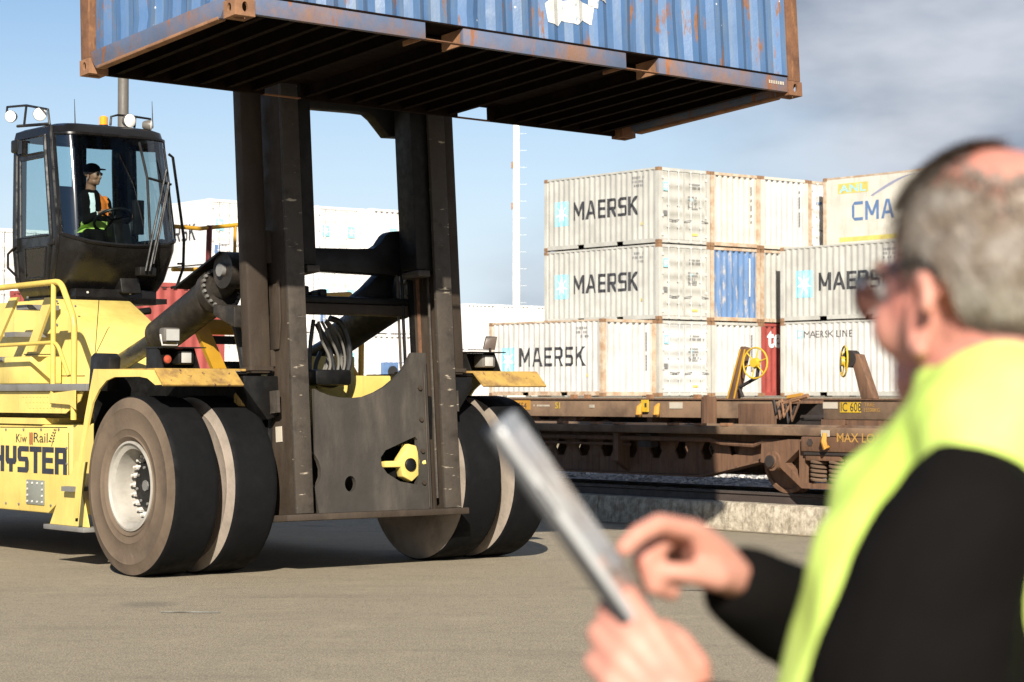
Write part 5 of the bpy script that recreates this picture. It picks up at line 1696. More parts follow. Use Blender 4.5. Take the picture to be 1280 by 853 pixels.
# door outline rib, corner pillar rib, handle, hinges
def cl(px, py):
    return on_s(px, py, CS - 0.69)
MB(V).tube([rings[l_][9] for l_ in range(1, 9)], 0.022, 6).build('door_rib', 'cab_black', cab)
MB(V).tube([rings[l_][11] for l_ in range(1, 10)], 0.026, 6).build('pillar_rib', 'cab_black', cab)
MB(V).tube([rings[l_][1] for l_ in range(1, 9)], 0.018, 6).build('door_rib', 'cab_black', cab)
for (x, y) in ((30, 185), (24, 307)):
    c = on_s(x, y, CS - 0.66)
    MB(V).box(c[0] - 0.05, c[0] + 0.02, c[1] - 0.05, c[1] + 0.05, c[2] - 0.07, c[2] + 0.07).build('hinge', 'cab_black', cab)
c = on_s(66, 302, CS - 0.69)
MB(V).box(c[0] - 0.02, c[0] + 0.03, c[1] - 0.10, c[1] + 0.05, c[2] - 0.035, c[2] + 0.03).build('door_handle', 'black_paint', cab, bevel=0.01)
MB(V).tube([on_s(x, y, CS - 0.72) for x, y in ((20, 308), (10, 318), (10, 335), (20, 345))], 0.014, 6).build('grab_handle', 'black_paint', cab)
MB(V).box(CS - 0.60, CS + 0.60, -4.05, -3.10, 2.60, 2.655).build('cab_mount', 'black_paint', cab)
c0 = on_t(95, 366, -3.12)
MB(V).box(c0[0] - 0.02, -0.10, -3.24, -3.10, 2.585, 2.74).build('front_valance', 'cab_black', cab, bevel=0.01)
for x in (c0[0] + 0.12, -0.42):
    MB(V).cyl((x, -3.10, 2.70), (x, -3.088, 2.70), 0.012, n=6).build('valance_bolt', 'nut_steel', cab)
MB(V).tube([(-0.42, -3.0, 2.52), (-0.40, -2.98, 2.50), (-0.25, -2.98, 2.52)], 0.04, 8).build('horn', 'grease_black', H)
# roof lamps on brackets
def roof_lamp(s, t, z, aim, r=0.075, nm='work_lamp'):
    a_ = Vector(aim).normalized()
    c_ = Vector((s, t, z))
    lp = MB(V).lathe([(0.03, -0.09), (r * 0.75, -0.075), (r, -0.02), (r, 0.0)], tuple(c_), tuple(a_), 20).build(nm, 'lamp_grey', cab)
    MB(V).lathe([(r * 0.95, 0.001), (r * 0.7, 0.012), (0.001, 0.018)], tuple(c_), tuple(a_), 20).build('lens', 'lamp_lens', cab)
def roof_rack(pts, r=0.013):
    MB(V).tube(pts, r, 6).build('lamp_bracket', 'black_paint', cab)
c = on_s(15, 146, -1.15)
roof_lamp(-1.17, c[1], c[2], (-0.75, 0.6, -0.1), 0.066)
c2 = on_s(50, 143, -1.15)
roof_lamp(-1.15, c2[1], c2[2], (-0.35, 0.9, -0.1), 0.072)
rk = [on_s(x, y, -1.15) for x, y in ((8, 148), (9, 134), (33, 132), (60, 137), (62, 156))]
roof_rack(rk)
roof_rack([on_s(x, y, -1.15) for x, y in ((33, 132), (30, 158))])
roof_rack([on_s(x, y, -1.15) for x, y in ((22, 158), (62, 155))], 0.018)
c = on_t(158, 152, -3.3)
roof_lamp(c[0], -3.22, c[2], (0.1, 1, -0.05), 0.075)
c = on_t(184, 158, -3.3)
roof_lamp(c[0], -3.22, c[2], (0.8, 0.6, -0.05), 0.06)
roof_rack([on_t(x, y, -3.3) for x, y in ((138, 157), (139, 146), (147, 144), (168, 146), (188, 149), (190, 161))])
roof_rack([on_t(x, y, -3.3) for x, y in ((169, 146), (168, 160))])
b0 = on_t(129.5, 153, -3.6)
bc = MB(V).lathe([(0.05, -0.06), (0.05, -0.03)], b0, (0, 0, 1), 14, cap=True).build('beacon', 'black_paint', cab)
MB(V).lathe([(0.045, -0.029), (0.045, 0.05), (0.03, 0.065), (0.001, 0.067)], b0, (0, 0, 1), 14).build('beacon_lens', 'lamp_amber', cab)
for (x, y0, y1) in ((94, 124, 160), (191, 127, 160)):
    a_, b_ = on_t(x, y1, -3.7), on_t(x - 1, y0, -3.7)
    MB(V).cyl(a_, b_, 0.008, 0.003, 5).build('antenna', 'black_paint', cab)
MB(V).box(CS - 0.72, CS - 0.62, -4.15, -3.98, 4.22, 4.36).build('corner_lamp', 'black_paint', cab, bevel=0.02)
# front right grab rail
q = [on_t(x, y, -2.97) for x, y in ((211, 193), (216, 197), (222, 240), (230, 300), (229, 335), (221, 358), (214, 360))]
MB(V).tube(q, 0.016, 8).build('grab_rail', 'black_paint', cab)
q = [on_t(x, y, -2.97) for x, y in ((222, 330), (229, 330))]
MB(V).cyl(q[0], q[1], 0.012, n=6).build('rail_stay', 'black_paint', cab)
# wipers and their arms
WT = -2.86
def wline(pts, r, nm, t=WT):
    MB(V).tube([on_t(x, y, t) for x, y in pts], r, 6).build(nm, 'black_paint', cab)
wline([(174, 178), (184, 222), (188, 300)], 0.014, 'wiper_blade')
wline([(186, 223), (214, 231)], 0.014, 'wiper_link')
wline([(205, 186), (211, 228), (213, 290)], 0.013, 'wiper_blade')
wline([(182, 339), (201, 246), (208, 212)], 0.013, 'wiper_arm', -2.82)
wline([(187, 339), (206, 250), (211, 228)], 0.013, 'wiper_arm', -2.82)
wline([(192, 330), (203, 275), (211, 233)], 0.009, 'washer_hose', -2.80)
c = on_t(182, 340, -2.92)
MB(V).box(c[0] - 0.10, c[0] + 0.10, -2.98, -2.86, c[2] - 0.045, c[2] + 0.05).build('wiper_motor', 'black_paint', cab, bevel=0.015)
# seat, console, steering wheel inside
sx, st_ = -0.58, -3.78
MB(V).box(sx - 0.25, sx + 0.25, st_ - 0.22, st_ + 0.28, 3.12, 3.26).build('seat_cushion', 'seat_fabric', cab, bevel=0.05)
MB(V).hexa([(sx - 0.24, st_ - 0.30, 3.2), (sx + 0.24, st_ - 0.30, 3.2), (sx + 0.24, st_ - 0.18, 3.2), (sx - 0.24, st_ - 0.18, 3.2), (sx - 0.20, st_ - 0.36, 3.90), (sx + 0.20, st_ - 0.36, 3.90), (sx + 0.20, st_ - 0.27, 3.90), (sx - 0.20, st_ - 0.27, 3.90)]).build('seat_back', 'seat_fabric', cab, bevel=0.04)
MB(V).box(sx - 0.2, sx + 0.2, st_ - 0.2, st_ + 0.2, 2.66, 3.12).build('seat_base', 'black_paint', cab)
MB(V).hexa([(sx + 0.02, -3.22, 2.7), (sx + 0.26, -3.22, 2.7), (sx + 0.26, -3.02, 2.7), (sx + 0.02, -3.02, 2.7), (sx + 0.04, -3.42, 3.42), (sx + 0.24, -3.42, 3.42), (sx + 0.24, -3.26, 3.46), (sx + 0.04, -3.26, 3.46)]).build('steering_column', 'black_paint', cab, bevel=0.02)
swc = Vector((sx + 0.12, -3.42, 3.50))
ax_ = Vector((0, -0.55, 0.83))
x_ = Vector((1, 0, 0)); y_ = ax_.cross(x_)
MB(V).tube([tuple(swc + x_ * (0.20 * math.cos(a)) + y_ * (0.20 * math.sin(a))) for a in [2 * math.pi * i / 28 for i in range(28)]], 0.017, 8, closed=True).build('steering_wheel', 'black_paint', cab)
for i in range(3):
    a = 2 * math.pi * i / 3 + 0.5
    MB(V).cyl(tuple(swc), tuple(swc + x_ * (0.19 * math.cos(a)) + y_ * (0.19 * math.sin(a))), 0.012, n=6).build('wheel_spoke', 'black_paint', cab)
MB(V).box(sx + 0.28, sx + 0.42, st_ - 0.1, st_ + 0.35, 3.0, 3.34).build('armrest_console', 'black_paint', cab, bevel=0.03)
MB(V).box(sx + 0.32, sx + 0.44, -3.35, -3.30, 3.35, 3.72).build('display', 'black_paint', cab, bevel=0.01)
MB(V).box(CS + 0.02, CS + 0.16, -4.17, -4.10, 2.7, 4.40).build('rear_pillar', 'cab_black', cab)
# ------------------------------------------------------------------ mast (tilted back a little)
TH = math.radians(4.3)
MT0, MZ0 = 0.91, 0.56
def Mf(s, d, h):
    return V(s, MT0 + d * math.cos(TH) - h * math.sin(TH), MZ0 + d * math.sin(TH) + h * math.cos(TH))
def on_m(px, py, d):
    """picture position on the mast plane at depth d, as (s, d, h)"""
    r = ray(px, py)
    n = FW * math.cos(TH) + Vector((0, 0, 1)) * math.sin(TH)
    p0 = O + FW * MT0 + Vector((0, 0, MZ0)) + n * d
    k_ = (p0 - CAMP).dot(n) / r.dot(n)
    p_ = CAMP + r * k_
    up = Vector((0, 0, 1)) * math.cos(TH) - FW * math.sin(TH)
    q_ = p_ - (O + FW * MT0 + Vector((0, 0, MZ0)))
    return (q_.dot(AX), d, q_.dot(up))
HT = 5.2
for sg in (-1, 1):
    o_, i_ = sg * 0.93, sg * 0.745
    a, b = sorted((o_, i_))
    # C-section: scuffed front flange, side web, rear flange
    MB(Mf).box(a, b, -0.045, 0.0, 0.0, HT).build('front_flange', 'mast_scuffed', H, bevel=0.006)
    a, b = sorted((sg * 0.93, sg * 0.885))
    MB(Mf).box(a + 0.001, b - 0.001, -0.36, -0.046, 0.0, HT).build('mast_web', 'mast_brown', H)
    a, b = sorted((sg * 0.93, sg * 0.745))
    MB(Mf).box(a, b, -0.405, -0.361, 0.0, HT).build('rear_flange', 'mast_brown', H)
    # running strips inside the channel
    a, b = sorted((sg * 0.884, sg * 0.860))
    MB(Mf).box(a, b, -0.16, -0.12, 0.02, HT).build('wear_strip', 'grease_black', H)
    MB(Mf).box(min(sg * 0.742, sg * 0.70), max(sg * 0.742, sg * 0.70), -0.40, -0.365, 0.02, HT).build('wear_strip', 'grease_black', H)
    MB(Mf).box(min(sg * 0.80, sg * 0.77), max(sg * 0.80, sg * 0.77), -0.36, -0.345, 0.02, HT).build('rust_strip', 'rust_post', H)
    # inner upright, lifted
    a, b = sorted((sg * 0.84, sg * 0.57))
    MB(Mf).box(a, b, -0.33, -0.06, 2.27, 7.4).build('inner_upright', 'grease_black', H, bevel=0.012)
    MB(Mf).box(min(sg * 0.70, sg * 0.56), max(sg * 0.70, sg * 0.56), -0.30, -0.02, 2.20, 2.265).build('inner_foot', 'mast_scuffed', H, bevel=0.01)
    # box column outside (lift cylinder casing)
    a, b = sorted((sg * 1.225, sg * 0.985))
    MB(Mf).box(a, b, -0.37, -0.23, 1.28, HT + 0.6).build('lift_casing', 'mast_brown', H, bevel=0.035)
    MB(Mf).box(a - 0.008, b + 0.008, -0.38, -0.22, 1.31, 1.345).build('casing_band', 'mast_brown', H)
    MB(Mf).box(min(sg * 0.93, sg * 0.99), max(sg * 0.93, sg * 0.99), -0.36, -0.26, 2.3, 2.6).build('casing_bracket', 'mast_brown', H)
    MB(Mf).box(min(sg * 0.93, sg * 0.99), max(sg * 0.93, sg * 0.99), -0.36, -0.26, 1.35, 1.5).build('casing_bracket', 'mast_brown', H)
    # hanger wedge under the casing
    MB(Mf).prism([(sg * 0.932, 1.26), (sg * 1.30, 1.26), (sg * 1.30, 1.16), (sg * 1.06, 0.86), (sg * 0.932, 0.90)], lambda u, v, d: (u, d, v), -0.42, -0.22).build('casing_foot', 'grease_black', H, bevel=0.01)
    MB(Mf).box(min(sg * 1.0, sg * 1.03), max(sg * 1.0, sg * 1.03), -0.30, -0.10, 0.92, 1.12).build('foot_rib', 'mast_scuffed', H)
    MB(Mf).box(min(sg * 0.931, sg * 0.937), max(sg * 0.931, sg * 0.937), -0.29, -0.19, 0.66, 0.80).build('spec_plate', 'plate_cream', H)
    MB(Mf).prism([(-0.30, 1.5), (-0.17, 1.5), (-0.12, 1.75), (-0.12, 2.1), (-0.22, 2.1), (-0.30, 1.8)], lambda u, v, d: (d, u, v), sg * 0.931, sg * 0.955).build('web_doubler', 'mast_brown', H, bevel=0.008)
MB(Mf).box(-1.06, 0.99, -0.38, 0.045, -0.065, -0.004).build('bottom_plate', 'mast_brown', H, bevel=0.01)
# lower cross plate with its round cut-out, slots and holes
D = -0.20
arc = [on_m(x, y, D) for x, y in ((393, 486), (400, 490), (412, 494.5), (425, 497), (440, 497.5), (455, 496), (470, 490), (482, 483), (494, 473), (504, 462), (510, 452), (515, 441))]
tri = [on_m(x, y, D) for x, y in ((476, 572), (482, 563), (512, 549), (519, 546), (522, 550), (523, 600), (521, 606), (500, 602), (484, 592), (477, 582))]
hol = [on_m(438 + 7 * math.cos(a_), 605 + 10 * math.sin(a_), D) for a_ in [2 * math.pi * k_ / 16 for k_ in range(16)]]
notch = [on_m(x, y, D) for x, y in ((393, 609), (398, 604), (401, 596), (401, 586), (398, 576), (393, 568))]
left_s = arc[0][0]
outl = [(left_s, 0.0)] + [(q_[0], q_[2]) for q_ in notch] + [(q_[0], q_[2]) for q_ in arc] + [(0.735, arc[-1][2]), (0.735, 0.0)]
MB(Mf).holed(outl, [[(q_[0], q_[2]) for q_ in tri], [(q_[0], q_[2]) for q_ in hol]], lambda u, v, d: (u, d, v), D, D - 0.05).build('cross_plate', 'mast_plate', H, smooth=30)
MB(Mf).box(left_s - 0.10, left_s - 0.012, -0.40, -0.26, 0.0, 1.30).build('plate_return', 'grease_black', H)
MB(Mf).box(-0.6, 0.7, -0.62, -0.56, 0.02, 0.62).build('rear_shield', 'grease_black', H)
# pipes clipped inside the right-hand channel, bolts and weld beads on the plate
for s_, d_, r_ in ((0.655, -0.43, 0.016), (0.615, -0.45, 0.013), (0.80, -0.20, 0.014)):
    MB(Mf).tube([(s_, d_, 0.10), (s_, d_, 2.30)], r_, 8).build('hydraulic_pipe', 'mast_scuffed' if r_ < 0.015 else 'grease_black', H)
for sg in (-1, 1):
    for h_ in (0.25, 0.55, 0.85, 1.15):
        MB(Mf).cyl((sg * 0.64, D, h_), (sg * 0.64, D + 0.022, h_), 0.022, n=6).build('plate_bolt', 'mast_brown', H)
    MB(Mf).tube([(sg * 0.70, D + 0.004, 0.01), (sg * 0.70, D + 0.004, 1.30 if sg > 0 else 1.10)], 0.010, 6).build('weld_bead', 'mast_brown', H)
# yellow tie-down clamp in the slot
cc = on_m(511, 580, -0.24)
tc = MB(Mf).prism([(cc[0] - 0.30, cc[2] - 0.03), (cc[0] - 0.12, cc[2] - 0.03), (cc[0] - 0.10, cc[2] - 0.12), (cc[0] + 0.0, cc[2] - 0.17), (cc[0] + 0.09, cc[2] - 0.11), (cc[0] + 0.11, cc[2] + 0.03), (cc[0] + 0.07, cc[2] + 0.17), (cc[0] - 0.03, cc[2] + 0.19), (cc[0] - 0.06, cc[2] + 0.13), (cc[0] - 0.12, cc[2] + 0.06), (cc[0] - 0.14, cc[2] + 0.03), (cc[0] - 0.30, cc[2] + 0.03)],
                 lambda u, v, d: (u, d, v), -0.30, -0.20).build('tie_clamp', 'yellow', H, bevel=0.012)
MB(Mf).lathe([(0.062, 0.0), (0.062, 0.018), (0.05, 0.026), (0.001, 0.026)], (cc[0] - 0.015, -0.20, cc[2] - 0.01), (0, 1, 0), 20).build('clamp_bolt', 'grease_black', tc)
MB(Mf).cyl((cc[0] + 0.10, -0.24, cc[2] + 0.0), (cc[0] + 0.17, -0.20, cc[2] + 0.01), 0.022, n=8).build('clamp_pin', 'yellow', tc)
ch = MB(Mf)
for k_ in range(6):
    x = cc[0] - 0.26 + 0.06 * k_
    ch.tube([(x + 0.035 * math.cos(a_), -0.26 + (0.012 * math.sin(a_) if k_ % 2 else 0), cc[2] - 0.20 + (0.0 if k_ % 2 else 0.02 * math.sin(a_))) for a_ in [2 * math.pi * j / 10 for j in range(10)]], 0.010, 5, closed=True)
ch.build('clamp_chain', 'grease_black', tc)
# crossmembers
lo = [on_m(x, y, -0.50) for x, y in ((380, 311), (440, 312.5), (461, 312), (470, 306), (477, 295), (482, 291), (496, 290))]
hi_ = [on_m(x, y, -0.50) for x, y in ((500, 346), (380, 338))]
MB(Mf).prism([(q_[0], q_[2]) for q_ in lo + hi_], lambda u, v, d: (u, d, v), -0.42, -0.56).build('carriage_bar', 'black_paint', H, bevel=0.008)
up_ = [on_m(x, y, -0.50) for x, y in ((380, 136), (440, 141), (455, 143), (463, 150), (480, 172), (500, 173))]
t_ = [(0.75, up_[-1][2] + 1.2), (-0.75, up_[-1][2] + 1.2)]
MB(Mf).prism([(q_[0], q_[2]) for q_ in up_] + t_, lambda u, v, d: (u, d, v), -0.42, -0.56).build('carriage_bar', 'black_paint', H, bevel=0.008)
b0, b1 = on_m(386, 392, -0.42), on_m(516, 379, -0.42)
MB(Mf).box(-0.742, 0.742, -0.52, -0.42, b0[2], b0[2] + 0.10).build('outer_crossmember', 'mast_brown', H, bevel=0.01)
MB(Mf).box(-0.742, 0.742, -0.80, -0.40, b0[2] + 0.102, b0[2] + 0.17).build('crossmember_shelf', 'grease_black', H, bevel=0.02)
for k_ in range(5):
    s = -0.66 + 0.10 * k_
    MB(Mf).box(s, s + 0.08, -0.66, -0.48, b0[2] + 0.171, b0[2] + 0.22 + 0.05 * ((k_ * 7) % 3) / 2).build('valve_block', 'grease_black', H, bevel=0.015)
MB(Mf).prism([(0.18, b0[2] + 0.172), (0.62, b0[2] + 0.172), (0.70, b0[2] + 0.42), (0.52, b0[2] + 0.44), (0.36, b0[2] + 0.30)], lambda u, v, d: (u, d, v), -0.74, -0.58).build('tilt_bracket', 'grease_black', H, bevel=0.02)
# upper part of the mast, carriage and spreader above the load
MB(Mf).box(-0.95, 0.95, -0.42, -0.05, 7.40, 7.62).build('mast_head', 'mast_brown', H, bevel=0.02)

# tilt cylinders
def tilt(s, rod0, rod1, bar1):
    A_, B_, C_ = [Vector(q_) for q_ in (rod0, rod1, bar1)]
    d_ = (C_ - A_).normalized()
    MB(V).cyl(tuple(A_), tuple(B_ + d_ * 0.1), 0.088, n=20).build('tilt_rod', 'rod_chrome', H)
    bl = (C_ - B_).length
    c_ = MB(V).lathe([(0.10, 0.0), (0.155, 0.015), (0.175, 0.05), (0.178, bl * 0.5), (0.185, bl * 0.80), (0.185, bl * 0.83)], tuple(B_), tuple(d_), 28, cap=True).build('tilt_barrel', 'cylinder_dark', H)
    MB(V).lathe([(0.185, bl * 0.831), (0.215, bl * 0.832), (0.215, bl * 0.90), (0.10, bl * 0.905)], tuple(B_), tuple(d_), 28, cap=True).build('gland', 'cylinder_dark', c_)
    x_ = d_.cross(Vector((1, 0, 0))).normalized()
    y_ = d_.cross(x_)
    for k_ in range(22):
        a_ = 2 * math.pi * k_ / 22
        p_ = B_ + d_ * bl * 0.90 + x_ * (0.19 * math.cos(a_)) + y_ * (0.19 * math.sin(a_))
        MB(V).cyl(tuple(p_), tuple(p_ + d_ * 0.03), 0.016, n=6).build('gland_bolt', 'steel_grey', c_)
    MB(V).cyl(tuple(B_ + d_ * bl * 0.9), tuple(C_ + d_ * 0.15), 0.11, n=16).build('eye_stem', 'cylinder_dark', c_)
    e_ = C_ + d_ * 0.16
    MB(V).cyl((s - 0.13, e_.y, e_.z), (s + 0.13, e_.y, e_.z), 0.17, n=24).build('eye', 'cylinder_dark', c_)
    MB(V).cyl((s - 0.17, e_.y, e_.z), (s + 0.17, e_.y, e_.z), 0.06, n=12).build('pin', 'steel_grey', c_)
    MB(V).box(s - 0.14, s + 0.14, A_.y - 0.16, A_.y + 0.12, 1.50, A_.z + 0.10).build('cylinder_foot', 'grease_black', c_, bevel=0.04)
sL = -1.08
q0, q1, q2 = on_s(143, 459, sL), on_s(198, 424, sL), on_s(283, 347, sL)
tilt(sL, q0, q1, q2)
tilt(1.0, (1.0, q0[1], q0[2]), (1.0, q1[1], q1[2]), (1.0, q2[1], q2[2]))
# guard plate over the left cylinder, mast ears
g0, g1 = on_s(236, 362, sL), on_s(292, 318, sL)
MB(V).hexa([(sL - 0.16, g0[1], g0[2]), (sL + 0.16, g0[1], g0[2]), (sL + 0.16, g1[1], g1[2]), (sL - 0.16, g1[1], g1[2]), (sL - 0.16, g0[1], g0[2] + 0.02), (sL + 0.16, g0[1], g0[2] + 0.02), (sL + 0.16, g1[1], g1[2] + 0.02), (sL - 0.16, g1[1], g1[2] + 0.02)]).build('cylinder_guard', 'grease_black', H)
for sg in (-1, 1):
    for off in ((0.15,) if sg < 0 else (-0.19,)):
        s = sg * 1.08 + off
        z = q2[2] + 0.05
        MB(V).prism([(q2[1] - 0.10, z - 0.16), (0.40, z - 0.34), (0.40, z + 0.20), (q2[1] + 0.1, z + 0.18), (q2[1] - 0.12, z + 0.05)], lambda u, v, d: (d, u, v), s, s + 0.04).build('mast_ear', 'cylinder_dark', H)
    MB(V).box(min(sg * 0.85, sg * 1.02), max(sg * 0.85, sg * 1.02), 0.28, 0.40, q2[2] - 0.42, q2[2] + 0.28).build('ear_plate', 'mast_brown', H)
a = on_t(300, 385, 0.0)
MB(V).hexa([(-1.22, -0.08, 2.36), (-0.98, -0.08, 2.36), (-0.98, 0.3, 2.24), (-1.22, 0.3, 2.24), (-1.22, -0.08, 2.47), (-0.98, -0.08, 2.47), (-0.98, 0.3, 2.44), (-1.22, 0.3, 2.44)]).build('ear_gusset', 'cylinder_dark', H, bevel=0.02)

# hydraulic hoses looping under the crossbar
def spline(P_, n=8):
    P_ = [Vector(p_) for p_ in P_]
    out = []
    for i in range(len(P_) - 1):
        p0, p1, p2, p3 = P_[max(i - 1, 0)], P_[i], P_[i + 1], P_[min(i + 2, len(P_) - 1)]
        for k_ in range(n):
            t = k_ / n
            out.append(tuple(0.5 * ((2 * p1) + (p2 - p0) * t + (2 * p0 - 5 * p1 + 4 * p2 - p3) * t * t + (3 * p1 - p0 - 3 * p2 + p3) * t ** 3)))
    out.append(tuple(P_[-1]))
    return out
def hose(pts, t, r, mat='hose'):
    MB(V).tube(spline([on_t(x, y, t) for x, y in pts]), r, 8).build('hose', mat, H)
hose([(412, 398), (425, 404), (434, 425), (437, 450), (430, 472), (415, 482), (398, 480), (388, 478)], -0.05, 0.030)
hose([(396, 405), (406, 425), (415, 450), (416, 468), (408, 480), (396, 482)], -0.10, 0.027)
hose([(402, 402), (414, 425), (423, 448), (420, 468), (405, 479)], -0.02, 0.014, 'hose_grey')
hose([(398, 402), (402, 425), (411, 445), (412, 462), (400, 478)], 0.0, 0.014, 'hose_grey')
hose([(408, 400), (424, 420), (431, 445), (428, 466), (414, 478)], 0.0, 0.012, 'hose_grey')
hose([(407, 402), (420, 425), (427, 452), (422, 474)], -0.18, 0.018, 'hose_grey')
hose([(398, 404), (404, 420), (409, 440), (408, 460), (398, 474), (390, 476)], -0.22, 0.016, 'hose_grey')
hose([(392, 400), (388, 430), (387, 470)], -0.05, 0.020)
hose([(401, 440), (395, 455), (394, 472)], -0.3, 0.022)
hose([(410, 448), (404, 465), (401, 478)], -0.3, 0.014, 'hose_grey')
a = on_t(399, 478, 0.0)
MB(V).box(a[0] - 0.12, a[0] + 0.30, -0.20, 0.12, a[2] - 0.03, a[2] + 0.12).build('hose_bracket', 'grease_black', H, bevel=0.03)
hose([(292, 396), (298, 420), (303, 445), (306, 470), (304, 488)], 0.0, 0.040)
hose([(300, 398), (310, 410), (312, 440), (308, 462)], 0.05, 0.022)
a = on_t(305, 400, 0.1)
MB(V).box(a[0] - 0.12, a[0] + 0.05, 0.0, 0.2, a[2] - 0.06, a[2] + 0.06).build('hose_bracket', 'grease_black', H, bevel=0.02)
c = on_t(297, 493, 0.75)
MB(V).box(-1.22, -0.99, 0.28, 0.42, 1.52, 1.655).build('axle_end_bracket', 'yellow_dirty', H, bevel=0.03)
MB(V).box(-0.98, -0.72, 0.1, 0.5, 0.9, 1.62).build('mast_pivot', 'grease_black', H, bevel=0.04)
MB(V).box(0.72, 0.98, 0.1, 0.5, 0.9, 1.62).build('mast_pivot', 'grease_black', H, bevel=0.04)
MB(V).box(1.27, 1.42, -0.2, 0.34, 1.66, 1.78).build('mast_step', 'steel_grey', H, bevel=0.01)

# ------------------------------------------------------------------ the lifted container
P0 = Vector((-2.0594, 16.0015, 4.4683))
UA = (AX + Vector((0, 0, -0.0142))).normalized()
WB = (-FW + Vector((0, 0, -0.0752)))
WB = (WB - UA * WB.dot(UA)).normalized()
ZU = UA.cross(WB)
org = P0 + UA * CL
MH = Matrix.Identity(4)
for i, col in enumerate((WB, -UA, ZU)):          # local x runs back, local y runs towards the left end
    for j in range(3):
        MH[j][i] = col[j]
MH.translation = org
lc = empty('shipping_container', mat=MH)
tag(lc, 'rusty blue container hanging high in the handler mast', 'container', 'stacked shipping containers')
P_ = 0.15
for ix, x in enumerate((0, CW - P_)):
    for iy, y in enumerate((0, CL - P_)):
        MB().box(x, x + P_, y, y + P_, 0.12, CH - 0.12).build('corner_post', 'rust_post', lc, bevel=0.012)
        for z0 in (0.0, CH - 0.118):
            # hollow casting: walls with oval holes on the outer faces
            x0, x1 = (-0.006, 0.156) if ix == 0 else (CW - 0.156, CW + 0.006)
            y0, y1 = (-0.006, 0.172) if iy == 0 else (CL - 0.172, CL + 0.006)
            za, zb = z0 - (0.012 if z0 == 0 else 0), z0 + 0.118
            ov = lambda cu_, cv_, ru, rv: [(cu_ + ru * math.cos(a_), cv_ + rv * math.sin(a_)) for a_ in [2 * math.pi * k_ / 14 for k_ in range(14)]]
            cx, cy, cz_ = (x0 + x1) / 2, (y0 + y1) / 2, (za + zb) / 2 + 0.004
            b = MB()
            w_ = 0.022
            xo = (x0, x0 + w_) if ix == 0 else (x1, x1 - w_)
            yo = (y0, y0 + w_) if iy == 0 else (y1, y1 - w_)
            xi = (x1 - 0.012, x1) if ix == 0 else (x0, x0 + 0.012)
            yi = (y1 - 0.012, y1) if iy == 0 else (y0, y0 + 0.012)
            b.holed([(y0, za), (y1, za), (y1, zb), (y0, zb)], [ov(cy, cz_, 0.026, 0.040)], lambda u, v, d: (d, u, v), *xo)
            xa_, xb_ = min(xo[1], xi[0]) if ix == 0 else xi[1], max(xo[1], xi[0]) if ix == 0 else xo[1]
            xl, xh = (x0 + w_, x1 - 0.012) if ix == 0 else (x0 + 0.012, x1 - w_)
            yl, yh = (y0 + w_, y1 - 0.012) if iy == 0 else (y0 + 0.012, y1 - w_)
            b.holed([(xl, za), (xh, za), (xh, zb), (xl, zb)], [ov(cx, cz_, 0.030, 0.036)], lambda u, v, d: (u, d, v), *yo)
            b.box(xi[0], xi[1], y0, y1, za, zb)
            b.box(xl, xh, yi[0], yi[1], za, zb)
            fz = (za, za + w_) if z0 == 0 else (zb - w_, zb)
            cz2 = (zb - 0.012, zb) if z0 == 0 else (za, za + 0.012)
            b.holed([(xl, yl), (xh, yl), (xh, yh), (xl, yh)], [ov(cx, cy, 0.03, 0.055)], lambda u, v, d: (u, v, d), *fz)
            b.box(xl, xh, yl, yh, *cz2)
            b.build('corner_casting', 'rust_orange' if iy else 'rust_post', lc, smooth=0)
def side_wall(fn, L_, nm, seed):
    r = random.Random(seed)
    us = [0.0]
    k_ = 0
    while k_ * PER < L_:
        for o_ in OFFS:
            u = k_ * PER + o_
            if 0 < u < L_:
                us.append(u)
        k_ += 1
    us.append(L_)
    zs = [0.165, 0.30, 0.6, 1.0, 1.5, 2.0, CH - 0.07]
    dents = [(r.random() * L_, 0.2 + 0.9 * r.random(), 0.12 + 0.2 * r.random(), 0.012 + 0.018 * r.random()) for _ in range(9)]
    vs, fs = [], []
    for u in us:
        for z in zs:
            d = prof(u) + sum(a_ * math.exp(-((u - cu_) ** 2 + (z - cv_) ** 2) / (rr_ * rr_)) for cu_, cv_, rr_, a_ in dents)
            vs.append(fn(u, d, z))
    m = len(zs)
    for i in range(len(us) - 1):
        for j in range(m - 1):
            fs.append((i * m + j, (i + 1) * m + j, (i + 1) * m + j + 1, i * m + j + 1))
    return MB().add(vs, fs).build(nm, 'blue_old', lc, smooth=18)
side_wall(lambda u, d, z: (0.022 + d, P_ + u, z), CL - 2 * P_, 'side_panel', 3)
side_wall(lambda u, d, z: (CW - 0.022 - d, P_ + u, z), CL - 2 * P_, 'side_panel', 4)
side_wall(lambda u, d, z: (P_ + u, CL - 0.03 - d, z), CW - 2 * P_, 'end_panel', 5)
side_wall(lambda u, d, z: (P_ + u, 0.03 + d, z), CW - 2 * P_, 'end_panel', 6)
MB().box(0.05, CW - 0.05, 0.12, CL - 0.12, CH - 0.03, CH - 0.01).build('roof_panel', 'blue_old', lc)
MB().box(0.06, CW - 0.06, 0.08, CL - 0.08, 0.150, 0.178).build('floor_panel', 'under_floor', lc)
pock = [1.96, 4.10]
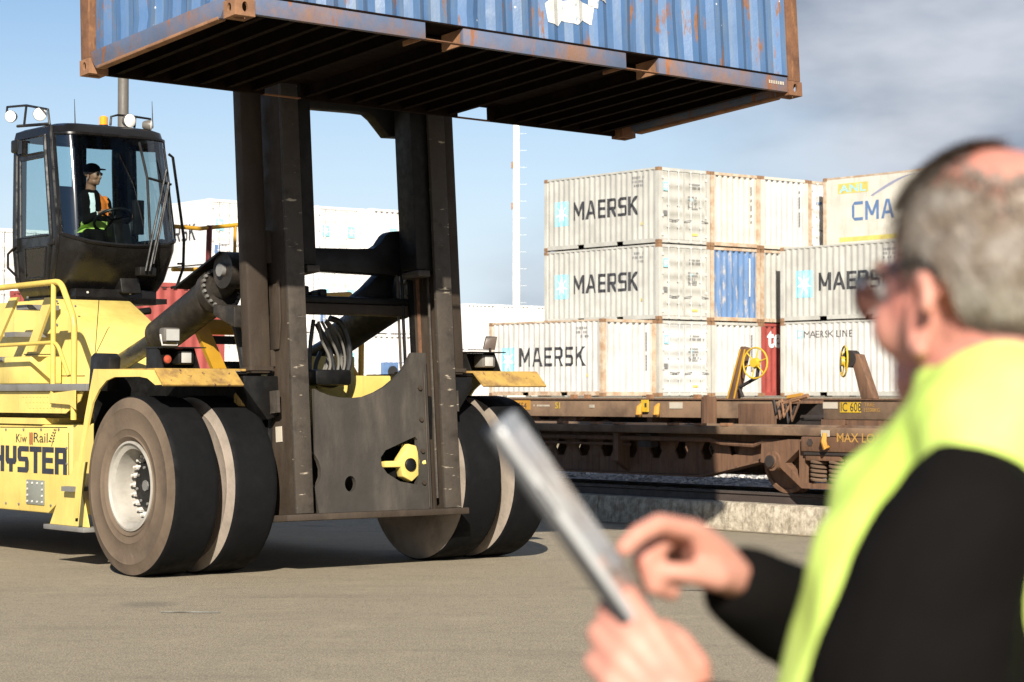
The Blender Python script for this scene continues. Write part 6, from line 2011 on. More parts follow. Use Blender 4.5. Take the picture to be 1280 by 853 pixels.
for ix in (0, 1):
    x0, x1 = (0.004, 0.050) if ix == 0 else (CW - 0.050, CW - 0.004)
    last = 0.173
    segs_ = []
    for yc in pock:
        segs_.append((last, yc - 0.19))
        last = yc + 0.19
    segs_.append((last, CL - 0.173))
    for (a, b) in segs_:
        MB().box(x0, x1, a, b, 0.012, 0.150).build('bottom_rail', 'under_rust_shade' if ix else 'blue_old_rail', lc, bevel=0.004)
    MB().box(x0 - 0.008, x1 + 0.02, 0.173, CL - 0.173, 0.151, 0.164).build('rail_ledge', 'under_rust_shade', lc)
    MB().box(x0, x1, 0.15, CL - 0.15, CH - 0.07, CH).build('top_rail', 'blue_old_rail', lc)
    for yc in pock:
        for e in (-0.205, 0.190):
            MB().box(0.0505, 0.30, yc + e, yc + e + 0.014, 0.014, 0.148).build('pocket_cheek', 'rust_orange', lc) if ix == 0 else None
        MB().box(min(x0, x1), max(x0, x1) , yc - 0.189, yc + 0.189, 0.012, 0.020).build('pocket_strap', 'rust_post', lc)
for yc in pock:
    MB().box(0.31, CW - 0.31, yc - 0.20, yc + 0.20, 0.122, 0.132).build('pocket_plate', 'under_rust_shade', lc)
for iy, (y0, y1) in enumerate(((0.012, 0.075), (CL - 0.075, CL - 0.012))):
    # sill stops short of the castings: the lifting notch shows beside each
    MB().prism([(0.16, 0.10), (0.24, 0.012), (CW - 0.24, 0.012), (CW - 0.16, 0.10), (CW - 0.16, 0.165), (0.16, 0.165)], lambda u, v, d: (u, d, v), y0, y1).build('end_sill', 'blue_old_rail', lc, bevel=0.004)
    MB().box(0.26, CW - 0.26, y0 - 0.004, y1 + 0.006, 0.004, 0.030).build('sill_edge', 'rust_orange', lc, bevel=0.006)
    MB().box(0.15, CW - 0.15, y0, y1, CH - 0.09, CH - 0.004).build('end_header', 'blue_old_rail', lc)
y = 0.34
while y < CL - 0.25:
    if all(abs(y - yc) > 0.16 for yc in pock):
        b = MB()
        b.box(0.052, CW - 0.052, y - 0.020, y - 0.015, 0.028, 0.149)
        b.box(0.052, CW - 0.052, y - 0.0149, y + 0.03, 0.028, 0.033)
        b.box(0.052, CW - 0.052, y - 0.0149, y + 0.03, 0.144, 0.149)
        b.build('cross_member', 'under_rust_shade', lc, smooth=0)
    y += 0.27
# pale patch where a label was torn off
pt = [(0, 0), (0.20, -0.02), (0.26, 0.05), (0.48, 0.02), (0.60, 0.09), (0.74, 0.05), (0.78, 0.26), (0.55, 0.30), (0.30, 0.27), (0.10, 0.31), (-0.03, 0.2)]
def patch_pt(u, v):
    y_ = 3.02 - u
    return (0.022 + prof(y_ - P_) - 0.006, y_, 0.30 + v)
put_letters('label_patch', lc, 'label_worn', '', 0.55, 0.26, patch_pt, shape=rects_shape([pt]), breaks=(PER, tuple(((3.02 - P_) - o_) % PER for o_ in OFFS), 0.0))
put_letters('label_patch', lc, 'label_worn', '', 0.20, 0.22, lambda u, v: patch_pt(u + 0.50, v + 0.20), shape=rects_shape([[(0, 0.1), (0.4, 0), (0.5, 0.4), (1, 0.3), (0.8, 1), (0.1, 0.9)]]), breaks=(PER, tuple(((3.02 - P_) - o_) % PER for o_ in OFFS), 0.50))
def dot(u, v):
    return (-0.001, 0.42 - u, 0.06 + v)
scribble('chalk_mark', lc, 'plate_cream', dot, 0.22, 0.05, 1, 9)

# spreader and carriage that hold the load (above the picture)
def HC(x, y, z):
    p_ = MH @ Vector((x, y, z))
    q_ = p_ - O
    return (q_.dot(AX), -q_.dot(FW), q_.z)
MB(HC).box(CW / 2 - 0.25, CW / 2 + 0.25, 0.5, CL - 0.5, CH + 0.25, CH + 0.75).build('spreader_beam', 'yellow', H, bevel=0.03)
for y in (0.09, CL - 0.09):
    MB(HC).box(0.0, CW, y - 0.12, y + 0.12, CH + 0.16, CH + 0.46).build('spreader_arm', 'yellow', H, bevel=0.02)
    for x in (0.08, CW - 0.08):
        MB(HC).cyl((x, y, CH - 0.02), (x, y, CH + 0.17), 0.045, n=12).build('twist_lock', 'steel_grey', H)
for y in (CL / 2 - 0.7, CL / 2 + 0.7):
    MB(HC).box(CW / 2 + 0.2, CW + 0.55, y - 0.12, y + 0.12, CH + 0.05, CH + 0.75).build('spreader_mount', 'yellow', H, bevel=0.02)
MB(Mf).box(-0.9, 0.9, -0.30, -0.02, 6.1, 7.2).build('carriage', 'black_paint', H)
# ------------------------------------------------------------------ people
from mathutils import noise as mnoise
def remeshed(mb, name, voxel, smooth_it=3, mat='skin', factor=0.5):
    """union of overlapping closed shapes as one continuous surface"""
    me0 = bpy.data.meshes.new('draft')
    me0.from_pydata(mb.v, [], mb.f)
    bm = bmesh.new()
    bm.from_mesh(me0)
    bmesh.ops.recalc_face_normals(bm, faces=bm.faces)
    bm.to_mesh(me0)
    bm.free()
    ob = bpy.data.objects.new('draft', me0)
    COL.objects.link(ob)
    m = ob.modifiers.new('r', 'REMESH')
    m.mode = 'VOXEL'
    m.voxel_size = voxel
    m.adaptivity = 0
    s = ob.modifiers.new('s', 'SMOOTH')
    s.factor = factor
    s.iterations = smooth_it
    bpy.context.view_layer.update()
    me = bpy.data.meshes.new_from_object(ob.evaluated_get(DEPS()))
    bpy.data.objects.remove(ob)
    bpy.data.meshes.remove(me0)
    me.name = name
    me.materials.clear()
    me.materials.append(MATS[mat])
    me.polygons.foreach_set('use_smooth', [True] * len(me.polygons))
    return me

def dense(path, rad, n=6):
    """smooth a chain of joints and its radii"""
    P_ = [Vector(p) for p in path]
    out, ro = [], []
    for i in range(len(P_) - 1):
        p0, p1, p2, p3 = P_[max(i - 1, 0)], P_[i], P_[i + 1], P_[min(i + 2, len(P_) - 1)]
        for k in range(n):
            t = k / n
            out.append(0.5 * ((2 * p1) + (p2 - p0) * t + (2 * p0 - 5 * p1 + 4 * p2 - p3) * t * t + (3 * p1 - p0 - 3 * p2 + p3) * t ** 3))
            a, b = rad[i], rad[i + 1]
            if isinstance(a, tuple):
                ro.append((a[0] + (b[0] - a[0]) * t, a[1] + (b[1] - a[1]) * t))
            else:
                ro.append(a + (b - a) * t)
    out.append(P_[-1])
    ro.append(rad[-1])
    return [tuple(p) for p in out], ro

def limb(mb, path, rad, n=14):
    p, r = dense(path, rad)
    mb.tube(p, r, n)
    for q, rr in ((path[0], rad[0]), (path[-1], rad[-1])):
        mb.ball(q, rr * 0.98, 12, 8)

def ellipsoid(mb, c, R, axes):
    """axes: three unit vectors, R: three radii"""
    o = len(mb.v)
    t = MB()
    t.ball((0, 0, 0), 1.0, 24, 16)
    a, b, d = [Vector(x) for x in axes]
    mb.v += [tuple(Vector(c) + a * (p[0] * R[0]) + b * (p[1] * R[1]) + d * (p[2] * R[2])) for p in t.v]
    mb.f += [tuple(i + o for i in f) for f in t.f]

def loft(mb, secs, n=28):
    """secs: (centre, side vector * half width, front vector * half depth, squareness)"""
    o = len(mb.v)
    for c, sx, fy, sq in secs:
        for k in range(n):
            a = 2 * math.pi * k / n
            ca, sa = math.cos(a), math.sin(a)
            ca = math.copysign(abs(ca) ** sq, ca)
            sa = math.copysign(abs(sa) ** sq, sa)
            mb.v.append(tuple(Vector(c) + Vector(sx) * ca + Vector(fy) * sa))
    for i in range(len(secs) - 1):
        for k in range(n):
            k2 = (k + 1) % n
            mb.f.append((o + i * n + k, o + i * n + k2, o + (i + 1) * n + k2, o + (i + 1) * n + k))
    mb.f.append(tuple(o + k for k in range(n)))
    mb.f.append(tuple(o + (len(secs) - 1) * n + k for k in range(n)))

def head(mb, c, f, up, hh=0.24):
    """skull, face, jaw, nose, ears, brow; c = middle of the head, f = way it faces"""
    f = Vector(f).normalized()
    up = Vector(up)
    up = (up - f * up.dot(f)).normalized()
    l = up.cross(f).normalized()
    c = Vector(c)
    k = hh / 0.24
    P = lambda a, b, d: tuple(c + f * (a * k) + l * (b * k) + up * (d * k))
    ax = (f, l, up)
    S = lambda *r: tuple(x * k for x in r)
    ellipsoid(mb, P(-0.018, 0, 0.035), S(0.098, 0.076, 0.086), ax)       # cranium
    ellipsoid(mb, P(0.030, 0, -0.020), S(0.062, 0.064, 0.088), ax)        # face
    ellipsoid(mb, P(0.032, 0, -0.080), S(0.054, 0.058, 0.042), ax)        # jaw
    ellipsoid(mb, P(0.072, 0, -0.098), S(0.020, 0.022, 0.020), ax)        # chin
    ellipsoid(mb, P(0.078, 0, 0.022), S(0.016, 0.050, 0.012), ax)         # brow
    ellipsoid(mb, P(-0.004, 0, -0.074), S(0.066, 0.060, 0.050), ax)       # jaw to neck
    for sg in (-1, 1):
        ellipsoid(mb, P(0.060, sg * 0.036, -0.030), S(0.028, 0.026, 0.030), ax)     # cheek
        # ear: rim and lobe
        ring = []
        for i in range(13):
            a = math.radians(-120 + i * 300 / 12)
            ring.append(P(-0.014 + 0.017 * math.cos(a) - 0.004 * math.sin(a), sg * (0.079 + 0.009 * (1 - math.cos(a))), -0.026 + 0.032 * math.sin(a)))
        mb.tube(ring, 0.0072 * k, 8)
        ellipsoid(mb, P(-0.010, sg * 0.078, -0.026), S(0.014, 0.007, 0.026), ax)
        ellipsoid(mb, P(-0.006, sg * 0.080, -0.058), S(0.009, 0.006, 0.010), ax)
        ellipsoid(mb, P(0.083, sg * 0.011, -0.040), S(0.010, 0.009, 0.009), ax)     # nostril
    mb.tube([P(0.086, 0, 0.010), P(0.098, 0, -0.014), P(0.110, 0, -0.036), P(0.094, 0, -0.046)], [0.010 * k, 0.011 * k, 0.013 * k, 0.010 * k], 10)
    mb.tube([P(0.078, -0.024, -0.068), P(0.091, -0.010, -0.064), P(0.093, 0, -0.065), P(0.091, 0.010, -0.064), P(0.078, 0.024, -0.068)], 0.0065 * k, 8)
    mb.tube([P(0.076, -0.022, -0.076), P(0.089, -0.008, -0.077), P(0.090, 0, -0.078), P(0.089, 0.008, -0.077), P(0.076, 0.022, -0.076)], 0.0075 * k, 8)
    return P, ax, k

def hand(mb, wrist, d, n, thumb_side, curls, thumb, sc=1.0, spread=0.06):
    """wrist point, d = towards the knuckles, n = out of the palm, thumb_side = towards the thumb.
    curls: per finger (index first) three bend angles in degrees; thumb: two points offsets in (d, thumb, n)"""
    d = Vector(d).normalized()
    n = Vector(n)
    n = (n - d * n.dot(d)).normalized()
    t = Vector(thumb_side)
    t = (t - d * t.dot(d) - n * t.dot(n)).normalized()
    w = Vector(wrist)
    base = [0.032, 0.0105, -0.0105, -0.031]
    klen = [0.094, 0.098, 0.093, 0.084]
    segs = [(0.046, 0.027, 0.022), (0.050, 0.030, 0.023), (0.046, 0.028, 0.022), (0.036, 0.022, 0.020)]
    rad = [0.0112, 0.0114, 0.0108, 0.0096]
    for i in range(4):
        k0 = w + t * (base[i] * 0.55 * sc) + d * (0.012 * sc)
        kn = w + t * (base[i] * sc) + d * (klen[i] * sc) - n * (0.004 * sc)
        limb(mb, [tuple(k0), tuple((k0 + kn) / 2 - n * 0.002), tuple(kn)], [0.016 * sc, 0.0155 * sc, 0.0118 * sc], 10)
        limb(mb, [tuple(k0 + n * 0.008), tuple((k0 + kn) / 2 + n * 0.010 * sc), tuple(kn + n * 0.003)], [0.015 * sc, 0.015 * sc, 0.010 * sc], 10)
        ang = 0.0
        p = kn
        path = [tuple(p)]
        rr = [rad[i] * sc * 1.06]
        for j in range(3):
            ang += math.radians(curls[i][j])
            dd = (d * math.cos(ang) + n * math.sin(ang) + t * (base[i] / 0.032 * spread)).normalized()
            p = p + dd * (segs[i][j] * sc)
            path.append(tuple(p))
            rr.append(rad[i] * sc * (1.0, 0.95, 0.80)[j])
        # straight phalanges with a knuckle swelling at each bend
        for j in range(3):
            mb.tube([path[j], path[j + 1]], [rr[j], rr[j + 1]], 10)
            mb.ball(path[j + 1], rr[j + 1] * 1.03, 10, 8)
    q0 = w + t * (0.022 * sc) + d * (0.020 * sc) + n * (0.010 * sc)
    pts = [q0] + [w + d * (a * sc) + t * (b * sc) + n * (c_ * sc) for a, b, c_ in thumb]
    rr = [0.017 * sc, 0.0145 * sc, 0.0120 * sc, 0.0098 * sc][:len(pts)]
    for j in range(len(pts) - 1):
        mb.tube([tuple(pts[j]), tuple(pts[j + 1])], [rr[j], rr[j + 1]], 10)
        mb.ball(tuple(pts[j + 1]), rr[j + 1] * 1.03, 10, 8)
    mb.ball(tuple(q0), rr[0], 10, 8)
    limb(mb, [tuple(w - d * 0.05), tuple(w), tuple(w + d * 0.03)], [0.027 * sc, 0.0255 * sc, 0.026 * sc], 12)

def wp(px, py, Y):
    r = ray(px, py)
    p = CAMP + r * (Y / r.y)
    return Vector((p.x, p.y, p.z))

# ---- the man in the foreground
man = empty('person', loc=(0.47, 2.14, 0))
tag(man, 'person in a yellow-green safety vest over black, wearing glasses, tapping a tablet', 'person')
MO = Vector((0.47, 2.14, 0))
TM = lambda a, b, c: (a - MO.x, b - MO.y, c - MO.z)
Z = Vector((0, 0, 1))
hf = Vector((-0.57, 0.82, -0.05)).normalized()
hc = Vector((0.465, 2.150, 1.727))
tf = Vector((-0.94, 0.34, 0)).normalized()         # chest faces
tl = Z.cross(tf)                                    # his left
# skin
bm_ = MB(TM)
raw = MB()
HP, HAX, HK = head(raw, hc, hf, Z, 0.270)
neck0, neck1 = Vector((0.505, 2.125, 1.50)), Vector((0.478, 2.138, 1.70))
limb(raw, [tuple(neck0), tuple((neck0 + neck1) / 2 + Vector((0.004, 0, 0))), tuple(neck1)], [0.082, 0.070, 0.066], 20)
ellipsoid(raw, tuple(neck0 + Vector((-0.01, 0, -0.01))), (0.10, 0.17, 0.06), (tf, tl, Z))
loft(raw, [(Vector((0.49, 2.13, 0.95)), tl * 0.15, tf * 0.12, 0.8), (Vector((0.48, 2.13, 1.15)), tl * 0.16, tf * 0.15, 0.8), (Vector((0.48, 2.13, 1.35)), tl * 0.17, tf * 0.13, 0.8), (Vector((0.49, 2.13, 1.50)), tl * 0.16, tf * 0.10, 0.8)])
shL = Vector((0.485, 2.13, 1.515)) + tl * 0.185
shR = Vector((0.485, 2.13, 1.515)) - tl * 0.185
elL = wp(1115, 1010, 1.93)
wrL = wp(866, 908, 2.03)
elR = Vector((0.47, 2.475, 1.27))
wrR = wp(920, 726, 2.27)
limb(raw, [tuple(shL - tl * 0.03 + tf * 0.01), tuple(shL * 0.5 + elL * 0.5 + tl * 0.03 + tf * 0.010), tuple(elL)], [0.042, 0.048, 0.044])
limb(raw, [tuple(elL), tuple((elL + wrL) / 2), tuple(wrL)], [0.045, 0.040, 0.029])
limb(raw, [tuple(shR), tuple((shR + elR) / 2), tuple(elR)], [0.050, 0.048, 0.044])
limb(raw, [tuple(elR), tuple((elR + wrR) / 2), tuple(wrR)], [0.045, 0.040, 0.029])
# legs
for sg in (-1, 1):
    hip = Vector((0.49, 2.13, 0.95)) + tl * (sg * 0.09)
    kn_ = hip + Vector((0, 0, -0.46)) + tf * 0.02
    an = kn_ + Vector((0, 0, -0.41)) - tf * 0.02
    limb(raw, [tuple(hip), tuple((hip + kn_) / 2), tuple(kn_)], [0.085, 0.075, 0.058])
    limb(raw, [tuple(kn_), tuple((kn_ * 0.6 + an * 0.4)), tuple(an)], [0.056, 0.055, 0.038])
    limb(raw, [tuple(an), tuple(an + tf * 0.10 + Vector((0, 0, -0.035)))], [0.038, 0.032])
# tablet frame
tcen = wp(719, 649, 2.12)
lng = (wp(795, 775, 2.12) - wp(616, 523, 2.12)).normalized()          # towards the lower end
tn = Vector((0.80, -0.112, 0.56))
tn = (tn - lng * tn.dot(lng)).normalized()                              # out of the screen, towards his face
tw = lng.cross(tn).normalized()
if tw.y > 0:
    tw = -tw                                                            # tw points to the near long edge
# left hand: grips the lower near corner, thumb over the screen side
gL = tcen + lng * 0.090 + tw * 0.055
dL = (gL - wrL)
knL = wp(784, 816, 2.035)
hand(raw, tuple(wrL), tuple(knL - wrL), (-0.25, 0.90, 0.30), tn,
     [(38, 48, 30), (42, 52, 32), (46, 55, 32), (50, 56, 32)], [(0.040, 0.040, 0.010), (0.066, 0.044, 0.026), (0.084, 0.040, 0.044)], 0.98)
# right hand: index finger out towards the screen, other fingers curled
tip = wp(772, 684, 2.16)
kn_t = wp(838, 664, 2.225)
dR = (kn_t - wrR)
nR = Vector((-0.35, -0.25, -0.90))
hand(raw, tuple(wrR), tuple(dR), tuple(nR), Vector((-0.35, -0.85, 0.0)),
     [(22, 30, 16), (66, 76, 50), (72, 78, 50), (76, 78, 50)], [(0.048, 0.036, 0.022), (0.076, 0.032, 0.034), (0.096, 0.026, 0.044)], 1.02, 0.04)
body_me = MB(TM)
body_me.v = [TM(*p) for p in raw.v]
body_me.f = raw.f
link('body', remeshed(body_me, 'body', 0.0045, 3, 'skin', 0.5), man)
# eyes
for sg in (-1, 1):
    MB(TM).ball(HP(0.082, sg * 0.030, 0.004), 0.0125, 14, 10).build('eye', 'eye_white', man)
# hair: cap around a bald crown, with short strands
hm = MB()
ellipsoid(hm, HP(-0.022, 0, 0.034), tuple(x * HK for x in (0.1015, 0.0800, 0.0860)), HAX)
keep_v, keep_f = hm.v, []
rel = [((Vector(p) - hc).dot(HAX[0]) / HK, (Vector(p) - hc).dot(HAX[1]) / HK, (Vector(p) - hc).dot(HAX[2]) / HK) for p in hm.v]
def haired(a, b, u):
    """front-back, side, height on the head: hair at the sides, back and a thin tuft at the front hairline"""
    bald = (u > 0.064 + 0.02 * mnoise.noise(Vector((a * 60, b * 60, u * 60))) and -0.13 < a < -0.008 + 0.02 * mnoise.noise(Vector((a * 50 + 9, b * 50, u * 50))) and b < 0.064)
    front = a > 0.028 + 0.35 * max(0.0, u - 0.06) + 0.010 * mnoise.noise(Vector((u * 70, b * 70, 3))) or (u < 0.05 and a > 0.018) or (u < 0.022 and a > 0.004)
    low = u < (-0.020 if a > -0.03 else -0.040)
    earz = (-0.034 < a < 0.010 and u < 0.012)
    return not (bald or front or low or earz)
fine_ = MB()
t_ = MB()
t_.ball((0, 0, 0), 1.0, 72, 48)
cc_ = Vector(HP(-0.022, 0, 0.034))
RR = [x * HK for x in (0.1010, 0.0795, 0.0875)]
pts = [cc_ + HAX[0] * (p[0] * RR[0]) + HAX[1] * (p[1] * RR[1]) + HAX[2] * (p[2] * RR[2]) for p in t_.v]
relp = [((p - hc).dot(HAX[0]) / HK, (p - hc).dot(HAX[1]) / HK, (p - hc).dot(HAX[2]) / HK) for p in pts]
ok = [haired(*r_) for r_ in relp]
used = {}
hv, hfc = [], []
for f_ in t_.f:
    if all(ok[i] for i in f_):
        g_ = []
        for i in f_:
            if i not in used:
                used[i] = len(hv)
                nn = (pts[i] - cc_).normalized()
                hv.append(tuple(pts[i] + nn * (0.003 + 0.004 * rng.random())))
            g_.append(used[i])
        hfc.append(tuple(g_))
hair = MB(TM).add(hv, hfc).build('hair', 'hair_grey', man, smooth=180)
strands = MB(TM)
cand = [i for i in range(len(pts)) if ok[i]]
ring_ = set(cand)
for _ in range(3):                                       # a soft fringe, three rings wide, around the thick hair
    ring_ |= {i for f_ in t_.f if any(j in ring_ for j in f_) for i in f_}
edge = [i for i in ring_ if not ok[i] and relp[i][2] > 0.045 and relp[i][0] < 0.05]
for k in range(15500):
    i = rng.choice(cand) if k < 14000 else rng.choice(edge)
    p = pts[i] + Vector((rng.random() - .5, rng.random() - .5, rng.random() - .5)) * 0.008
    nn = (p - cc_).normalized()
    dn = (Vector((0, 0, -1)) - hf * 0.5 + Vector((rng.random() - .5, rng.random() - .5, rng.random() - .5)) * 0.9)
    dn = (dn - nn * dn.dot(nn)).normalized()
    ln = 0.010 + 0.014 * rng.random()
    b_ = nn.cross(dn) * 0.0013
    q0_, q1_ = p + nn * 0.003, p + nn * 0.0075 + dn * ln
    strands.add([tuple(q0_ - b_), tuple(q0_ + b_), tuple(q1_)], [(0, 1, 2)])
so = strands.build('hair_strands', 'hair_grey', hair, smooth=0)
tag(so, kind='stuff')
for sg in (-1, 1):
    MB(TM).tube([HP(0.094, sg * 0.012, 0.026), HP(0.092, sg * 0.030, 0.030), HP(0.078, sg * 0.050, 0.024)], [0.003, 0.0055, 0.003], 8).build('eyebrow', 'hair_grey', man)
# glasses
gl_ = MB(TM)
for sg in (-1, 1):
    ring = [HP(0.104 - 0.012 * abs(math.cos(a)) * (1 if math.cos(a) > 0 else 0.3), sg * (0.036 + 0.027 * math.cos(a)), 0.000 + 0.020 * math.sin(a)) for a in [2 * math.pi * k / 24 for k in range(24)]]
    gl_.tube(ring, 0.0016, 6, closed=True)
    gl_.tube([HP(0.094, sg * 0.064, 0.012), HP(0.070, sg * 0.079, 0.014), HP(0.020, sg * 0.083, 0.016), HP(-0.012, sg * 0.086, 0.022), HP(-0.032, sg * 0.084, 0.004)], [(0.0016, 0.0034)] * 5, 8)
gl_.tube([HP(0.104, -0.011, 0.006), HP(0.108, 0, 0.009), HP(0.104, 0.011, 0.006)], 0.0016, 6)
gf = gl_.build('glasses', 'glass_frame', man)
for sg in (-1, 1):
    ln_ = MB(TM)
    ring = [HP(0.104 - 0.012 * abs(math.cos(a)) * (1 if math.cos(a) > 0 else 0.3), sg * (0.036 + 0.026 * math.cos(a)), 0.019 * math.sin(a)) for a in [2 * math.pi * k / 24 for k in range(24)]]
    ln_.add([HP(0.105, sg * 0.036, 0)] + ring, [(0, 1 + k, 1 + (k + 1) % 24) for k in range(24)])
    ln_.build('lens', 'eye_glass', gf)
# black jacket: torso, both sleeves, collar
jr = MB()
TC = lambda z, fwd=0.0: Vector((0.483, 2.128, z)) + tf * fwd
tors = [(TC(0.86), tl * 0.195, tf * 0.165, 0.8), (TC(1.0, 0.02), tl * 0.205, tf * 0.185, 0.8), (TC(1.15, 0.025), tl * 0.212, tf * 0.190, 0.8), (TC(1.30, 0.015), tl * 0.210, tf * 0.165, 0.8), (TC(1.42, 0.0), tl * 0.200, tf * 0.140, 0.8), (TC(1.51, -0.01), tl * 0.165, tf * 0.115, 0.85), (TC(1.575, -0.012), tl * 0.105, tf * 0.090, 0.95), (TC(1.615, -0.012), tl * 0.082, tf * 0.082, 1.0)]
loft(jr, tors)
cuffL = wrL - (wrL - elL).normalized() * 0.015
cuffR = wrR - (wrR - elR).normalized() * 0.015
limb(jr, [tuple(shL - tl * 0.05 + tf * 0.008 + Vector((0, 0, 0.005))), tuple(shL + tl * 0.022 + tf * 0.010 + Vector((0, 0, -0.004))), tuple(shL * 0.5 + elL * 0.5 + tl * 0.035 + tf * 0.012), tuple(elL)], [0.056, 0.066, 0.092, 0.086], 18)
limb(jr, [tuple(elL), tuple(elL * 0.5 + cuffL * 0.5), tuple(cuffL)], [0.078, 0.066, 0.048], 18)
limb(jr, [tuple(shR - (-tl) * 0.05), tuple(shR - tl * 0.012 + Vector((0, 0, -0.03))), tuple(shR * 0.45 + elR * 0.55), tuple(elR)], [0.085, 0.095, 0.085, 0.076], 18)
limb(jr, [tuple(elR), tuple(elR * 0.5 + cuffR * 0.5), tuple(cuffR)], [0.076, 0.064, 0.047], 18)
jm = MB(); jm.v = [TM(*p) for p in jr.v]; jm.f = jr.f
jme = remeshed(jm, 'jacket', 0.008, 4, 'jacket_black')
from mathutils import noise as mnoise
nrm = [v.normal.copy() for v in jme.vertices]
for v, n_ in zip(jme.vertices, nrm):                     # cloth folds
    c_ = v.co.copy()
    w_ = mnoise.noise(Vector((c_.x * 9, c_.y * 9, c_.z * 16))) * 0.007 + mnoise.noise(Vector((c_.x * 22, c_.y * 22, c_.z * 30 + 4))) * 0.003
    v.co = c_ + n_ * w_
link('jacket', jme, man)
# safety vest: looser shell over shoulders and chest, open for the arms and the neck
vr = MB()
vt = [(TC(0.92, 0.03), tl * 0.215, tf * 0.215, 0.8), (TC(1.05, 0.05), tl * 0.220, tf * 0.222, 0.8), (TC(1.20, 0.06), tl * 0.218, tf * 0.218, 0.8), (TC(1.33, 0.035), tl * 0.215, tf * 0.182, 0.75), (TC(1.45, 0.022), tl * 0.205, tf * 0.165, 0.75), (TC(1.54, 0.012), tl * 0.178, tf * 0.138, 0.85), (TC(1.595, 0.0), tl * 0.130, tf * 0.112, 0.92), (TC(1.628, -0.006), tl * 0.098, tf * 0.100, 1.0), (TC(1.652, -0.008), tl * 0.092, tf * 0.097, 1.0)]
loft(vr, vt, 36)
for sg in (-1, 1):                                       # shoulder yokes
    a_ = TC(1.60) + tl * (sg * 0.06)
    b_ = TC(1.545) + tl * (sg * 0.155)
    limb(vr, [tuple(a_), tuple((a_ + b_) / 2 + Vector((0, 0, 0.006))), tuple(b_)], [0.074, 0.072, 0.060], 16)
vm = MB(); vm.v = [TM(*p) for p in vr.v]; vm.f = vr.f
vme = remeshed(vm, 'vest', 0.008, 5, 'hivis')
nrm = [v.normal.copy() for v in vme.vertices]
for v, n_ in zip(vme.vertices, nrm):
    c_ = v.co.copy()
    v.co = c_ + n_ * (mnoise.noise(Vector((c_.x * 10, c_.y * 10, c_.z * 7 + c_.x * 9 + 3))) * 0.017 + mnoise.noise(Vector((c_.x * 26, c_.y * 26, c_.z * 15))) * 0.005)
# neck opening: drop the cap so the neck rises out of the collar
bmv = bmesh.new()
bmv.from_mesh(vme)
nk = TC(1.66) - MO
kill = [f for f in bmv.faces if f.calc_center_median().z > 1.635 and (f.calc_center_median() - nk).to_2d().length < 0.088]
bmesh.ops.delete(bmv, geom=kill, context='FACES')
bmv.to_mesh(vme)
bmv.free()
vest = link('vest', vme, man)
# reflective tape: bands lifted off the vest surface
def tape(test):
    b = MB()
    bmv = bmesh.new()
    bmv.from_mesh(vme)
    bmv.normal_update()
    idx, vs, fs = {}, [], []
    for f in bmv.faces:
        if test(f.calc_center_median() + MO):
            g_ = []
            for v in f.verts:
                if v.index not in idx:
                    idx[v.index] = len(vs)
                    vs.append(tuple(v.co + v.normal * 0.003))
                g_.append(idx[v.index])
            fs.append(tuple(g_))
    bmv.free()
    if fs:
        b.add(vs, fs).build('reflective_tape', 'tape_silver', vest, smooth=60)
tape(lambda p: abs(p.z - 1.20) < 0.025)
# trousers and boots
tr_ = MB()
loft(tr_, [(TC(0.80), tl * 0.18, tf * 0.145, 0.85), (TC(0.93), tl * 0.19, tf * 0.16, 0.85), (TC(1.0), tl * 0.185, tf * 0.16, 0.85)])
for sg in (-1, 1):
    hip = Vector((0.49, 2.13, 0.90)) + tl * (sg * 0.09)
    kn_ = hip + Vector((0, 0, -0.42)) + tf * 0.02
    an = kn_ + Vector((0, 0, -0.40)) - tf * 0.02
    limb(tr_, [tuple(hip), tuple((hip + kn_) / 2), tuple(kn_)], [0.105, 0.095, 0.078])
    limb(tr_, [tuple(kn_), tuple((kn_ + an) / 2), tuple(an)], [0.078, 0.074, 0.068])
tm_ = MB(); tm_.v = [TM(*p) for p in tr_.v]; tm_.f = tr_.f
link('trousers', remeshed(tm_, 'trousers', 0.012, 3, 'trouser_navy'), man)
for sg in (-1, 1):
    b = MB()
    an = Vector((0.49, 2.13, 0.08)) + tl * (sg * 0.09)
    limb(b, [tuple(an + Vector((0, 0, 0.10))), tuple(an)], [0.055, 0.058])
    loft(b, [(an - tf * 0.07 + Vector((0, 0, -0.035)), tl * 0.040, Z * 0.045, 0.7), (an + Vector((0, 0, -0.03)), tl * 0.046, Z * 0.050, 0.7), (an + tf * 0.10 + Vector((0, 0, -0.038)), tl * 0.052, Z * 0.042, 0.7), (an + tf * 0.19 + Vector((0, 0, -0.045)), tl * 0.040, Z * 0.034, 0.8)])
    b2 = MB(); b2.v = [TM(*p) for p in b.v]; b2.f = b.f
    link('boot', remeshed(b2, 'boot', 0.01, 2, 'boot'), man)

# ---- the tablet he holds
tb = empty('tablet', loc=tuple(tcen))
tag(tb, 'slim grey tablet held upright in both hands', 'tablet')
TT = lambda a, b, c: tuple(lng * a + tw * b + tn * c)
def rrect(w, h, r, n=5):
    out = []
    for cx, cy, a0 in ((w - r, h - r, 0), (-w + r, h - r, 90), (-w + r, -h + r, 180), (w - r, -h + r, 270)):
        for k in range(n + 1):
            a = math.radians(a0 + 90 * k / n)
            out.append((cx + r * math.cos(a), cy + r * math.sin(a)))
    return out
MB(TT).prism(rrect(0.1215, 0.086, 0.012), lambda u, v, d: (u, v, d), -0.003, 0.0045).build('shell', 'tablet_shell', tb, bevel=0.0015)
MB(TT).prism(rrect(0.123, 0.0875, 0.013), lambda u, v, d: (u, v, d), -0.013, -0.0032).build('back_cover', 'tablet_back', tb, bevel=0.002)
MB(TT).prism(rrect(0.104, 0.078, 0.003), lambda u, v, d: (u, v, d), 0.0046, 0.0050).build('screen', 'tablet_screen', tb)
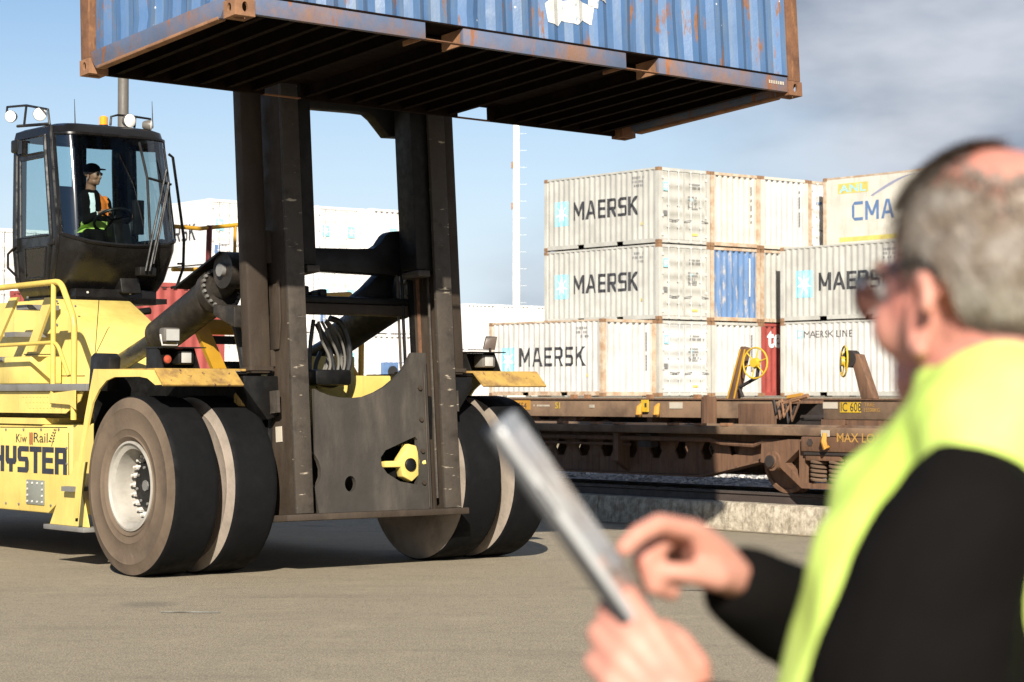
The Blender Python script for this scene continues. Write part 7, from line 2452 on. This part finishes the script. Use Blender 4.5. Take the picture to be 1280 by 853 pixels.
MB(TT).cyl((0.112, 0, 0.0046), (0.112, 0, 0.0052), 0.006, n=16).build('home_button', 'tablet_back', tb)
MB(TT).box(-0.05, -0.02, 0.0861, 0.0868, 0.0, 0.0025).build('side_button', 'tablet_back', tb)

# ---- the operator in the cab
op = empty('person', loc=W3(-0.56, -3.74, 3.24), rz=YAW)
tag(op, 'operator in black cap and dark jacket with bright vest, sitting behind the cab windscreen', 'person')
OS, OT, OZ = -0.56, -3.74, 3.24
OV = lambda s, t, z: (s - OS, -(t - OT), z - OZ)
ro = MB()
hfo = Vector((0.45, 0.87, -0.04)).normalized()
ho = Vector((-0.57, -3.66, 4.0))
def head_o(mb, c, f):
    tmp = MB()
    P, ax, k = head(tmp, c, f, Z, 0.23)
    mb.v += tmp.v if False else []
    o = len(mb.v)
    mb.v += tmp.v
    mb.f += [tuple(i + o for i in q) for q in tmp.f]
    return P, ax, k
# (s, t, z) is left handed against the world, which only mirrors the figure
OP, OAX, OK = head_o(ro, ho, hfo)
fo, lo_ = Vector((0.10, 1, 0)).normalized(), Vector((-1, 0.10, 0)).normalized()
limb(ro, [(-0.57, -3.72, 3.72), (-0.57, -3.69, 3.92)], [0.06, 0.055])
loft(ro, [(Vector((-0.56, -3.76, 3.26)), lo_ * 0.16, fo * 0.12, 0.85), (Vector((-0.56, -3.75, 3.5)), lo_ * 0.16, fo * 0.12, 0.85), (Vector((-0.57, -3.74, 3.72)), lo_ * 0.17, fo * 0.10, 0.85)])
arms = []
for sg, hd2 in ((1, (-0.60, -3.47, 3.56)), (-1, (-0.22, -3.44, 3.54))):
    shd = Vector((-0.57, -3.73, 3.71)) + lo_ * (0.19 * sg)
    el = shd + Vector((-0.03 * sg, 0.06, -0.26))
    hn = Vector(hd2)
    arms.append((shd, el, hn))
    limb(ro, [tuple(shd), tuple((shd + el) / 2), tuple(el)], [0.05, 0.045, 0.04])
    limb(ro, [tuple(el), tuple((el + hn) / 2), tuple(hn)], [0.04, 0.036, 0.027])
    dd = (hn - el).normalized()
    hand(ro, tuple(hn), tuple(dd), (0, 0.2, -1), (-sg * 1.0, 0, 0.2), [(35, 50, 40)] * 4, [(0.04, 0.045, 0.02), (0.065, 0.045, 0.04)], 0.95)
for sg in (-1, 1):
    hp_ = Vector((-0.56 + 0.09 * sg, -3.76, 3.30))
    kn2 = Vector((-0.56 + 0.13 * sg, -3.30, 3.30))
    ft = Vector((-0.56 + 0.13 * sg, -3.22, 2.75))
    limb(ro, [tuple(hp_), tuple((hp_ + kn2) / 2), tuple(kn2)], [0.08, 0.07, 0.055])
    limb(ro, [tuple(kn2), tuple((kn2 + ft) / 2), tuple(ft)], [0.055, 0.05, 0.04])
ob_ = MB(); ob_.v = [OV(*p) for p in ro.v]; ob_.f = ro.f
link('body', remeshed(ob_, 'body', 0.008, 2, 'skin_dark'), op)
jo = MB()
loft(jo, [(Vector((-0.56, -3.76, 3.25)), lo_ * 0.19, fo * 0.15, 0.85), (Vector((-0.56, -3.75, 3.5)), lo_ * 0.19, fo * 0.15, 0.85), (Vector((-0.57, -3.74, 3.70)), lo_ * 0.20, fo * 0.13, 0.85), (Vector((-0.57, -3.73, 3.80)), lo_ * 0.11, fo * 0.09, 0.9), (Vector((-0.57, -3.72, 3.84)), lo_ * 0.075, fo * 0.075, 1)])
for shd, el, hn in arms:
    limb(jo, [tuple(shd), tuple((shd + el) / 2), tuple(el)], [0.075, 0.068, 0.06])
    limb(jo, [tuple(el), tuple((el + hn) / 2), tuple(hn - (hn - el) * 0.1)], [0.06, 0.052, 0.04])
for sg in (-1, 1):
    hp_ = Vector((-0.56 + 0.09 * sg, -3.76, 3.32))
    kn2 = Vector((-0.56 + 0.13 * sg, -3.30, 3.31))
    ft = Vector((-0.56 + 0.13 * sg, -3.22, 2.78))
    limb(jo, [tuple(hp_), tuple((hp_ + kn2) / 2), tuple(kn2)], [0.10, 0.09, 0.075])
    limb(jo, [tuple(kn2), tuple((kn2 + ft) / 2), tuple(ft)], [0.075, 0.07, 0.06])
jo2 = MB(); jo2.v = [OV(*p) for p in jo.v]; jo2.f = jo.f
jome = remeshed(jo2, 'clothing', 0.012, 2, 'jacket_black')
clo = link('clothing', jome, op)
def opatch(test, mat, nm):
    b = MB()
    bmv = bmesh.new()
    bmv.from_mesh(jome)
    bmv.normal_update()
    idx, vs, fs = {}, [], []
    for f in bmv.faces:
        c_ = f.calc_center_median()
        if test(c_.x + OS, OT - c_.y, c_.z + OZ):
            g_ = []
            for v in f.verts:
                if v.index not in idx:
                    idx[v.index] = len(vs)
                    vs.append(tuple(v.co + v.normal * 0.004))
                g_.append(idx[v.index])
            fs.append(tuple(g_))
    bmv.free()
    if fs:
        b.add(vs, fs).build(nm, mat, clo, smooth=60)
opatch(lambda s, t, z: t > -3.74 and 3.36 < z < 3.50 and -0.76 < s < -0.40 and t < -3.55, 'hivis', 'vest_panel')
opatch(lambda s, t, z: t > -3.76 and 3.56 < z < 3.80 and -0.49 < s < -0.38, 'vest_orange', 'vest_panel')
opatch(lambda s, t, z: t > -3.72 and 3.54 < z < 3.80 and -0.63 < s < -0.57, 'tape_silver', 'shirt_front')
cp = MB()
ellipsoid(cp, OP(-0.016, 0, 0.055), tuple(x * OK for x in (0.104, 0.084, 0.075)), OAX)
ellipsoid(cp, OP(0.105, 0, 0.058), tuple(x * OK for x in (0.055, 0.066, 0.010)), OAX)
cp2 = MB(); cp2.v = [OV(*p) for p in cp.v]; cp2.f = cp.f
cp2.build('cap', 'jacket_black', op)
sgm = MB()
for sg in (-1, 1):
    ellipsoid(sgm, OP(0.092, sg * 0.030, 0.006), tuple(x * OK for x in (0.010, 0.028, 0.018)), OAX)
sg2 = MB(); sg2.v = [OV(*p) for p in sgm.v]; sg2.f = sgm.f
sg2.build('sunglasses', 'glass_frame', op)
